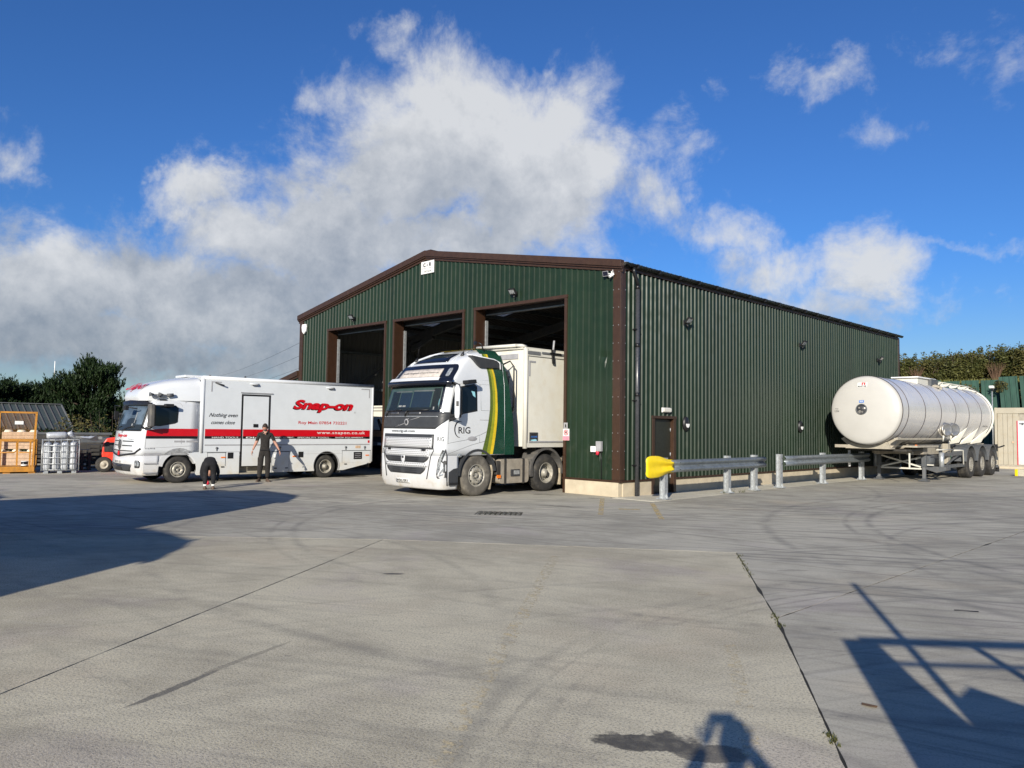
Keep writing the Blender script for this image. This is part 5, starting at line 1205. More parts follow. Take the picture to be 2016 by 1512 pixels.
def box_trailer():
    r = empty('box_trailer', (0, 0, 0), 0, 'x', 'trailer')
    mb = MB(); mb.tube([(.98, -.10, 3.93), (1.14, -.04, 3.92), (1.16, .10, 3.90)], .045, 8); mb.tube([(-.55, -.12, 3.95), (.98, -.10, 3.93)], .045, 8); part('front_roof_bar', mb, MAT['cream_edge'], r)
    z0, z1 = 1.17, 3.86; Y1 = 13.4; X = 1.25
    mb = MB(); mb.box(-X+.02, X-.02, .02, Y1, z0+.05, z1); part('box_body', mb, MAT['cream_panel'], r)
    for sg in (1, -1):
        mb = MB(); mb.tube([(sg*(X-.05), .05, z0), (sg*(X-.05), .05, z1-.02)], .065, 12); part('corner_post', mb, MAT['cream_edge'], r)
        mb = MB(); mb.box(min(sg*(X-.03), sg*(X+.012)), max(sg*(X-.03), sg*(X+.012)), .05, Y1, z0+.03, z0+.14); part('bottom_rail', mb, MAT['cream_edge'], r)
        mb = MB(); mb.box(min(sg*(X-.03), sg*(X+.008)), max(sg*(X-.03), sg*(X+.008)), .15, Y1, z0+.16, z0+.20); part('grey_line', mb, MAT['grey_trim'], r)
        mb = MB(); mb.box(min(sg*(X-.04), sg*(X+.015)), max(sg*(X-.04), sg*(X+.015)), .05, Y1, z1-.20, z1-.05); tr_ = part('top_rail', mb, MAT['cream_edge'], r)
        mb = MB(); mb.box(min(sg*(X-.0), sg*(X+.03)), max(sg*(X-.0), sg*(X+.03)), .05, .55, z1-.165, z1-.075); mb.box(min(sg*X, sg*(X+.045)), max(sg*X, sg*(X+.045)), .60, Y1, z1-.115, z1-.065); part('awning_track', mb, MAT['mid_grey'], r)
        mb = MB(); mb.box(min(sg*(X-.02), sg*(X-.012)), max(sg*(X-.02), sg*(X-.012)), .10, .46, z1-.40, z1-.34); mb.v = [(sg*(X-.006) if abs(p[0]) < X-.013 else sg*(X-.016), p[1], p[2]) for p in mb.v]
        mb = MB(); mb.box(min(sg*(X-.03), sg*(X-.01)), max(sg*(X-.03), sg*(X-.01)), .14, .40, z1-.38, z1-.33); mb.box(min(sg*(X-.03), sg*(X-.01)), max(sg*(X-.03), sg*(X-.01)), .14, .19, z1-.75, z1-.38); part('corner_marking', mb, MAT['grey_trim'], r)
    mb = MB(); mb.box(-.95, .95, -.005, .03, z1-.28, z1-.14); part('front_marking', mb, MAT['grey_trim'], r)
    mb = MB(); mb.box(-X+.03, X-.03, .03, Y1, z1, z1+.03); mb.tube([(1.15, .0, z1), (.7, -.02, z1+.01), (-.9, -.02, z1+.01)], .04, 8); part('roof_panel', mb, MAT['cream_edge'], r, bevel=.01)
    mb = MB()
    for sg in (-1, 1): mb.box(sg*.5-.05, sg*.5+.05, .3, Y1-.2, .95, z0+.05)
    for y in lin(.6, Y1-.4, 9): mb.box(-1.1, 1.1, y-.04, y+.04, z0-.08, z0+.04)
    part('trailer_frame', mb, MAT['chassis_dark'], r)
    mb = MB(); mb.box(X-.021, X+.004, .19, .50, 1.33, 1.60); st = part('badge_plate', mb, MAT['dark_plastic'], r)
    f = YZ(X+.004)
    lettering('GRAY', f, (.24, 1.52, .45, 1.56), MAT['black_vinyl'], st, bold=.03, off=.003); lettering('ADAMS', f, (.22, 1.46, .47, 1.505), MAT['signal_blue'], st, bold=.02, off=.003)
    mb = MB(); mb.prism([(.22, 1.40), (.40, 1.42), (.47, 1.39), (.40, 1.36), (.22, 1.38)], lambda u, v, d: Vector((X+.004+d, u, v)), 0, .003); part('badge_wave', mb, MAT['sky_sticker'], st)
    # folding lamp mast on the roof edge
    mb = MB(); mb.bar((X+.05, 1.05, z1-.36), (X+.05, 1.0, z1+.02), .06, .05); mb.bar((X+.06, .9, z1-.08), (X+.06, 1.35, z1-.08), .03, .04); part('mast_bracket', mb, MAT['black_plastic'], r)
    mb = MB(); mb.tube([(X+.05, 1.03, z1-.05), (X+.05, 1.07, z1+.28)], .028, 8); part('mast_tube', mb, MAT['grey_trim'], r)
    for y in (8.4, 9.75, 11.1):
        for sg in (1, -1): wheel(r, (sg*1.2, y, .5), .5, .38, sg, .285, steer=False)
    mb = MB()
    for sg in (1, -1): mb.box(sg*.75-.07, sg*.75+.07, 2.6, 2.75, .35, z0)
    part('landing_leg', mb, MAT['chassis_dark'], r)
    return r
trl = box_trailer(); trl.location = (-3.62, -0.99, 0)
trl['label'] = 'cream refrigerated style box trailer coupled behind the green striped cab'

# ---------------------------------------------------------------- white tool van lorry (local: front towards -Y, near side at +X, x = +1.22 is the side)
def tool_lorry():
    W = MAT; r = empty('tool_lorry', (0, 0, 0), 0, 'white box-bodied tool lorry with red and black side stripe and an open cab mirror', 'lorry')
    X = 1.22
    yf = [(0.24, -1.22), (0.42, -1.30), (0.72, -1.30), (1.0, -1.29), (1.45, -1.24), (2.25, -1.00), (2.33, -.90), (2.38, -.70), (2.42, -.45)]
    wd = [(0.24, 1.17), (0.5, 1.205), (1.4, 1.205), (2.1, 1.19), (2.3, 1.16), (2.38, 1.08), (2.42, 1.0)]
    S = Surf(yf, wd, 0.12, 0.20)
    mb = MB(); shell(mb, S, [.80, .95, 1.2, 1.45, 1.7, 1.95, 2.15, 2.25, 2.29, 2.33, 2.36, 2.38, 2.40, 2.42], lambda z: .50); part('cab', mb, W['white_gloss'], r)
    mb = MB(); shell(mb, S, [.24, .28, .42, .6, .795], lambda z: -.60); part('bumper', mb, W['white_paint'], r)
    fS = lambda u, v, d: S.at(u, v, d)
    sd = lambda y, z, o: S.side(y, z, o, 1)
    mb = MB(); patch(mb, S, -1.42, 1.42, 1.47, 2.24, .006, 26, 8, .06, .06); ws = part('windscreen_surround', mb, W['black_plastic'], r)
    mb = MB(); patch(mb, S, -1.25, 1.22, 1.53, 2.20, .009, 20, 6); part('screen_backing', mb, W['sky_reflection'], ws)  # layer behind the glass, painted pale blue as the reflected sky
    mb = MB(); patch(mb, S, -1.25, 1.22, 1.53, 1.66, .012, 16, 3, rim=False); patch(mb, S, .1, .75, 1.60, 1.84, .012, 6, 4, .1, .2, rim=False); patch(mb, S, -1.0, -.35, 1.62, 1.95, .012, 6, 5, .1, .15, rim=False); part('dashboard_and_seats', mb, W['dark_plastic'], ws)
    mb = MB(); patch(mb, S, .52, .60, 1.62, 1.68, .014, 3, 3, rim=False); patch(mb, S, .62, .66, 1.70, 2.0, .014, 3, 3, rim=False); part('papers', mb, W['paper_white'], ws)
    mb = MB(); patch(mb, S, -1.36, 1.36, 1.50, 2.22, .018, 26, 8, .05, .05, rim=False); part('windscreen_glass', mb, W['cab_glass'], ws)
    # shade lip
    mb = MB(); ts = lin(-1.35, 1.5, 20); vs = []
    for z, o in ((2.20, .05), (2.27, .12), (2.30, .03)):
        for t in ts: vs.append(S.at(t, z-.02*abs(t), o))
    mb.add(vs, [(j*20+i, j*20+i+1, (j+1)*20+i+1, (j+1)*20+i) for j in range(2) for i in range(19)], 0, True); part('screen_visor', mb, W['black_plastic'], r, fix=False)
    for (a, b) in ((-.75, -.15), (.05, .75)):
        mb = MB(); mb.tube([S.at(a, 1.46, .03), S.at(a+.25, 1.55, .04), S.at(b, 1.60, .035)], .011, 5); part('wiper', mb, W['black_plastic'], r)
    # grille
    mb = MB()
    for z, ta in ((1.17, .86), (1.045, .80), (.90, .86)):
        for (a, b) in ((-ta, -.16), (.16, ta)): 
            if z < 1: a, b = (-ta, ta) if a < 0 else (0, 0)
            if b > a: patch(mb, S, a, b, z, z+.028, .006, 8, 3, rim=False)
    part('grille_slots', mb, W['black_plastic'], r)
    mb = MB(); pts = [S.at(t, .86-.10*(1-abs(t)/1.05) if abs(t) < 1.05 else .86+.12*(abs(t)-1.05)/.5, .012) for t in lin(-1.6, 1.6, 21)]; mb.tube(pts, .026, 6); part('lower_seam', mb, W['black_plastic'], r)
    c = S.at(0, 1.08, .012)
    mb = MB(); mb.lathe([(.12, 0), (.15, 0), (.15, .02), (.12, .02)], c, (0, -1, 0), 24); mb.v = [(c.x+(p[0]-c.x)*.62, p[1], p[2]) for p in mb.v]
    for a in (90, 210, 330):
        th = math.radians(a); mb.bar(c+Vector((0, -.012, 0)), c+Vector((math.cos(th)*.075, -.012, math.sin(th)*.12)), .012, .03, up=(0, -1, 0))
    part('front_badge', mb, W['slate_steel'], r)
    mb = MB(); mb.lathe([(0, .004), (.11, .0)], c, (0, -1, 0), 20); mb.v = [(c.x+(p[0]-c.x)*.62, p[1], p[2]) for p in mb.v]; part('badge_back', mb, W['pipe_grey'], r)
    lettering('Snap-on', fS, (-.42, 1.27, .42, 1.40), W['red_vinyl'], r, bold=.035, shear=.25, off=.008)
    lettering('Atego', fS, (.50, 1.225, .86, 1.262), W['grey_trim'], r, shear=.3, off=.008)
    mb = MB(); patch(mb, S, -.03, .02, 1.42, 1.45, .012, 3, 3); part('washer_jet', mb, W['black_plastic'], r)
    mb = MB(); patch(mb, S, -.10, .06, .765, .90, .030, 4, 5, .03, .03); part('red_tow_cover', mb, W['red_vinyl'], r)
    mb = MB(); patch(mb, S, -.44, .30, .545, .645, .012, 6, 3); npl = part('number_plate', mb, W['paper_white'], r)
    lettering('WX19 OEY', fS, (-.40, .565, .26, .628), W['black_vinyl'], npl, bold=.012, off=.016)
    mb = MB(); patch(mb, S, lambda z: -.85-.10*(z-.34)/.2, lambda z: .75+.1*(z-.34)/.2, .34, .54, .006, 12, 4); io = part('air_intake', mb, W['dark_plastic'], r)
    mb = MB(); patch(mb, S, -.35, .28, .37, .50, .010, 6, 3); part('intake_grille', mb, W['black_plastic'], io)
    for sg in (1, -1):
        mb = MB(); t0, t1 = (1.02, 1.62) if sg > 0 else (-1.62, -1.02); patch(mb, S, t0, t1, .45, .66, .008, 7, 5, .05, .08); hl = part('headlight', mb, W['dark_plastic'], r)
        mb = MB()
        for a, b, z_a, z_b in ((1.10, 1.28, .50, .60), (1.34, 1.56, .50, .61), (1.12, 1.5, .61, .64)):
            a, b = (a, b) if sg > 0 else (-b, -a); patch(mb, S, a, b, z_a, z_b, .014, 5, 4, .03, .04)
        part('lamp_lens', mb, W['lamp_lens'], hl)
    # cab side: door, window, stripe
    def spoly(name, pts, mat, off, par=r, div=.12):
        mb = MB(); bm = bmesh.new(); vv = [bm.verts.new((a, b, 0)) for a, b in pts]; bm.faces.new(vv); bmesh.ops.triangulate(bm, faces=bm.faces)
        for _ in range(3): bmesh.ops.subdivide_edges(bm, edges=[e for e in bm.edges if e.calc_length() > div], cuts=1)
        bmesh.ops.triangulate(bm, faces=bm.faces); bm.verts.ensure_lookup_table(); bm.verts.index_update()
        mb.add([sd(v.co.x, v.co.y, off) for v in bm.verts], [tuple(v.index for v in f.verts) for f in bm.faces], 0, True); bm.free(); return part(name, mb, mat, par, fix=False)
    win = spoly('side_window', [(-1.0, 1.64), (-.93, 1.95), (-.86, 2.22), (-.18, 2.22), (-.10, 2.14), (-.12, 1.74), (-.2, 1.70), (-.6, 1.62)], W['black_plastic'], .006)
    spoly('window_glass', [(-.95, 1.67), (-.82, 2.19), (-.20, 2.19), (-.13, 2.12), (-.15, 1.76), (-.6, 1.65)], W['side_glass'], .010, win)
    mb = MB(); mb.tube([sd(a, b, .001) for a, b in [(-1.03, 1.0), (-1.05, 1.50), (-.90, 2.29), (-.05, 2.29), (.0, 2.22), (.0, 1.12)]], .005, 4); mb.tube([sd(a, b, .001) for a, b in [(-1.03, 1.02), (-.5, 1.02), (.02, 1.05), (.3, 1.06)]], .004, 4); mb.tube([(X-.06, .10, 2.35), (X-.045, .10, 1.2)], .004, 4); part('door_seam', mb, W['grey_trim'], r)
    spoly('red_stripe', [(-1.06, 1.35), (-1.05, 1.50), (-.5, 1.555), (.46, 1.555), (.46, 1.345), (-1.06, 1.345)], W['red_vinyl'], .005)
    spoly('black_stripe', [(-1.06, 1.27), (-1.06, 1.343), (.46, 1.343), (.46, 1.27)], W['black_vinyl'], .005)
    spoly('grey_trim_line', [(-.20, 1.165), (-.20, 1.215), (.10, 1.215), (.10, 1.165)], W['grey_trim'], .005); spoly('grey_trim_line', [(.14, 1.165), (.14, 1.215), (.46, 1.215), (.46, 1.165)], W['grey_trim'], .005)
    spoly('sill_band', [(-1.08, .80), (-1.08, .86), (-.55, .86), (-.50, .80)], W['grey_trim'], .005)
    lettering('816/818', sd, (-1.0, .975, -.72, 1.01), W['mid_grey'], r, off=.006)
    # lower near side: steps behind the bumper, arch
    for sg in (1, -1):
        x = sg*1.20
        mb = MB(); sidepanel(mb, [(-1.02, .30), (-.62, .30), (-.60, .46), (-.55, .62), (-.45, .78), (-.38, .86), (-1.02, .86)], min(x, x-sg*.25), max(x, x-sg*.25)); part('step_well', mb, W['white_paint'], r, bevel=.008)
        for z in (.30, .56):
            mb = MB(); mb.box(min(x-.01*sg, x+.03*sg), max(x-.01*sg, x+.03*sg), -1.0, -.64, z, z+.035); part('cab_step', mb, W['grey_trim'], r)
        mb = MB(); arch_ring(mb, min(sg*.95, sg*1.205), max(sg*.95, sg*1.205), -.05, .40, .46, .60, 18, 170, 24); part('wheel_arch', mb, W['white_paint'], r)
        mb = MB(); mb.box(min(sg*.5, sg*.94), max(sg*.5, sg*.94), -.6, .5, .3, .9); part('wheel_well', mb, W['black_plastic'], r)
    # mirrors
    mb = MB(); mb.box(1.26, 1.52, -.98, -.84, 1.60, 2.24); mo = part('mirror', mb, W['fender_grey'], r, bevel=.035)
    mb = MB(); mb.box(1.27, 1.505, -.838, -.825, 1.64, 2.20); part('mirror_glass', mb, W['side_glass'], mo)
    mb = MB(); mb.tube([(1.12, -1.06, 1.585), (1.22, -1.02, 1.56), (1.46, -.92, 1.585)], .034, 8); mb.tube([(1.12, -.92, 2.26), (1.40, -.92, 2.26)], .018, 8); part('mirror_arm', mb, W['black_plastic'], mo)
    mb = MB(); mb.obox((1.32, -.42, 2.21), (.09, 0, 0), (0, .12, 0), (0, 0, .045)); part('kerb_mirror', mb, W['black_plastic'], mo, bevel=.02)
    mb = MB(); mb.tube([(-1.1, -1.0, 2.2), (-1.32, -1.1, 2.22), (-1.34, -1.05, 1.7), (-1.12, -1.1, 1.62)], .016, 6); mb.box(-1.40, -1.30, -1.1, -1.0, 1.80, 2.05); part('far_mirror', mb, W['black_plastic'], r)
    mb = MB(); mb.tube([(.86, -1.12, 2.10), (.75, -1.32, 2.14)], .018, 6); mb.obox((.62, -1.36, 2.12), (.12, 0, 0), (0, .05, 0), (0, 0, .06)); part('front_mirror', mb, W['black_plastic'], r, bevel=.03)
    # roof fairing
    prof_ = [(-1.02, 2.34, .94), (-1.05, 2.46, .96), (-1.0, 2.62, .98), (-.86, 2.75, 1.01), (-.70, 2.84, 1.04), (-.36, 2.96, 1.10), (.0, 3.03, 1.15), (.30, 3.07, 1.19), (.52, 3.10, 1.205)]
    mb = MB(); cols = 19; vs = []
    for (y, z, w_) in prof_:
        for i in range(cols):
            q = -1 + 2*i/(cols-1); sx = math.copysign(abs(math.sin(q*PI/2))**.55, q); drop = 1-abs(math.cos(q*PI/2))**.35
            zb = 2.36 if y > -1.0 else 2.34
            vs.append((sx*w_ , y + .40*(abs(q)**3)*max(0, (.5-y)/1.55), z - (z-zb)*drop))
    mb.add(vs, [(j*cols+i, j*cols+i+1, (j+1)*cols+i+1, (j+1)*cols+i) for j in range(len(prof_)-1) for i in range(cols-1)], 0, True)
    fr = part('roof_fairing', mb, W['white_gloss'], r, fix=True)
    def fair(u, v, d):   # lay lettering on the fairing nose
        y = itab([(p[1], p[0]) for p in prof_], v); return Vector((u, y-.012-.4*abs(u/1.0)**3*.2, v+.012))
    lettering('Snap-on', lambda u, v, d: fair(u, v, d), (-.78, 2.60, .60, 2.90), W['red_vinyl'], fr, bold=.035, shear=.25)
    # air horns and work lamps at the fairing edge
    mb = MB()
    for (y, x) in ((-.86, 1.08), (-.62, 1.12)): mb.tube([(x, y-.02, 2.52), (x, y+.10, 2.515)], [.062, .02], 14); mb.tube([(x, y+.10, 2.515), (x, y+.26, 2.50)], .016, 8)
    mb.box(1.05, 1.12, -.80, -.45, 2.44, 2.47); mb.tube([(1.13, -.42, 2.50), (1.16, -.25, 2.52)], [.05, .045], 10); part('air_horns', mb, W['slate_steel'], r)
    mb = MB(); mb.obox((1.12, -.52, 2.37), (.012, 0, .0), (0, .10, 0), (0, 0, .022)); part('cab_side_lamp', mb, W['dark_plastic'], r, bevel=.01)
    # box body
    zb, zt, ya, yb = .235, 3.06, .58, 6.36
    mb = MB(); mb.box(-X+.03, X, ya, yb, .88, zt); part('box_body', mb, W['white_panel'], r)
    for sg in (1, -1):
        mb = MB(); mb.tube([(sg*(X-.04), ya-.01, .86), (sg*(X-.04), ya-.01, zt)], .065, 12); part('corner_post', mb, W['white_gloss'], r)
        mb = MB(); mb.tube([(sg*(X-.035), ya-.02, zt), (sg*(X-.035), yb+.02, zt)], .062, 12); part('roof_rail', mb, W['white_gloss'], r)
        mb = MB(); mb.tube([(sg*(X-.04), yb, .50), (sg*(X-.04), yb, zt)], .055, 12); part('corner_post', mb, W['white_gloss'], r)
    mb = MB(); mb.box(-X+.06, X-.06, ya, yb, zt, zt+.055); mb.box(-.3, .5, ya-.3, ya+.8, zt+.02, zt+.10); part('roof_panel', mb, W['white_gloss'], r, bevel=.02)
    mb = MB(); mb.box(-.5, .1, 1.9, 2.5, zt+.05, zt+.12); mb.box(-.3, -.25, 2.45, 2.5, zt+.12, zt+.2); part('roof_vent', mb, W['dark_plastic'], r, bevel=.01)
    def skirt(pts, nm='side_skirt'):
        mb = MB(); sidepanel(mb, pts, X-.035, X+.0); return part(nm, mb, W['white_panel'], r)
    th = [(.40-.05, .40)]
    arcF = [(-.05+.50*math.cos(math.radians(a)), .40+.50*math.sin(math.radians(a))) for a in lin(-18, 62, 8)]
    skirt([(.44, .235)] + [(u, v) for u, v in arcF] + [(.40, .878), (1.72, .878), (1.72, .215), (.46, .215)])
    arcR = [(4.65+.46*math.cos(math.radians(a)), .40+.46*math.sin(math.radians(a))) for a in lin(200, -20, 20)]
    skirt([(2.72, .878), (2.72, .23)] + [(4.21, .235)] + arcR + [(5.12, .235), (5.28, .24), (6.34, .46), (6.34, .878)])
    mb = MB(); arch_ring(mb, X-.02, X+.012, 4.65, .40, .455, .475, -18, 198, 24); part('arch_edge', mb, W['grey_trim'], r)
    mb = MB(); arch_ring(mb, .7, X-.04, 4.65, .40, .47, .52, -30, 210, 20); mb.box(.66, .70, 4.1, 5.2, .2, .88); part('wheel_well', mb, W['black_plastic'], r)
    # body seams, grey line, stripe
    f = YZ(X)
    def band(nm, y0, y1, z0, z1, m, t=.004):
        mb = MB(); mb.box(X-.001, X+t, y0, y1, z0, z1); return part(nm, mb, m, r)
    band('red_stripe', .66, 1.755, 1.347, 1.555, W['red_vinyl']); band('red_stripe', 1.80, 2.60, 1.347, 1.555, W['red_vinyl']); band('red_stripe', 2.66, 6.27, 1.347, 1.555, W['red_vinyl'])
    band('black_stripe', .66, 1.755, 1.27, 1.345, W['black_vinyl']); band('black_stripe', 1.80, 2.60, 1.27, 1.345, W['black_vinyl']); band('black_stripe', 2.66, 6.27, 1.27, 1.345, W['black_vinyl'])
    band('grey_line', .66, 1.755, 1.065, 1.10, W['grey_trim']); band('grey_line', 2.66, 6.27, 1.065, 1.10, W['grey_trim'])
    band('body_seam', .62, 1.75, .876, .882, W['mid_grey']); band('body_seam', 2.68, 6.3, .79, .794, W['grey_trim'])
    band('red_marker', 6.20, 6.27, 1.135, 1.22, W['red_vinyl'])
    # door with black seal
    mb = MB(); mb.box(X-.001, X+.006, 1.735, 2.665, .425, 2.62); dr = part('side_door', mb, W['black_plastic'], r)
    mb = MB(); mb.box(X+.005, X+.014, 1.795, 2.605, .445, 2.565); part('door_leaf', mb, W['white_panel'], dr, bevel=.004)
    for nm, z0, z1, m in (('red_stripe', 1.347, 1.555, 'red_vinyl'), ('black_stripe', 1.27, 1.345, 'black_vinyl'), ('grey_line', 1.065, 1.10, 'grey_trim')):
        mb = MB(); mb.box(X+.0145, X+.018, 1.80, 2.60, z0, z1); part(nm, mb, W[m], dr)
    mb = MB(); mb.box(X+.012, X+.03, 2.12, 2.27, 1.62, 1.72); part('door_handle', mb, W['black_plastic'], dr, bevel=.006)
    mb = MB(); mb.box(X, X+.03, 1.70, 2.72, 2.655, 2.68); part('rain_strip', mb, W['grey_trim'], r)
    mb = MB(); mb.box(X-.3, X-.02, 1.74, 2.70, .20, .24); mb.box(X-.25, X-.22, 1.74, 2.70, .24, .42); part('entry_step', mb, W['cream_steel'], r)
    # hatches, vents, small fittings
    def hatch(y0, y1, z0=.235, z1=.865):
        mb = MB(); mb.box(X-.002, X+.006, y0, y1, z0, z1); h = part('hatch', mb, W['white_panel'], r, bevel=.003)
        mb = MB(); mb.box(X, X+.010, y0-.02, y1+.02, z1, z1+.018); mb.box(X, X+.0075, y0-.006, y0, z0, z1); mb.box(X, X+.0075, y1, y1+.006, z0, z1); part('hatch_seam', mb, W['dark_plastic'], h)
        for yy in ([y0+.08, y1-.12]):
            mb = MB(); mb.box(X+.005, X+.016, yy, yy+.09, .42, .45) if z0 > .3 else mb.box(X+.005, X+.016, yy, yy+.09, .34, .37); part('hatch_latch', mb, W['black_plastic'], h)
        return h
    hatch(.76, 1.29, .46, .85); hatch(2.76, 3.33, .24, .86); hatch(5.23, 6.30, .48, .87)
    for (y0, y1) in ((1.36, 1.53), (3.65, 3.82)):
        mb = MB(); mb.box(X-.002, X+.008, y0, y1, .68, .86); part('vent_window', mb, W['black_plastic'], r)
    for y in (1.16, 3.45, 6.12):
        mb = MB(); mb.box(X, X+.018, y, y+.13, .70, .735); part('side_marker', mb, W['amber'], r)
    mb = MB(); mb.box(X, X+.02, 2.83, 2.92, .66, .80); part('socket_cover', mb, W['white_plastic'], r, bevel=.008)
    for y in (1.02, 3.02, 5.35, 6.08):
        mb = MB(); mb.lathe([(.0, .02), (.035, .02), (.035, 0)], (X, y, .995), (1, 0, 0), 12); mb.box(X, X+.018, y-.012, y+.012, .91, .975); part('lock_handle', mb, W['mid_grey'], r)
    mb = MB(); mb.box(X, X+.006, 5.72, 5.92, .955, 1.045); part('yellow_plate', mb, W['worn_yellow'] if False else W['timber'], r)
    mb = MB(); mb.box(X+.004, X+.012, 5.66, 5.98, .59, .83); pl = part('black_plate', mb, W['black_vinyl'], r)
    for z in (.76, .70, .64): 
        mb = MB(); mb.bar((X+.0135, 5.70, z), (X+.0135, 5.84, z+.02), .003, .016); mb.bar((X+.0135, 5.84, z+.02), (X+.0135, 5.94, z-.0), .003, .016); part('plate_line', mb, W['grey_trim'], pl)
    for y in (2.12, 4.72):
        mb = MB(); mb.tube([(X+.0, y-.13, 2.945), (X+.06, y-.08, 2.935), (X+.06, y+.08, 2.935), (X, y+.13, 2.945)], .022, 8); lm = part('side_lamp', mb, W['white_gloss'], r)
        mb = MB(); mb.box(X+.03, X+.075, y-.10, y+.10, 2.895, 2.92); part('lamp_lens', mb, W['mid_grey'], lm, bevel=.01)
    mb = MB(); mb.box(X, X+.006, .80, 1.10, 2.935, 2.965); mb.box(X, X+.006, .80, .835, 2.66, 2.935); mb.box(X, X+.006, 5.90, 6.24, 2.935, 2.965); mb.box(X, X+.006, 6.20, 6.235, 2.66, 2.93); part('corner_marking', mb, W['grey_trim'], r)
    mb = MB(); mb.tube([(X+.0, .92, 2.93), (X+.06, 1.02, 2.89), (X+.08, 1.16, 2.85)], .022, 8); part('corner_lamp', mb, W['dark_plastic'], r)
    # lettering
    g = lambda u, v, d: Vector((X+d, u, v))
    lettering('Snap-on', g, (3.40, 2.10, 5.55, 2.50), W['black_vinyl'], r, bold=.045, shear=.30, off=.004, name='logo_shadow')
    lettering('Snap-on', g, (3.425, 2.125, 5.60, 2.52), W['red_vinyl'], r, bold=.045, shear=.30, off=.008, name='logo')
    lettering('®', g, (5.64, 2.12, 5.70, 2.18), W['grey_trim'], r, off=.005)
    lettering('Roy Main 07854 732221', g, (3.62, 1.715, 5.35, 1.835), W['red_vinyl'], r, bold=.012, off=.005)
    lettering('www.snapon.co.uk', g, (4.28, 1.395, 6.08, 1.52), W['paper_white'], r, bold=.012, space=1.15, off=.007)
    lettering('HAND TOOLS...', g, (.87, 1.282, 1.74, 1.330), W['paper_white'], r, bold=.012, off=.007)
    lettering('DIAGNOSTIC EQUIPMENT...', g, (2.70, 1.282, 3.50, 1.330), W['paper_white'], r, bold=.012, off=.007)
    lettering('DIAG', lambda u, v, d: Vector((X+d, u, v)), (1.90, 1.282, 2.56, 1.330), W['paper_white'], dr, bold=.03, off=.021)
    lettering('SPECIALITY TOOLS...', g, (3.60, 1.282, 4.80, 1.330), W['paper_white'], r, bold=.012, off=.007)
    lettering('SHOP EQUIPMENT...', g, (4.95, 1.282, 6.10, 1.330), W['paper_white'], r, bold=.012, off=.007)
    lettering('Nothing even', g, (.76, 1.88, 1.63, 2.03), W['black_vinyl'], r, bold=.008, shear=.5, off=.005)
    lettering('comes close', g, (.83, 1.70, 1.55, 1.81), W['black_vinyl'], r, bold=.008, shear=.5, off=.005)
    # chassis and wheels
    mb = MB(); mb.box(-.42, -.34, -1.0, 6.3, .45, .70); mb.box(.34, .42, -1.0, 6.3, .45, .70); mb.box(-1.0, 1.0, -.06, .06, .34, .44); mb.box(-.9, .9, 4.58, 4.72, .34, .46); mb.lathe([(0, -.2), (.2, -.18), (.2, .18), (0, .2)], (0, 4.65, .42), (1, 0, 0), 16); mb.box(-.95, .95, .7, 4.0, .32, .62); mb.box(-1.1, 1.1, .6, 6.34, .80, .90); part('chassis', mb, W['chassis_dark'], r)
    mb = MB(); mb.box(-1.0, 1.0, 6.36, 6.42, .30, .42); mb.box(.8, 1.15, 6.365, 6.40, .5, .62); part('rear_bumper', mb, W['dark_plastic'], r)
    mb = MB(); mb.box(X-.30, X-.06, 5.16, 5.20, .16, .60); part('mud_flap', mb, W['fender_grey'], r)
    for sg in (1, -1):
        wheel(r, (sg*1.17, -.05, .385), .385, .24, sg, .225, nuts=6, holes=8)
        wheel(r, (sg*1.17, 4.65, .37), .37, .46, sg, .225, steer=False, nuts=6, holes=6)
    return r
tl = tool_lorry()
_a = math.radians(2.9); _O = Vector((-10.53, -6.72, 0)); _e = Vector((math.cos(_a), -math.sin(_a), 0))
tl.location = _O - _e*1.22; tl.rotation_euler[2] = -_a

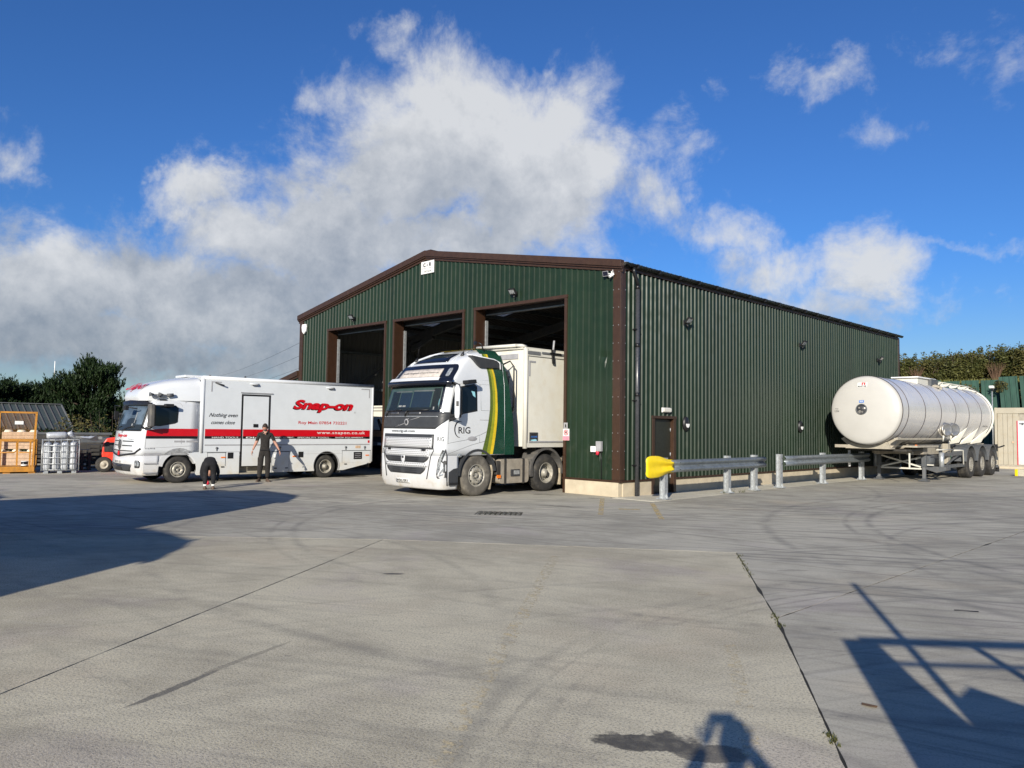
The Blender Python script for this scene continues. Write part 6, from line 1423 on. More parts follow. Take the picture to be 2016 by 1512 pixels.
# ---------------------------------------------------------------- tanker trailer (local = world, axis parallel to Y)
def tanker():
    W = MAT; r = empty('tanker_trailer', (2.0, 14.0, 0), 0, 'white banded tanker trailer on three axles standing on its legs beside the workshop wall', 'trailer')
    cx, cz, R = 0.0, 2.47, 1.165
    Y = lambda y: y - 14.0
    y0, y1 = Y(11.05), Y(22.0)
    mb = MB(); mb.lathe([(R, 0), (R, y1-y0)], (cx, y0, cz), (0, 1, 0), 72); tk = part('tank', mb, W['tank_skin'], r)
    mb = MB(); pr = [(0, -.26)] + [(R*math.sin(t)*.985, -.26 + .20*(1-math.cos(t))) for t in lin(.15, PI/2*.86, 12)] + [(R*.985, -.02), (R, .03)]
    mb.lathe(pr, (cx, y0, cz), (0, 1, 0), 72); part('front_dome', mb, W['tank_front'], r)
    mb = MB(); pr = [(R, 0.0), (R*.98, .08), (R*.9, .2), (R*.6, .30), (0, .34)]; mb.lathe(pr, (cx, y1, cz), (0, 1, 0), 60); part('rear_dome', mb, W['tank_front'], r)
    for y in (11.06, 11.62, 13.33, 15.1, 16.87, 18.62, 20.4, 22.0):
        mb = MB(); mb.lathe([(R, -.022), (R+.009, -.020), (R+.009, .020), (R, .022)], (cx, Y(y), cz), (0, 1, 0), 72); part('band', mb, W['tank_band'], r)
    mb = MB(); mb.lathe([(R+.01, -.03), (R+.07, -.03), (R+.07, .05), (R+.01, .05)], (cx, y1+.05, cz), (0, 1, 0), 60); part('rear_hoop', mb, W['cream_edge'], r)
    # sight window, badge, numbers on the front
    fy = lambda x, z: y0 - .26 + .20*(1-math.cos(math.asin(min(.99, math.hypot(x, z-cz)/(R*.985)))))
    px, pz = -.05, 2.50
    mb = MB(); mb.lathe([(.0, .012), (.155, .010), (.16, .0)], (px, fy(px, pz), pz), (0, -1, 0), 28); sw = part('sight_window', mb, W['screen_backing'] if 'screen_backing' in W else W['pipe_grey'], r)
    mb = MB(); mb.lathe([(.150, .0), (.152, .035), (.178, .035), (.185, .0)], (px, fy(px, pz), pz), (0, -1, 0), 32); part('window_rim', mb, W['slate_steel'], sw)
    mb = MB()
    for k, (dx, dz, s_) in enumerate(((-.05, -.08, .05), (.03, -.09, .035), (.06, .03, .03), (-.07, .05, .03))): disc(mb, (px+dx, fy(px, pz)-.012, pz+dz), (0, -1, 0), s_, .006, 9)
    part('window_fittings', mb, W['silver_metal'], sw)
    def plate(nm, x0, x1, z0, z1, m): 
        mb = MB(); pts = [(x0, z0), (x1, z0), (x1, z1), (x0, z1)]; ym = min(fy(a, b) for a, b in pts+[((x0+x1)/2, (z0+z1)/2)]); mb.add([(a, fy(a, b)-.008, b) for a, b in pts], [(0, 1, 2, 3)]); return part(nm, mb, m, r, fix=False), ym
    p1, ym = plate('maker_badge', -.20, .12, 3.24, 3.40, W['paper_white'])
    g = lambda u, v, d: Vector((u, fy(u, v)-d, v))
    lettering('MAGYAR', g, (-.18, 3.25, .10, 3.30), W['black_vinyl'], p1, bold=.03, off=.012)
    mb = MB(); mb.add([(a, fy(a, b)-.011, b) for a, b in ((-.06, 3.315), (-.02, 3.315), (-.02, 3.375), (.02, 3.375), (.02, 3.315), (.06, 3.315), (.06, 3.395), (-.06, 3.395))], [(0, 1, 2, 3, 4, 5, 6, 7)]); part('red_mark', mb, W['red_vinyl'], p1, fix=False)
    p2, ym = plate('blue_label', -.13, .03, 2.72, 2.80, W['signal_blue']); lettering('WA', g, (-.11, 2.735, .01, 2.79), W['paper_white'], p2, bold=.02, off=.012)
    lettering('TTNT', g, (-.97, 2.50, -.84, 2.535), W['dark_plastic'], r, off=.008); lettering('1254', g, (-.98, 2.41, -.82, 2.475), W['dark_plastic'], r, off=.008)
    # top: manhole housing, walkway rails, lamp cluster
    mb = MB(); mb.box(-.42, .40, Y(15.0), Y(17.0), cz+R-.12, cz+R+.14); part('manhole_box', mb, W['cream_edge'], r, bevel=.02)
    mb = MB(); mb.box(-.50, .46, Y(14.9), Y(17.0), cz+R+.142, cz+R+.19); part('manhole_lid', mb, W['white_plastic'], r, bevel=.01)
    mb = MB(); mb.box(.40, .52, Y(16.2), Y(17.0), cz+R-.1, cz+R+.16); part('hinge_box', mb, W['slate_steel'], r)
    mb = MB()
    for x in (.15, .55): mb.tube([(x, Y(17.0), cz+R+.08), (x, Y(21.0), cz+R+.08), (x+.1, Y(22.1), cz+R-.1)], .016, 8)
    for y in (17.5, 18.6, 19.8, 21.0): mb.box(.15, .55, Y(y)-.02, Y(y)+.02, cz+R-.02, cz+R+.08)
    part('walkway_rail', mb, W['cream_edge'], r)
    mb = MB(); mb.obox((.55, Y(16.4), cz+R-.10), (.20, 0, -.06), (0, .05, 0), (0, 0, .03)); mb.obox((.62, Y(16.6), cz+R-.13), (.16, 0, -.06), (0, .03, 0), (0, 0, .06)); part('top_bracket', mb, W['cream_steel'], r)
    for q in (-20, 8): pass
    # side spill rail, saddle, frames
    XS = R*.86
    mb = MB(); mb.box(R*.80, R*.90, Y(10.9), Y(15.8), 1.50, 1.56); part('side_rail', mb, W['cream_steel'], r)
    mb = MB(); mb.box(-1.18, -.7, Y(11.35), Y(11.45), 1.20, 1.30); mb.add([(-.80, Y(11.3), 1.18), (.70, Y(11.3), 1.18), (.58, Y(11.3), 1.42), (-.62, Y(11.3), 1.40), (-.80, Y(11.7), 1.18), (.70, Y(11.7), 1.18), (.58, Y(11.7), 1.42), (-.62, Y(11.7), 1.40)], [(0, 1, 2, 3), (4, 7, 6, 5), (0, 4, 5, 1), (1, 5, 6, 2), (2, 6, 7, 3), (3, 7, 4, 0)]); part('front_saddle', mb, W['cream_steel'], r)
    for sg in (1, -1):
        mb = MB(); mb.add([(sg*.66, Y(11.4), 1.20), (sg*.98, Y(11.4), 1.50), (sg*.86, Y(11.4), 1.58), (sg*.52, Y(11.4), 1.40), (sg*.66, Y(11.75), 1.20), (sg*.98, Y(11.75), 1.50), (sg*.86, Y(11.75), 1.58), (sg*.52, Y(11.75), 1.40)], [(0, 1, 2, 3), (4, 7, 6, 5), (0, 4, 5, 1), (1, 5, 6, 2), (2, 6, 7, 3), (3, 7, 4, 0)]); part('saddle_gusset', mb, W['cream_steel'], r)
    mb = MB(); mb.box(-.9, .95, Y(12.0), Y(13.7), 1.10, 1.17); part('skid_plate', mb, W['chassis_dark'], r)
    mb = MB()
    for sg in (1, -1): mb.box(sg*.55-.05, sg*.55+.05, Y(13.4), Y(23.0), .95, 1.32)
    for y in (14.3, 16.0, 17.5, 19.2, 21.0, 22.7): mb.box(-.5, .5, Y(y)-.05, Y(y)+.05, 1.0, 1.25)
    part('chassis_rails', mb, W['cream_steel'], r)
    mb = MB(); mb.box(-.80, .95, Y(13.75), Y(14.2), .98, 1.22); part('front_crossmember', mb, W['dirty_tank'], r, bevel=.01)
    mb = MB(); mb.box(.5, 1.2, Y(12.3), Y(14.6), 1.24, 1.30); mb.box(.25, .80, Y(13.0), Y(13.2), 1.02, 1.06); part('hose_tray', mb, W['cream_steel'], r)
    # landing legs with cross brace
    for x in (-.75, .80):
        mb = MB(); mb.box(x-.07, x+.07, Y(14.22), Y(14.38), .52, 1.16); lg = part('landing_leg', mb, W['slate_steel'], r, bevel=.01)
        mb = MB(); mb.box(x-.05, x+.05, Y(14.25), Y(14.35), .08, .53); part('inner_leg', mb, W['mid_grey'], lg)
        mb = MB(); mb.box(x-.15, x+.15, Y(14.15), Y(14.45), .012, .05); mb.box(x-.08, x+.08, Y(14.22), Y(14.38), .05, .11); part('leg_foot', mb, W['slate_steel'], lg)
    mb = MB(); mb.bar((-.62, Y(14.2), .90), (.72, Y(14.2), .52), .03, .055); mb.bar((-.62, Y(14.22), .50), (.72, Y(14.22), .86), .03, .055); mb.bar((-.64, Y(14.2), .455), (.74, Y(14.2), .455), .03, .055); part('cross_brace', mb, W['cream_edge'], r)
    mb = MB(); mb.box(1.02, 1.06, Y(12.0), Y(12.05), .55, 1.05); part('marker_post', mb, W['cream_edge'], r)
    mb = MB(); mb.tube([(-1.02, Y(12.2), 1.1), (-1.02, Y(12.2), .52)], .045, 8); part('white_post', mb, W['white_plastic'], r)
    # side guard
    for sg in (1, -1):
        a = 1.14
        mb = MB(); mb.box(min(sg*(a-.04), sg*a), max(sg*(a-.04), sg*a), Y(15.2), Y(18.0), .90, 1.02); mb.box(min(sg*(a-.04), sg*a), max(sg*(a-.04), sg*a), Y(15.2), Y(18.0), .46, .58); mb.bar((sg*(a-.05), Y(15.9), .60), (sg*(a-.05), Y(17.4), .92), .03, .07); sgd = part('side_guard', mb, W['slate_steel'], r)
        mb = MB(); mb.tube([(sg*a, Y(15.1), .44), (sg*a, Y(15.1), 1.04)], .09, 12); part('guard_nose', mb, W['galvanised'], sgd)
        mb = MB(); mb.tube([(sg*(a+.02), Y(14.5), 1.14), (sg*(a+.02), Y(16.4), 1.13)], .022, 6); mb.tube([(sg*(a+.02), Y(16.6), 1.10), (sg*(a+.02), Y(17.7), 1.10), (sg*(a+.02), Y(17.75), .55)], .028, 6); part('hand_rail', mb, W['cream_edge'], sgd)
    mb = MB(); mb.box(.86, 1.05, Y(16.2), Y(16.5), .6, 1.35); part('control_cabinet', mb, W['cream_steel'], r, bevel=.01)
    mb = MB(); mb.tube([(.55, Y(14.9), .72), (.55, Y(16.3), .72)], .24, 18); part('air_tank', mb, W['slate_steel'], r)
    mb = MB(); mb.box(.35, .95, Y(14.85), Y(14.9), .56, .60); part('tank_bracket', mb, W['cream_edge'], r)
    mb = MB(); mb.prism([(-.28, .42), (.1, .30), (.42, .40), (.42, .52), (-.28, .52)], lambda u, v, d: Vector((.9+u, Y(15.0)+d, v)), 0, .5); part('outlet_pan', mb, W['slate_steel'], r)
    mb = MB(); mb.tube([(.62, Y(14.95), .40), (.60, Y(14.93), .2), (.56, Y(14.9), .02)], .018, 6); part('blue_strap', mb, W['signal_blue'], r)
    # outlet dishes on the side
    for y, s_ in ((15.55, 1.0), (16.45, 1.0)):
        ax = Vector((.82, -.45, .05)).normalized(); c = Vector((R*.93, Y(y), 1.86))
        mb = MB(); mb.lathe([(.03, -.05), (.10, -.02), (.26, .02), (.275, .05), (.25, .055), (.12, .05), (.11, .12), (.23, .16), (.235, .19), (.20, .19), (.09, .16), (.0, .17)], c, ax, 28); part('outlet_valve', mb, W['silver_metal'], r)
        mb = MB(); mb.tube([c+ax*.15, c+ax*.2+Vector((0, .45, -.08))], .016, 6); mb.tube([c+Vector((.05, -.12, -.2)), c+Vector((.0, -.05, -.42))], .03, 8); mb.tube([c+Vector((.1, -.2, .0)), c+Vector((.1, -.26, -.1)), c+Vector((.12, -.2, -.18))], .02, 6); part('valve_lever', mb, W['cream_edge'], r)
    # rear gussets, axles, mudguards
    for y in (17.7, 19.3, 20.8):
        for sg in (1, -1):
            mb = MB(); mb.add([(sg*.62, Y(y), 1.30), (sg*1.02, Y(y), 1.38), (sg*(R*.985), Y(y)+.75, 2.0), (sg*.66, Y(y)+.1, 1.45), (sg*.62, Y(y)+.05, 1.30), (sg*1.02, Y(y)+.05, 1.38)], [(0, 1, 2, 3), (4, 3, 2, 5), (0, 4, 5, 1), (1, 5, 2)]); part('gusset', mb, W['cream_edge'], r)
    for y in (18.55, 20.15, 21.75):
        for sg in (1, -1):
            wheel(r, (sg*1.22, Y(y), .535), .535, .40, sg, .285, steer=True, nuts=10)
            mb = MB(); arch_ring(mb, min(sg*.70, sg*1.24), max(sg*.70, sg*1.24), Y(y), .60, .66, .70, 5, 175, 18); part('mudguard', mb, W['slate_steel'], r)
            mb = MB(); mb.tube([(sg*1.1, Y(y)+.70, .45), (sg*1.1, Y(y)+.76, .9)], .02, 6); part('guard_stay', mb, W['black_plastic'], r)
        mb = MB(); mb.tube([(-1.0, Y(y), .53), (1.0, Y(y), .53)], .075, 10); part('axle', mb, W['chassis_dark'], r)
    mb = MB(); mb.box(-1.1, 1.15, Y(22.6), Y(22.7), .45, .6); mb.box(.9, 1.2, Y(22.62), Y(22.75), .62, .74); mb.box(.95, 1.2, Y(22.6), Y(22.75), .30, .42); part('rear_bumper', mb, W['slate_steel'], r)
    mb = MB(); mb.tube([(1.1, Y(22.4), 1.15), (1.3, Y(22.6), 1.18), (1.45, Y(22.7), 1.25)], .03, 6); mb.box(1.1, 1.25, Y(22.35), Y(22.5), 1.0, 1.3); part('rear_marker_arm', mb, W['black_plastic'], r)
    mb = MB(); mb.box(.9, 1.22, Y(22.75), Y(22.8), .12, .35); part('mud_flap', mb, W['black_plastic'], r)
    mb = MB(); mb.tube([(R*.8, Y(13.0), 1.30), (R*.8, Y(13.25), 1.28)], .03, 6); part('side_marker', mb, W['amber'], r)
    lettering('OPEN/CLOSE', lambda u, v, d: Vector((math.sqrt(max(0, (R+d)**2-(v-cz)**2)), u, v)), (Y(20.8), 2.02, Y(21.6), 2.08), W['mid_grey'], r, off=.006)
    return r
tanker()

# ---------------------------------------------------------------- container, kerb block, bank, hedge
W = MAT
r = empty('site_container', (1.50, 29.8, 0), 0, 'cream panelled steel container with a red edged door beyond the tanker', 'container')
CW, CH, CD = 7.6, 3.08, 2.4
mb = MB(); mb.box(0, CW, .04, CD, .12, CH); part('container_body', mb, W['cream_steel'], r)
x = 0.10
while x < CW-.2:
    wd_ = .235 if int(x*10) % 3 else .20
    if not (.95 < x < 1.9):
        mb = MB(); mb.box(x, min(x+wd_, CW-.1)-.012, .0, .041, .20, CH-.30); part('wall_panel', mb, W['container_cream'], r, bevel=.006)
    x += wd_
mb = MB(); mb.box(0.02, CW, -.03, .045, CH-.295, CH); part('top_rail', mb, W['container_cream'], r, bevel=.01)
mb = MB(); mb.box(-.03, .07, -.05, .10, .1, CH+.01); part('corner_post', mb, W['container_cream'], r, bevel=.01)
mb = MB(); mb.box(0, CW, -.02, .045, .10, .20); part('bottom_rail', mb, W['cream_steel'], r)
mb = MB(); mb.box(.98, 1.86, -.012, .04, .22, 2.42); dd = part('door', mb, W['white_panel'], r, bevel=.005)
mb = MB(); mb.box(.945, .985, -.03, .04, .2, 2.42); part('red_door_edge', mb, W['sign_red'], dd)
mb = MB(); mb.box(1.06, 1.35, -.05, -.012, 2.26, 2.30); mb.box(1.18, 1.22, -.07, -.012, 2.22, 2.32); part('door_bar', mb, W['slate_steel'], dd)
mb = MB(); mb.box(.72, .80, -.03, .0, 1.30, 1.38); mb.box(1.25, 1.31, -.03, -.012, 1.30, 1.36); part('door_latch', mb, W['timber'], dd)
mb = MB(); mb.box(-.05, CW, -.14, .02, 0, .11); part('base_beam', mb, W['plinth_concrete'], r)
r = empty('pole_light', (1.36, 29.9, 0), 0, 'white lamp head on a thin pole at the corner of the cream container', 'lamp post')
mb = MB(); mb.tube([(0, 0, 0), (0, 0, 4.0)], .03, 8); part('pole', mb, W['galvanised'], r)
mb = MB(); mb.obox((0, -.08, 4.15), (.11, 0, 0), (0, .12, 0), (0, -.03, .07)); part('lamp_head', mb, W['white_plastic'], r, bevel=.03)
mb = MB(); mb.obox((.03, -.06, 4.03), (.07, 0, 0), (0, .07, 0), (0, 0, .05)); part('sensor', mb, W['black_plastic'], r, bevel=.01)
r = empty('kerb_block', (3.95, 22.0, 0), math.radians(-14), 'concrete kerb block with a yellow painted end right of the tanker', 'kerb block')
mb = MB(); mb.box(.12, 2.4, 0, .45, 0, .28); part('block', mb, W['pale_concrete'], r, bevel=.02)
mb = MB(); mb.box(0, .119, 0, .45, 0, .28); part('painted_end', mb, W['yellow_plastic'], r, bevel=.015)

def retaining(name, x0, x1, y, zt, lean, shear, label, mat='old_green_sheet'):
    r = empty(name, (0, 0, 0), 0, label, 'retaining wall', 'green sheet retaining walls on the bank')
    x = x0; k = 0
    while x < x1-.01:
        xb = min(x+1.0, x1); pr = []; u = 0
        while u < xb-x-.001:
            for (a, d) in ((0, 0), (.20, 0), (.225, .05), (.275, .05), (.30, 0)):
                if u+a <= xb-x+.001: pr.append((u+a, d))
            u += .30
        pr = sorted(set(pr)); mb = MB(); n2 = len(pr); z0 = -.1; dz = random.uniform(-.06, .06); dy = random.uniform(0, .04)
        mb.add([(x+u, y-d-dy, z0) for u, d in pr] + [(x+u-shear, y-d-dy+lean, zt(x+u)+dz) for u, d in pr], [(i, i+1, n2+i+1, n2+i) for i in range(n2-1)])
        part('sheet', mb, W[mat], r, fix=False); x = xb
    return r
retaining('retaining_wall', -14.0, 0.9, 34.0, lambda x: 4.86, .9, .35, 'green ribbed retaining sheets on the bank between the workshop and the lamp pole')
retaining('retaining_wall', 1.15, 16.0, 33.5, lambda x: 4.93+.03*(x-1), .9, .50, 'darker leaning green ribbed retaining sheets above the cream container')

rnd = random.Random(11)
def leaf_cloud(n_, cxyz, rad, size, rr, flat=.5, clump=None):
    """leaf-sized faces spread through a volume made of overlapping clumps"""
    mb = MB(); cl = clump or [(Vector(cxyz), Vector(rad))]
    wts = [q[1].x*q[1].y*q[1].z for q in cl]
    for _ in range(n_):
        c, R3 = rr.choices(cl, wts)[0]
        d = Vector((rr.gauss(0, 1), rr.gauss(0, 1), rr.gauss(0, 1))).normalized() * (rr.random()**.45)
        p = Vector((c.x+d.x*R3.x, c.y+d.y*R3.y, c.z+d.z*R3.z))
        a = Vector((rr.gauss(0, 1), rr.gauss(0, 1), rr.gauss(0, flat))).normalized(); b = a.cross(Vector((rr.gauss(0, 1), rr.gauss(0, 1), rr.gauss(0, 1)))).normalized()
        s = size*rr.uniform(.6, 1.5); mb.add([p-a*s, p-b*s*.45, p+a*s, p+b*s*.45], [(0, 1, 2, 3)])
    return mb
def shrub_parts(seed, h=1.7, w_=1.5, mat='shrub_leaves', n_=2600, size=.055):
    rr = random.Random(seed); cl = []
    for _ in range(26): cl.append((Vector((rr.uniform(-w_, w_), rr.uniform(-.5, .5), rr.uniform(.10, .80)*h)), Vector((rr.uniform(.5, .8), rr.uniform(.3, .5), rr.uniform(.32, .50)*h*.6))))
    for _ in range(22): # ragged shoots standing out of the top
        xx = rr.uniform(-w_*1.1, w_*1.1); cl.append((Vector((xx, rr.uniform(-.35, .35), h*rr.uniform(.72, 1.02))), Vector((rr.uniform(.10, .28), rr.uniform(.10, .25), rr.uniform(.12, .30)))))
    mb = leaf_cloud(n_, None, None, size, rr, .5, cl); st = MB()
    for _ in range(16):
        x0 = rr.uniform(-w_*.8, w_*.8); x1 = x0+rr.uniform(-.5, .5); st.tube([(x0, 0, -.1), (x0*.7+x1*.3, rr.uniform(-.2, .2), h*.4), (x1, rr.uniform(-.3, .3), h*rr.uniform(.7, 1.12))], [.03, .02, .006], 4)
    return mb, st
protos = []
for i in range(4):
    a, b = shrub_parts(20+i, h=1.75, w_=1.6, mat='shrub_leaves', n_=9000, size=.062); mt = 'shrub_leaves' if i % 2 == 0 else 'olive_leaves'
    e_ = empty('hedge_shrub', (0, 0, 0)); part('crown', a, W[mt], e_, fix=False); part('stems', b, W['bark'], e_, fix=False); protos.append(e_)
spots = [(-10.2, 36.2, 1.0, 0), (-8.0, 36.6, 1.0, 1), (-5.9, 36.0, .95, 2), (-4.1, 36.4, .92, 3), (-2.3, 36.1, 1.0, 0), (-.6, 36.5, 1.06, 1), (1.1, 36.1, 1.16, 2), (2.9, 36.4, 1.10, 3), (4.8, 36.2, 1.2, 0), (6.9, 36.4, 1.2, 1), (-7.0, 38.4, 1.15, 3), (-3.2, 38.6, 1.15, 2), (.4, 38.6, 1.25, 0), (3.8, 38.6, 1.35, 1)]
hl_ = ['low shrub on the bank hidden mostly behind the far end of the workshop', 'shrub on the bank tucked behind the rear of the workshop', 'low rounded shrub on the bank close behind the far corner of the workshop', 'shrub at the visible left end of the hedge beside the green wall', 'dark green shrub on the bank directly above the manhole box of the tanker', 'olive shrub on the bank above the middle of the tanker', 'taller shrub on the bank above the rear of the tanker near the lamp pole', 'bushy shrub on the bank above the darker leaning sheets', 'tall shrub on the bank above the container door', 'shrub at the far right end of the bank hedge', 'second row shrub on the bank behind the workshop corner', 'second row shrub showing over the left part of the bank hedge', 'second row shrub rising over the bank hedge left of the lamp pole', 'tallest second row shrub at the right of the bank hedge']
used = set()
for i, (x, y, s_, k) in enumerate(spots):
    o = protos[k] if k not in used else copy_tree(protos[k]); used.add(k)
    o.location = (x, y, 4.80 if y < 37 else 4.85); o.scale = (s_, s_, s_*.98); o.rotation_euler[2] = rnd.choice((0, PI)) + rnd.uniform(-.3, .3)
    tag(o, hl_[i], 'shrub', 'shrubs along the top of the bank')
# dead brown stems and rough grass on the bank edge
def stems(name, x, y, z, n_, h, sp, mat, label, seed):
    rr = random.Random(seed); mb = MB()
    for _ in range(n_):
        a = rr.uniform(-1, 1); mb.tube([(a*sp*.25, rr.uniform(-.1, .1), 0), (a*sp*.6+rr.uniform(-.05, .05), rr.uniform(-.1, .1), h*.55), (a*sp+rr.uniform(-.1, .1), rr.uniform(-.2, .2), h*rr.uniform(.75, 1.1))], [.022, .015, .005], 4, False)
    o = part(name, mb, W[mat], fix=False); o.location = (x, y, z); tag(o, label, 'dead plant'); return o
stems('dead_stems', .3, 35.3, 4.75, 34, 1.05, .5, 'dead_stem', 'brown fan of dead stems on the bank above the tanker rear', 3)
stems('dead_stems', -4.0, 35.4, 4.75, 34, 1.0, .55, 'dead_stem', 'reddish dead stems on the bank against the far corner of the workshop', 4)
def grass(name, rects, n_, h, label, seed, mat='grass_blades'):
    rr = random.Random(seed); mb = MB()
    for _ in range(n_):
        (x0, x1, y0, y1) = rr.choice(rects); x = rr.uniform(x0, x1); y = rr.uniform(y0, y1); z = max(4.6, hgt(x, y)) if y > 33.9 else 0
        a = rr.random()*6.28; l = h*rr.uniform(.4, 1.2); d = Vector((math.cos(a), math.sin(a), 0))*l*.35; s_ = Vector((-math.sin(a), math.cos(a), 0))*.014
        p = Vector((x, y, z-.1)); mb.add([p-s_, p+s_, p+d*.5+s_*.6+Vector((0, 0, l*.6)), p+d+Vector((0, 0, l))], [(0, 1, 2, 3)])
    o = part(name, mb, W[mat], fix=False); tag(o, label, 'grass', kind='stuff'); return o
grass('bank_grass', [(-12, 9, 34.95, 35.8), (-12, 9, 35.0, 36.5)], 9000, .45, 'long dry grass along the top edge of the bank', 8)
mb = leaf_cloud(1400, None, None, .05, random.Random(2), .5, [(Vector((-1.6, 34.35, 3.95)), Vector((.65, .25, .35))), (Vector((-.9, 34.4, 4.3)), Vector((.5, .2, .3))), (Vector((.75, 34.2, 4.4)), Vector((.45, .3, .35)))])
tag(part('bank_creeper', mb, W['olive_leaves'], fix=False), 'clump of creeper hanging over the green retaining sheets', 'creeper')

# ---------------------------------------------------------------- background left: shed, pines, mast
sh = empty('store_shed', (-38.9, -2.1, 0), 0, 'low store shed with a grey-green ribbed roof behind the yellow cage', 'building')
rx0, rz0, rx1, rz1 = -.15, 2.67, 2.35, 1.25
for k in range(20):
    y1 = -k*1.0; y0 = y1-1.0; mb = MB(); mb.add([(rx0, y0, rz0), (rx1, y0, rz1), (rx1, y1, rz1), (rx0, y1, rz0)], [(0, 1, 2, 3)])
    for yy in (y0+.02, y0+.36, y0+.69): mb.bar((rx0, yy, rz0+.02), (rx1, yy, rz1+.02), .05, .045, up=(.5, 0, 1))
    part('roof_sheet', mb, W['grey_green_roof'], sh, fix=False)
mb = MB(); mb.add([(rx0, 0, rz0), (-2.6, 0, 1.3), (-2.6, -20, 1.3), (rx0, -20, rz0)], [(0, 1, 2, 3)]); part('rear_roof', mb, W['grey_green_roof'], sh, fix=False)
mb = MB(); mb.box(2.30, 2.38, -20, .03, 1.06, 1.24); part('eaves_board', mb, W['brown_trim'], sh)
mb = MB(); mb.bar((rx0, .03, rz0+.01), (rx1, .03, rz1+.01), .06, .10); mb.bar((rx0, -20, rz0+.05), (rx0, 0, rz0+.05), .22, .04); part('verge_trim', mb, W['mid_grey'], sh)
for k in range(19):
    pr = prof(-k-1.0, -k-.0); a = len(pr); mb = MB(); mb.add([(1.85+d, u, -1.3) for u, d in pr] + [(1.85+d, u, 1.2) for u, d in pr], [(i, i+1, a+i+1, a+i) for i in range(a-1)]); part('cladding_sheet', mb, W['green_cladding'], sh, fix=False)
mb = MB(); mb.add([(-2.5, -.1, -1.3), (1.84, -.1, -1.3), (1.84, -.1, 1.5), (rx0, -.1, 2.6), (-2.5, -.1, 1.3)], [(0, 1, 2, 3, 4)]); part('gable_wall', mb, W['green_cladding'], sh, fix=False)

def pine(name, seed, H, spread, n_tuft, label, trunk_h=.0, irregular=1.0):
    rr = random.Random(seed); r = empty(name, (0, 0, 0), 0, label, 'tree', 'pine trees behind the store shed')
    tb = MB(); tb.tube([(0, 0, -1.5), (rr.uniform(-.1, .1), 0, H*.35), (rr.uniform(-.2, .2), .1, H*.7), (0, 0, H*.96)], [.28, .22, .12, .03], 9)
    cr = MB(); limbs = []
    for k in range(26):
        z = H*(.14+.80*k/25); a = k*2.4+rr.uniform(-.5, .5); L = spread*(.25 + .95*max(0, 1-z/H)**.75)*rr.uniform(.55, 1.15*irregular)
        L = max(.5, L); rise = rr.uniform(.15, .65)*L; e_ = Vector((math.cos(a)*L, math.sin(a)*L, z+rise)); limbs.append((Vector((0, 0, z)), e_)); m1 = Vector((0, 0, z)).lerp(e_, .5)-Vector((0, 0, .12*L))
        tb.tube([(0, 0, z), m1, e_], [.07, .05, .02], 5, False)
    for _ in range(n_tuft):
        a, b = rr.choice(limbs); t = rr.random()**.55; p = a.lerp(b, t)-Vector((0, 0, .12*(b-a).length*4*t*(1-t)*.5))+Vector((rr.gauss(0, .28), rr.gauss(0, .28), rr.gauss(.05, .22)))*(.5+spread*.14)
        out = Vector((p.x, p.y, 0)); out = out.normalized() if out.length > .01 else Vector((1, 0, 0)); ax = (out*rr.uniform(.0, .5)+Vector((rr.gauss(0, .2), rr.gauss(0, .2), rr.uniform(.8, 1.3)))).normalized()
        L = rr.uniform(.30, .62)*(.7+H*.05); u = ax.orthogonal().normalized(); v = ax.cross(u)
        for q in range(11):
            th = q*.7+rr.random(); h = rr.random()*L; d = (u*math.cos(th)+v*math.sin(th)); base = p+ax*h; tip = base+(d*.55+ax*.85).normalized()*L*.34; s_ = d.cross(ax)*.032
            cr.add([base-s_, base+s_, tip+s_*.5, tip-s_*.5], [(0, 1, 2, 3)])
    part('trunk', tb, W['bark'], r, fix=False); part('crown', cr, W['pine_needles'], r, fix=False); return r
def place(o, px_lat, depth, z=-1.3, s_=1.0):
    fw = Vector((F_.x, F_.y, 0)).normalized(); rt = Vector((R_.x, R_.y, 0)).normalized(); p = Vector((CAM.x, CAM.y, 0))+fw*depth+rt*px_lat
    o.location = (p.x, p.y, z); o.scale = (s_, s_, s_)
az_deg = math.atan2(R_.y, R_.x)
LAT = lambda px, dep: (px-1008)/1534.4*dep
p1 = pine('pine_tree', 1, 7.0, 3.0, 5200, 'tallest dark pine with upright tufts immediately left of the tool lorry cab', irregular=1.15); place(p1, LAT(182, 49), 49, -1.3, .90)
p2 = pine('pine_tree', 2, 5.5, 2.7, 3600, 'x'); place(p2, LAT(112, 53), 53, -1.3, .95); p2['label'] = 'middle pine beneath the thin mast, shorter than its right neighbour'
for (px, dep, s_, lb, src, rz_) in ((38, 52, .92, 'pine left of the mast behind the ridge of the shed', p2, 1.0), (-25, 50, .94, 'pine at the left edge of the view behind the shed', p2, 2.2), (78, 55, .92, 'low far pine between the two left pines', p2, 4.0), (232, 52, .60, 'low pine spreading right behind the tool lorry windscreen', p1, 2.0), (-95, 58, 1.0, 'pine outside the left edge beyond the shed', p2, 3.0)):
    c = copy_tree(src); place(c, LAT(px, dep), dep, -1.3, s_); c.rotation_euler[2] = rz_; tag(c, lb)
a, b = shrub_parts(77, h=2.6, w_=2.0, n_=3600, size=.07); e_ = empty('scrub_bush', (0, 0, 0), 0, 'brownish scrub bush between the tall pine and the tool lorry windscreen', 'shrub'); part('crown', a, W['olive_leaves'], e_, fix=False); part('stems', b, W['bark'], e_, fix=False); place(e_, LAT(205, 42), 42, -.6, 1.0); e_.rotation_euler[2] = .7
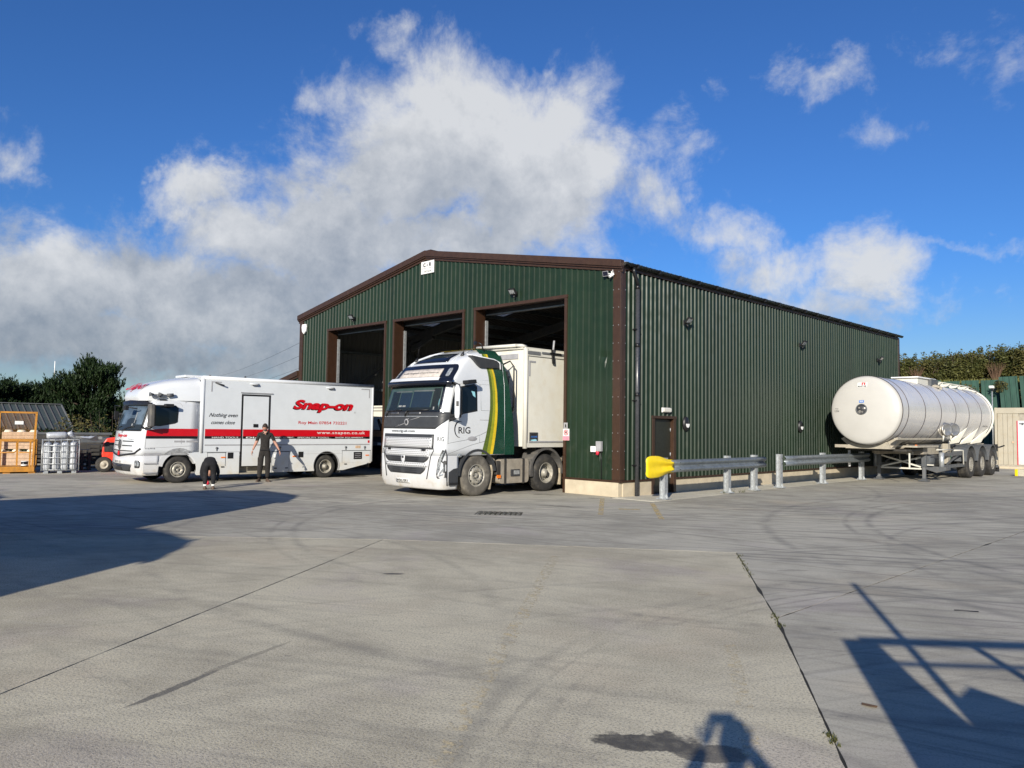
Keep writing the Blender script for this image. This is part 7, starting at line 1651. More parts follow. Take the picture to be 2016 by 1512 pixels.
for i_, (px_, lb_) in enumerate(((70, 'dark low bush behind the gap beside the yellow cage'), (118, 'dark low bush behind the caged tote'), (160, 'dark low bush behind the plastic sheeting'))):
    a, b = shrub_parts(90+i_, h=1.5, w_=1.5, n_=2600, size=.07); e_ = empty('low_bush', (0, 0, 0), 0, lb_, 'shrub', 'low bushes behind the yard clutter'); part('crown', a, W['pine_needles'], e_, fix=False); part('stems', b, W['bark'], e_, fix=False); place(e_, LAT(px_, 34), 34, -.1, 1.0); e_.rotation_euler[2] = az_deg
r = empty('radio_mast', (0, 0, 0), 0, 'thin pole mast with a pale tip standing over the left pines', 'mast'); place(r, LAT(105, 80), 80, 0)
mb = MB(); mb.tube([(0, 0, -1), (0, 0, 6.5)], .05, 6); part('pole', mb, W['mid_grey'], r)
mb = MB(); mb.tube([(0, 0, 6.5), (0, 0, 7.9)], .045, 6); part('pole_tip', mb, W['white_plastic'], r)
# overhead cables to the workshop
fw = Vector((F_.x, F_.y, 0)).normalized(); rt = Vector((R_.x, R_.y, 0)).normalized()
for k, (za, zb, dl) in enumerate(((5.15, 7.9, 0), (4.75, 7.55, .5), (4.35, 7.2, 1.0))):
    far = Vector((CAM.x, CAM.y, 0))+fw*90+rt*LAT(400+k*12, 90); a = Vector((-15.76, .3+k*.3, za)); b = Vector((far.x, far.y, 7.0-.6*k))
    pts = [a.lerp(b, t)-Vector((0, 0, 1.2*4*t*(1-t)*.35)) for t in lin(0, 1, 14)]; mb = MB(); mb.tube(pts, .006, 4, False); tag(part('overhead_cable', mb, W['black_plastic'], fix=False), ['topmost', 'middle', 'lowest'][k]+' of the three overhead cables running to the left eaves', 'cable', 'overhead cables left of the workshop')
r = empty('cable_pole', (0, 0, 0), 0, 'wooden pole carrying the overhead cables behind the tool lorry', 'pole'); place(r, LAT(412, 90), 90, 0)
mb = MB(); mb.tube([(0, 0, -1), (0, 0, 7.3)], .12, 8); part('post', mb, W['bark'], r)
mb = MB(); mb.box(-.9, .9, -.05, .05, 6.6, 6.72); part('crossarm', mb, W['bark'], r)
# distant tree belt
rr = random.Random(31); cl = []
for _ in range(46):
    lat = rr.uniform(-150, -60); dep = rr.uniform(105, 150); p = Vector((CAM.x, CAM.y, 0))+fw*dep+rt*lat; cl.append((Vector((p.x, p.y, rr.uniform(.5, 3.0))), Vector((5, 5, rr.uniform(2, 3.4)))))
tag(part('distant_trees', leaf_cloud(9000, None, None, .42, rr, .5, cl), W['shrub_leaves'], fix=False), 'far belt of trees beyond the yard on the left', 'trees', kind='stuff')

# ---------------------------------------------------------------- yard clutter on the left
az_cam = math.atan2(R_.y, R_.x) + math.radians(30)          # +X local runs along the picture plane
def at_px(px, dep): p = Vector((CAM.x, CAM.y, 0))+fw*dep+rt*LAT(px, dep); return (p.x, p.y, 0)
rc = Vector((math.cos(az_cam), math.sin(az_cam), 0)); fc = Vector((-rc.y, rc.x, 0))
# yellow man-riding cage: local x to the right, y away
Lx = empty('lifting_cage', at_px(1.5, 25.3), az_cam, 'ochre yellow steel lifting cage with tall mesh back standing at the left edge', 'cage')
CY = W['cage_yellow']; wd_ = 1.02; dp = 1.0
mb = MB()
for (x, y, h) in ((0, 0, 2.02), (wd_, 0, .0), (0, dp, 1.1), (wd_, dp, 1.1)):
    if h: mb.box(x-.03, x+.03, y-.03, y+.03, .1, h)
mb.box(-.03, wd_+.03, -.03, .03, 1.96, 2.02); mb.bar((wd_, 0, 2.0), (wd_-.06, 0, .1), .06, .06); mb.box(-.03, wd_+.03, dp-.02, dp+.02, 1.06, 1.10)
part('cage_frame', mb, CY, Lx, bevel=.004)
for z in (1.06, .68):
    mb = MB(); mb.tube([(-.25, -.02, z), (.42, -.02, z), (.50, -.02, z+.06), (.50, -.02, z+.33 if z < 1 else z)], .022, 8) if z < 1 else mb.box(-.2, wd_, -.03, .01, z-.02, z+.02); part('front_rail', mb, CY, Lx)
mb = MB(); mb.box(.50, .55, -.03, .02, .25, 1.06); mb.tube([(.58, -.02, .68), (.88, -.02, .68), (.88, -.02, 1.04)], .022, 8); mb.box(.86, .91, -.03, .02, .12, 1.04); part('gate', mb, CY, Lx)
mb = MB(); mb.box(-.25, wd_, -.06, dp, .05, .22); mb.box(.52, .60, -.065, -.055, .12, .2); part('cage_floor', mb, CY, Lx, bevel=.006)
mb = MB(); mb.box(.15, .35, .0, .9, 0, .06); mb.box(.85, 1.05, .0, .9, 0, .06); part('fork_pocket', mb, CY, Lx)
mb = MB()
for i in range(25): mb.box(.04+i*.038, .043+i*.038, -.002, .002, 1.10, 1.94)
for j in range(22): mb.box(.03, wd_-.03, -.002, .002, 1.12+j*.038, 1.123+j*.038)
part('mesh_panel', mb, CY, Lx)['kind'] = 'stuff'
mb = MB(); mb.box(.42, .66, -.03, -.012, 1.60, 1.71); part('label_plate', mb, W['paper_white'], Lx)
# timber crates stacked behind and in the cage
def crate(x, y, z, h, label, wdt=1.22, legs=True):
    r = empty('timber_crate', tuple(Vector(at_px(1.5, 25.3))+rc*x+fc*y+Vector((0, 0, z))), az_cam, label, 'crate', 'pale timber crates stacked by the yellow cage')
    nb = max(2, int(h/.105))
    for k in range(nb):
        mb = MB(); mb.box(0, wdt, 0, .03, k*h/nb+.003, (k+1)*h/nb-.003); part('board', mb, W['timber'], r, bevel=.003)
    mb = MB(); mb.box(0.01, wdt-.01, .031, 1.0, 0, h-.01); part('crate_body', mb, W['timber'], r)
    if legs:
        for q in (.18, .55, .92):
            mb = MB(); mb.lathe([(.14, 0), (.125, .04), (.10, .075), (0, .08)], (q*wdt, .12, h-.005), (0, 0, 1), 16); part('domed_cap', mb, W['timber_pale'], r)
    return r
crate(-.18, 1.12, .08, .60, 'lower pale timber crate behind the yellow cage rails', 1.16)
crate(.02, 1.15, .76, .58, 'upper pale timber crate seen through the yellow cage', 1.0)
crate(-1.3, 1.6, .0, 1.2, 'timber crate cut by the left edge of the view', .95, False)
r = empty('black_tub', tuple(Vector(at_px(1.5, 25.3))+rc*.74+fc*.06+Vector((0, 0, .22))), 0, 'small black and white paint tub on the floor of the yellow cage', 'tub')
mb = MB(); mb.tube([(0, 0, 0), (0, 0, .17)], .10, 14); part('tub', mb, W['black_plastic'], r); mb = MB(); mb.tube([(0, 0, .03), (0, 0, .07)], .104, 14); mb.tube([(0, 0, .165), (0, 0, .185)], .108, 14); part('tub_band', mb, W['white_plastic'], r)
# caged bulk container with wrapped sacks
ib = empty('caged_tote', at_px(88, 25.6), az_cam, 'galvanised cage tote packed with grey wrapped sacks', 'cage')
wx, dy_, hz = 1.06, 1.0, 1.12
mb = MB()
for z in (.12, .32, .52, .72, .92, 1.10):
    mb.tube([(0, 0, z), (wx, 0, z), (wx, dy_, z), (0, dy_, z), (0, 0, z)], .011, 6)
for x in lin(0, wx, 7): mb.tube([(x, -.012, .08), (x, -.012, hz)], .010, 6); mb.tube([(x, dy_+.012, .08), (x, dy_+.012, hz)], .010, 6)
for y in lin(.12, dy_-.1, 6): mb.tube([(wx+.012, y, .08), (wx+.012, y, hz)], .010, 6); mb.tube([(-.012, y, .08), (-.012, y, hz)], .010, 6)
part('wire_cage', mb, W['galvanised'], ib)
mb = MB()
for x in (.05, .45, .86): mb.box(x, x+.14, .05, .95, 0, .10)
part('cage_foot', mb, W['galvanised'], ib)
for i, (x0, x1, zt) in enumerate(((.03, .26, 1.02), (.28, .50, 1.0), (.54, .76, 1.04), (.79, 1.02, 1.04))):
    mb = MB(); mb.box(x0, x1, .05, .9, .10, zt); sk_ = part('wrapped_sack', mb, W['foil_wrap'], ib, bevel=.09, segs=4)
r = empty('wrapped_roll', tuple(Vector(at_px(95, 25.7))+Vector((0, 0, 1.24))), az_cam, 'grey plastic wrapped roll lying on top of the caged tote', 'roll')
mb = MB(); mb.tube([(0, .1, 0), (.1, .1, .01), (.52, .1, .02), (.60, .1, .04)], [.09, .11, .11, .07], 14); part('roll_body', mb, W['foil_wrap'], r)
mb = MB(); mb.tube([(.58, .1, .04), (.70, .12, .08), (.78, .1, .02)], [.05, .09, .04], 10); mb.tube([(.68, .1, .1), (.74, .1, .2)], [.02, .005], 5); part('twisted_end', mb, W['foil_wrap'], r)
r = empty('plastic_sheeting', tuple(Vector(at_px(141, 25.8))+Vector((0, 0, 1.15))), az_cam, 'crumpled translucent sheeting trailing off the caged tote', 'sheeting')
mb = MB(); mb.grid(lambda u, v: (u*.95, v*.4, .07+.05*math.sin(u*9+v*5)+.03*mnoise.noise(Vector((u*7, v*7, 0)))-.10*u*(v-.4)-.06*u), lin(0, 1, 22), lin(0, 1, 10)); part('sheet', mb, W['foil_wrap'], r, fix=False)
# dark pallets and a grey steel frame in the shade behind
def pallet_stack(px, dep, n_, label, wdt=1.1):
    r = empty('pallet_stack', at_px(px, dep), az_cam, label, 'pallets', 'stacked dark pallets behind the cages')
    for k in range(n_):
        z = k*.145
        for i in range(5): 
            mb = MB(); mb.box(0, wdt, i*.22, i*.22+.12, z+.12, z+.142); part('slat', mb, W['chassis_dark'], r)
        for i in range(3):
            mb = MB(); mb.box(i*(wdt-.1)/2, i*(wdt-.1)/2+.1, 0, 1.0, z, z+.12); part('block', mb, W['chassis_dark'], r)
pallet_stack(72, 29.5, 7, 'dark pallet stack between the yellow cage and the tote', .8)
pallet_stack(150, 27.5, 5, 'dark pallet stack left of the red forklift', .55)
pallet_stack(176, 29.0, 6, 'dark pallet stack behind the red forklift', 1.0)
r = empty('steel_skip', at_px(118, 32), az_cam, 'dark steel skip in the shade behind the caged tote', 'skip')
mb = MB(); mb.prism([(-.9, 0), (1.5, 0), (1.9, 1.2), (-1.3, 1.2)], lambda u, v, d: Vector((u, d, v)), 0, 1.6); part('skip_body', mb, W['chassis_dark'], r); mb = MB(); mb.box(-1.36, 1.96, -.04, .04, 1.18, 1.27); part('skip_rim', mb, W['slate_steel'], r)
r = empty('steel_bench', at_px(158, 30), az_cam, 'grey flat steel trailer bed behind the sheeting', 'trailer bed')
mb = MB(); mb.box(-.2, 1.9, 0, 1.4, .92, 1.10); part('bed', mb, W['slate_steel'], r); mb = MB()
for x in (-.1, .8, 1.7): mb.box(x, x+.08, .1, .2, 0, .92)
part('leg', mb, W['chassis_dark'], r)
# red forklift, rear counterweight showing
fk = empty('forklift', at_px(203, 26.8), az_cam-.15, 'red forklift truck half hidden behind the nose of the tool lorry', 'forklift')
mb = MB(); mb.prism([(.05, .30), (.02, .62), (.05, .98), (.16, 1.16), (.40, 1.20), (.55, 1.18), (.9, 1.10), (2.0, 1.0), (2.0, .28), (.3, .22)], lambda u, v, d: Vector((u, d, v)), .05, 1.15); part('counterweight', mb, W['red_machine'], fk, bevel=.04)
mb = MB(); mb.box(.10, .42, -.0, .052, .70, 1.02); mb.box(.044, .06, .25, .95, .70, 1.0); part('engine_vent', mb, W['black_plastic'], fk)
for x in (.10, 1.6):
    for (y0_, y1_, sg) in ((-.02, .20, -1), (1.22, 1.0, 1)):
        mb = MB(); mb.lathe([(.15, .0), (.235, .0), (.262, -.03), (.265, -.18), (.24, -.22), (.15, -.22)], (x, y0_, .265), (0, sg, 0), 32); ty = part('wheel', mb, W['tyre_rubber'], fk)
        mb = MB(); mb.lathe([(.152, -.01), (.14, -.04), (.07, -.05), (.06, -.01), (0, -.005)], (x, y0_, .265), (0, sg, 0), 24); part('rim', mb, W['cream_steel'], ty)
mb = MB()
for (x, y) in ((.45, .12), (.45, 1.08), (1.75, .12), (1.75, 1.08)): mb.tube([(x, y, 1.1), (x+.1, y, 2.0)], .03, 6)
mb.box(.5, 1.9, .08, 1.12, 1.98, 2.04); part('overhead_guard', mb, W['black_plastic'], fk)
mb = MB(); mb.box(.9, 1.3, .35, .85, 1.05, 1.2); mb.box(.85, .97, .35, .85, 1.2, 1.6); part('seat', mb, W['black_plastic'], fk, bevel=.04)
mb = MB()
for y in (.35, .85): mb.box(2.05, 2.15, y-.05, y+.05, .1, 2.0); mb.box(2.15, 3.2, y-.05, y+.05, .06, .11)
part('mast_and_forks', mb, W['chassis_dark'], fk)
# load inside the left bay
r = empty('parked_flatbed', (-14.9, 2.0, 0), 0, 'flatbed with a cream locker and brown boards inside the left bay behind the tool lorry', 'trailer')
mb = MB(); mb.box(0, 2.1, 0, 6, .95, 1.08); part('deck', mb, W['slate_steel'], r)
mb = MB(); mb.box(.6, 2.1, .3, 1.6, 1.55, 2.52); part('cream_locker', mb, W['cream_panel'], r, bevel=.01); mb = MB(); mb.box(.58, 2.12, .28, 1.0, 2.30, 2.33); mb.box(.58, 2.12, .28, 1.0, 2.42, 2.45); part('locker_trim', mb, W['mid_grey'], r)
mb = MB(); mb.box(.2, 2.12, .0, 2.4, 1.30, 1.52); part('board_stack', mb, W['brown_wood'], r); mb = MB(); mb.box(.3, 2.1, .05, 2.3, 1.09, 1.29); part('lower_boards', mb, W['chassis_dark'], r)
mb = MB(); mb.tube([(1.9, -.1, 1.95), (2.2, -.15, 1.55)], .07, 10); part('exhaust_hose', mb, W['black_plastic'], r)
mb = MB(); mb.box(1.75, 2.13, -.02, .0, .97, 1.06); part('white_board', mb, W['paper_white'], r)
for y in (1.0, 2.2, 5.0): 
    mb = MB(); mb.tube([(.05, y, .45), (2.05, y, .45)], .45, 24); part('wheel_pair', mb, W['tyre_rubber'], r)
# workshop kit
r = empty('work_bench', (-8.2, 19.2, 0), 0, 'steel work bench against the rear wall inside the workshop', 'bench')
mb = MB(); mb.box(-2, 2, -.3, .5, .88, .94); part('bench_top', mb, W['mid_grey'], r)
mb = MB()
for x in (-1.9, 1.8): mb.box(x, x+.1, -.2, .4, 0, .88)
part('bench_leg', mb, W['slate_steel'], r)

# ---------------------------------------------------------------- lorries parked behind the camera whose shade falls on the yard
def parked(dx, dy, label):
    c = copy_tree(rig); c.location = (dx, dy, 0); c.rotation_euler[2] = PI; tag(c, label, 'lorry', 'lorries parked behind the photographer')
    t = copy_tree(trl); t.location = (dx, dy-1.71, 0); t.rotation_euler[2] = PI; tag(t, label.replace('tractor unit', 'box trailer'), 'trailer', 'trailers parked behind the photographer')
parked(-.95, -15.2, 'white tractor unit parked nearest the building outside the left of the view')
parked(4.75, -20.2, 'white tractor unit parked behind the photographer on the left')
parked(-4.2, -20.6, 'white tractor unit furthest left of those parked behind the photographer')
# added platform right beside the photographer: unseen, shaped to cast the lower right shadow
u_ = Vector((.757, .653, 0)); v_ = Vector((-.653, .757, 0)); base = Vector((12.36, -14.68, 0))
ap = empty('shadow_frame', tuple(base), math.atan2(u_.y, u_.x), 'added grey platform with mast and handrail standing outside the right of the view', 'occluder')
mb = MB(); mb.prism([(0, 0), (0, 2.10), (.26, 2.10), (.34, 1.75), (.46, 1.45), (.62, 1.30), (.62, 0)], lambda u, v, d: Vector((u, d, v)), -.03, .03); part('side_plate', mb, W['slate_steel'], ap)
mb = MB(); mb.box(.14, 3.2, -.035, .035, 2.06, 2.13); part('top_rail', mb, W['slate_steel'], ap)
mb = MB(); mb.box(.30, 3.2, -.02, .02, 1.86, 1.89); part('mid_rail', mb, W['slate_steel'], ap)
mb = MB(); mb.tube([(.50, 0, 0), (.50, 0, 2.97)], .035, 8); part('mast', mb, W['slate_steel'], ap)
mb = MB(); mb.bar((1.02, 0, 2.08), (1.22, 0, 1.5), .05, .07); part('rail_post', mb, W['slate_steel'], ap)
mb = MB(); mb.prism([(.55, .0), (.55, 1.52), (.72, 1.62), (.95, 1.50), (1.35, 1.62), (3.2, 1.72), (3.2, 0)], lambda u, v, d: Vector((u, d, v)), -.25, .25); part('shadow_block', mb, W['mid_grey'], ap)

# ---------------------------------------------------------------- people
def skin_mesh(nodes, edges, root, sub=2):
    """nodes: name -> ((x,y,z), rx, ry); returns an evaluated smooth mesh grown round the skeleton"""
    names = list(nodes); idx = {k: i for i, k in enumerate(names)}
    me = D.meshes.new('sk'); me.from_pydata([nodes[k][0] for k in names], [(idx[a], idx[b]) for a, b in edges], [])
    ob = D.objects.new('sk', me); COL.objects.link(ob)
    md = ob.modifiers.new('skin', 'SKIN'); md.use_smooth_shade = True; md.branch_smoothing = .35
    for i, k in enumerate(names):
        sv = me.skin_vertices[0].data[i]; sv.radius = (nodes[k][1], nodes[k][2]); sv.use_root = (k == root)
    s = ob.modifiers.new('sub', 'SUBSURF'); s.levels = sub; s.render_levels = sub
    dg = bpy.context.evaluated_depsgraph_get(); out = D.meshes.new_from_object(ob.evaluated_get(dg))
    D.objects.remove(ob); D.meshes.remove(me); return out
def join_meshes(mes):
    vs, fs = [], []
    for me in mes:
        o = len(vs); vs += [tuple(v.co) for v in me.vertices]; fs += [tuple(i+o for i in p.vertices) for p in me.polygons]
    return vs, fs
def hand(wrist, fore, palm_n, side, curl=.5, s=1.0):
    """palm and five fingers as skinned chains; fore = direction of the fingers"""
    f = Vector(fore).normalized(); nn = Vector(palm_n).normalized(); nn = (nn-f*nn.dot(f)).normalized(); lat = f.cross(nn)*side; w0 = Vector(wrist); res = []
    nodes = {'w': (w0, .026*s, .020*s), 'p1': (w0+f*.045*s, .036*s, .018*s), 'p2': (w0+f*.085*s, .036*s, .015*s)}
    res.append(skin_mesh({k: (tuple(v[0]), v[1], v[2]) for k, v in nodes.items()}, [('w', 'p1'), ('p1', 'p2')], 'w', 1))
    for i, (off, L) in enumerate(((-.030, .070), (-.010, .082), (.010, .076), (.029, .060))):
        b0 = w0+f*.078*s+lat*off*s; d1 = (f+nn*curl*.5).normalized(); d2 = (f*.7+nn*curl*1.0).normalized(); d3 = (f*.3+nn*curl*1.3).normalized()
        p1 = b0+d1*L*.45*s; p2 = p1+d2*L*.33*s; p3 = p2+d3*L*.25*s
        res.append(skin_mesh({'a': (tuple(b0-f*.02*s), .009*s, .009*s), 'b': (tuple(p1), .0085*s, .0085*s), 'c': (tuple(p2), .008*s, .008*s), 'd': (tuple(p3), .0065*s, .0065*s)}, [('a', 'b'), ('b', 'c'), ('c', 'd')], 'a', 1))
    b0 = w0+f*.025*s-lat*.030*s; p1 = b0+(f*.7-lat*.7+nn*.3).normalized()*.045*s; p2 = p1+(f*.9-lat*.15+nn*.4).normalized()*.035*s
    res.append(skin_mesh({'a': (tuple(b0), .012*s, .012*s), 'b': (tuple(p1), .010*s, .010*s), 'c': (tuple(p2), .008*s, .008*s)}, [('a', 'b'), ('b', 'c')], 'a', 1))
    return res
def head_mesh(c, face, up, s=1.0):
    """rounded head with brow, nose, chin and ears, facing along face"""
    c = Vector(c); f = Vector(face).normalized(); u = Vector(up).normalized(); u = (u-f*u.dot(f)).normalized(); rgt = u.cross(f)
    vs, fs = [], []; nu, nv = 28, 20
    for j in range(nv+1):
        ph = PI*j/nv
        for i in range(nu):
            th = 2*PI*i/nu; x = math.sin(ph)*math.sin(th); y = math.sin(ph)*math.cos(th); z = math.cos(ph)   # y forward
            X, Y, Z = x*.078, y*.098, z*.118
            if z < 0: X *= 1-.28*z*z; Y *= 1-.10*z*z
            if z < -.2 and y > 0: Y += .012*(-z)                                                          # jaw
            g = math.exp(-((x)/.16)**2-((z+.12)/.17)**2) if y > 0 else 0; Y += .026*g                     # nose
            for ex in (-.42, .42): Y -= .010*(math.exp(-((x-ex)/.18)**2-((z-.12)/.10)**2) if y > 0 else 0) # eye sockets
            Y += .006*(math.exp(-((z-.30)/.09)**2) if y > .3 else 0)
            Y -= .005*(math.exp(-((x)/.3)**2-((z+.47)/.04)**2) if y > 0 else 0)                           # mouth line
            vs.append(c+(rgt*X+f*Y+u*Z)*s)
    for j in range(nv):
        for i in range(nu): fs.append((j*nu+i, j*nu+(i+1) % nu, (j+1)*nu+(i+1) % nu, (j+1)*nu+i))
    for sg in (-1, 1):
        o = len(vs); e_ = c+(rgt*sg*.080+f*-.005+u*.0)*s
        for j in range(5):
            for i in range(8):
                th = 2*PI*i/8; ph = PI*j/4; vs.append(e_+(rgt*sg*.010*math.sin(ph)*math.cos(th)+f*.020*math.sin(ph)*math.sin(th)+u*.032*math.cos(ph))*s)
        for j in range(4):
            for i in range(8): fs.append((o+j*8+i, o+j*8+(i+1) % 8, o+(j+1)*8+(i+1) % 8, o+(j+1)*8+i))
    return vs, fs
def hair_cap(c, face, up, s=1.0, cut=.10):
    c = Vector(c); f = Vector(face).normalized(); u = Vector(up).normalized(); u = (u-f*u.dot(f)).normalized(); rgt = u.cross(f); mb = MB(); nu, nv = 26, 12; vs = []
    for j in range(nv+1):
        for i in range(nu):
            th = 2*PI*i/nu; fr = max(0, math.cos(th)); lim = PI*(.66-.26*fr**.7); ph = lim*j/nv
            x = math.sin(ph)*math.sin(th); y = math.sin(ph)*math.cos(th); z = math.cos(ph); k = 1.055-.045*(j/nv)**3
            vs.append(c+(rgt*x*.080*k+f*(y*.101*k-.002)+u*z*.122*k)*s)
    mb.add(vs, [(j*nu+i, j*nu+(i+1) % nu, (j+1)*nu+(i+1) % nu, (j+1)*nu+i) for j in range(nv) for i in range(nu)], 0, True); return mb
def person(name, loc, rz, label, nodes, edges, hands, head, regions, mats, hair='hair', tilt_hair=True, shoes=(), extra=None):
    r = empty(name, loc, rz, label, 'person')
    mes = [skin_mesh(nodes, edges, 'pelvis', 2)]
    for h in hands: mes += hand(*h)
    vs, fs = join_meshes(mes); hv, hf = head_mesh(*head); o = len(vs); vs += [tuple(v) for v in hv]; fs += [tuple(i+o for i in f) for f in hf]
    mb = MB(); mb.v = [tuple(v) for v in vs]
    for f in fs:
        cc = sum((Vector(vs[i]) for i in f), Vector())/len(f); mb.f.append(f); mb.sm.append(True); mb.mi.append(regions(cc, min(f) >= o))
    body = part('body', mb, [MAT[m_] for m_ in mats], r, fix=True)
    part('hair', hair_cap(*head), MAT[hair], body, fix=False)
    for sh in shoes:
        (c, fwd, ln) = sh; c = Vector(c); f = Vector(fwd).normalized(); sd_ = Vector((-f.y, f.x, 0)); mb = MB(); rows = []
        for q, w_, h in ((-.08, .030, .075), (-.06, .038, .10), (0, .042, .105), (.08, .046, .075), (.14, .050, .060), (.19, .040, .045), (.215, .018, .025)):
            q *= ln; rows.append([c+f*q+sd_*(w_*math.cos(t))+Vector((0, 0, .0 if t >= PI or t == 0 else h*math.sin(t))) for t in lin(0, PI, 9)])
        v_ = [p for row in rows for p in row]; mb.add(v_, [(j*9+i, j*9+i+1, (j+1)*9+i+1, (j+1)*9+i) for j in range(6) for i in range(8)]+[(j*9, (j+1)*9, (j+1)*9+8, j*9+8) for j in range(6)]+[tuple(range(9)), tuple(range(54, 63))], 0, True)
        part('boot', mb, MAT['boot_brown'], body)
    if extra: extra(r, body)
    return r
def to_cam(x, y): d = Vector((CAM.x-x, CAM.y-y, 0)).normalized(); return math.atan2(d.x, -d.y)
# man in dark work clothes, arms held out (faces local -Y)
N1 = {'pelvis': ((0, 0, .93), .150, .105), 'waist': ((0, .01, 1.08), .140, .105), 'chest': ((0, .02, 1.28), .165, .115), 'upchest': ((0, .02, 1.40), .150, .095), 'neck': ((0, .01, 1.50), .056, .056), 'skull': ((0, -.01, 1.60), .060, .062),
 'shL': ((-.17, .02, 1.425), .068, .068), 'elL': ((-.245, .03, 1.17), .048, .048), 'foL': ((-.30, -.02, 1.05), .043, .040), 'wrL': ((-.345, -.05, .93), .027, .024),
 'shR': ((.17, .02, 1.425), .068, .068), 'elR': ((.285, .03, 1.18), .048, .048), 'foR': ((.36, -.02, 1.05), .043, .040), 'wrR': ((.425, -.06, .93), .027, .024),
 'hipL': ((-.095, .01, .84), .100, .100), 'knL': ((-.115, -.02, .48), .086, .088), 'clL': ((-.125, .02, .32), .078, .080), 'anL': ((-.135, .03, .11), .062, .062),
 'hipR': ((.095, .01, .84), .100, .100), 'knR': ((.100, -.03, .48), .086, .088), 'clR': ((.10, .01, .32), .078, .080), 'anR': ((.10, .02, .11), .062, .062)}
E1 = [('pelvis', 'waist'), ('waist', 'chest'), ('chest', 'upchest'), ('upchest', 'neck'), ('neck', 'skull'), ('upchest', 'shL'), ('shL', 'elL'), ('elL', 'foL'), ('foL', 'wrL'), ('upchest', 'shR'), ('shR', 'elR'), ('elR', 'foR'), ('foR', 'wrR'), ('pelvis', 'hipL'), ('hipL', 'knL'), ('knL', 'clL'), ('clL', 'anL'), ('pelvis', 'hipR'), ('hipR', 'knR'), ('knR', 'clR'), ('clR', 'anR')]
def reg1(c, is_head):
    if is_head: return 0 if not (c.z < 1.565 and c.y < -.03) else 3
    if c.z > 1.475 and abs(c.x) < .1: return 0
    if c.z > 1.40 and abs(c.x) < .045-(.0 if c.z > 1.44 else .03) and c.y < 0: return 0
    if abs(c.x) > .20 and c.z < 1.22: return 0
    if c.z > .93: return 1
    return 2
def extra1(r, body):
    mb = MB(); mb.tube([(-.06, -.07, 1.475), (-.075, .02, 1.50), (0, .075, 1.515), (.075, .02, 1.50), (.06, -.07, 1.475), (.02, -.10, 1.43)], .016, 8); part('collar', mb, MAT['charcoal_cloth'], body)
    mb = MB(); mb.box(-.135, .135, -.115, .11, .93, .955); part('belt', mb, MAT['black_cloth'], body, bevel=.01)
    for sg in (-1, 1): mb = MB(); mb.box(sg*.175-.02, sg*.175+.02, -.05, .07, .56, .72); part('thigh_pocket', mb, MAT['charcoal_cloth'], body, bevel=.012)
mx, my = -9.84, -4.50
person('person', (mx, my, 0), to_cam(mx, my), 'man in dark polo shirt and trousers standing arms out beside the tool lorry', N1, E1,
       [((-.345, -.05, .93), (-.30, -.15, -1), (.6, -.1, -.2), 1, .5), ((.425, -.06, .93), (.32, -.15, -1), (-.6, -.1, -.2), -1, .5)], ((-.01, -.035, 1.62), (-.25, -1, -.42), (0, -.3, 1), 1.0), reg1, ['skin', 'charcoal_cloth', 'charcoal_cloth', 'beard'],
       shoes=(((-.14, .04, 0), (-.3, -1, 0), 1.1), ((.10, .03, 0), (.28, -1, 0), 1.1)), extra=extra1)
# person bending to the ground, seen from behind (local -Y points away from the camera)
N2 = {'pelvis': ((0, .06, .76), .155, .120), 'waist': ((0, -.12, .80), .135, .110), 'chest': ((0, -.30, .72), .160, .110), 'upchest': ((0, -.42, .62), .150, .09), 'neck': ((0, -.50, .52), .052, .052), 'skull': ((0, -.54, .45), .055, .055),
 'shL': ((-.17, -.40, .60), .062, .062), 'elL': ((-.225, -.34, .42), .048, .048), 'wrL': ((-.20, -.34, .27), .034, .032), 'shR': ((.17, -.40, .60), .062, .062), 'elR': ((.205, -.40, .38), .048, .048), 'wrR': ((.13, -.44, .20), .034, .032),
 'hipL': ((-.10, .05, .68), .110, .115), 'knL': ((-.10, -.02, .42), .075, .078), 'clL': ((-.10, .03, .27), .064, .066), 'anL': ((-.10, .05, .125), .052, .054),
 'hipR': ((.10, .05, .68), .110, .115), 'knR': ((.10, -.02, .42), .075, .078), 'clR': ((.10, .03, .27), .064, .066), 'anR': ((.10, .05, .125), .052, .054)}
E2 = [e for e in E1 if 'foL' not in e and 'foR' not in e] + [('elL', 'wrL'), ('elR', 'wrR')]
def reg2(c, is_head): return 0 if is_head else 1
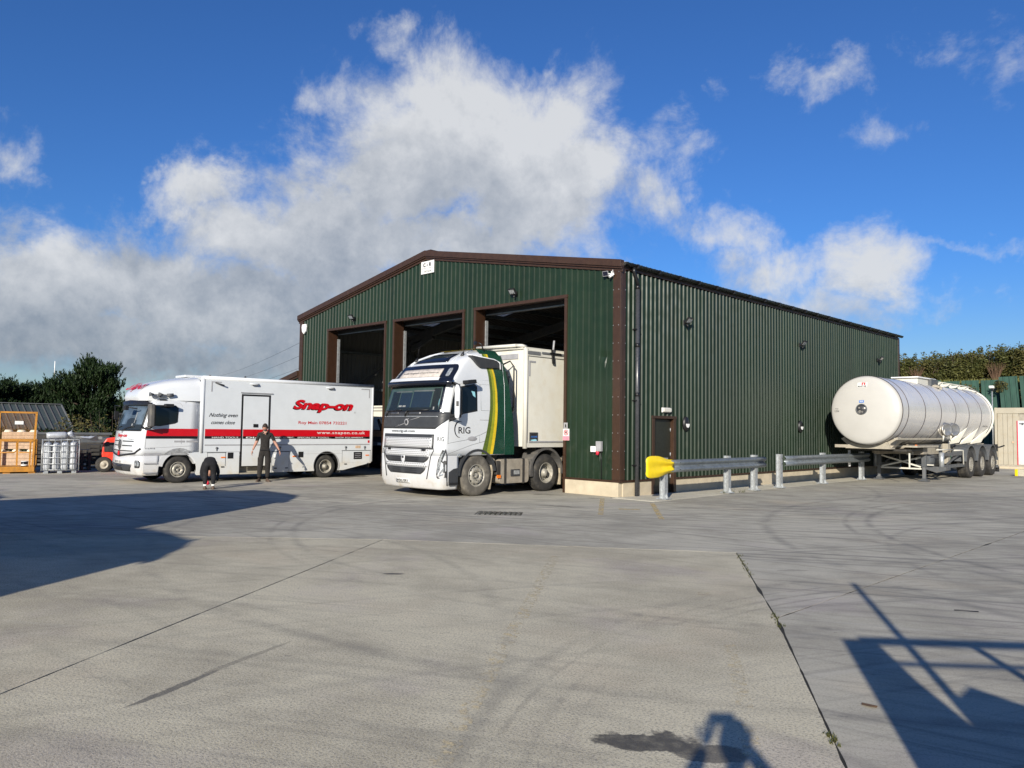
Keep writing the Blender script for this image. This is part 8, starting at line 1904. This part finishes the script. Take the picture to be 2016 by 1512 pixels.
def extra2(r, body):
    for sg in (-1, 1):
        mb = MB(); mb.tube([(sg*.10, .045, .085), (sg*.10, .045, .13)], .046, 14); part('sock', mb, MAT['sock_white'], body)
    mb = MB(); mb.tube([(.02, -.40, .10), (.05, -.38, .18)], [.045, .03], 10); part('held_item', mb, MAT['sign_red'], r)
bx, by = -8.08, -6.97
person('person', (bx, by, 0), to_cam(bx, by)+PI, 'person in black bending right over beside the front wheel of the tool lorry', N2, E2,
       [((-.20, -.34, .27), (0, -.1, -1), (1, 0, 0), -1, .6, .95), ((.13, -.44, .20), (-.1, -.1, -1), (-1, 0, 0), 1, .6, .95)], ((0, -.56, .40), (0, .35, -1), (0, -1, -.35), .95), reg2, ['skin', 'black_cloth'],
       shoes=(((-.10, .03, 0), (0, -1, 0), .95), ((.10, .03, 0), (0, -1, 0), .95)), extra=extra2)
# the photographer, behind the lens, whose shadow falls at the bottom of the picture
N3 = dict(N1); 
N3.update({'elL': ((-.30, -.02, 1.24), .064, .064), 'foL': ((-.22, -.09, 1.44), .056, .056), 'wrL': ((-.12, -.16, 1.60), .034, .034), 'elR': ((.30, -.02, 1.24), .064, .064), 'foR': ((.22, -.09, 1.44), .056, .056), 'wrR': ((.12, -.16, 1.60), .034, .034)})
fwd = Vector((F_.x, F_.y, 0)).normalized(); pp = Vector((CAM.x, CAM.y, 0)) - fwd*.30
ph = person('person', (pp.x, pp.y, 0), math.atan2(fwd.x, -fwd.y), 'photographer in dark clothes holding up a phone just behind the viewpoint', N3, E1,
       [((-.12, -.16, 1.60), (.35, -.2, 1), (.3, -1, 0), 1, .6), ((.12, -.16, 1.60), (-.35, -.2, 1), (-.3, -1, 0), -1, .6)], ((0, .02, 1.68), (0, -1, 0), (0, 0, 1), 1.05), lambda c, h: 0 if h or c.z > 1.5 else (1 if c.z > .93 else 2), ['skin', 'charcoal_cloth', 'charcoal_cloth', 'beard'],
       shoes=(((-.12, .03, 0), (0, -1, 0), 1.1), ((.11, .03, 0), (0, -1, 0), 1.1)))
mb = MB(); mb.box(-.078, .078, -.262, -.254, 1.675, 1.75); o = part('phone', mb, MAT['black_plastic'], None, bevel=.003)
o.location = ph.location; o.rotation_euler = ph.rotation_euler; tag(o, 'black phone held up sideways by the photographer', 'phone')
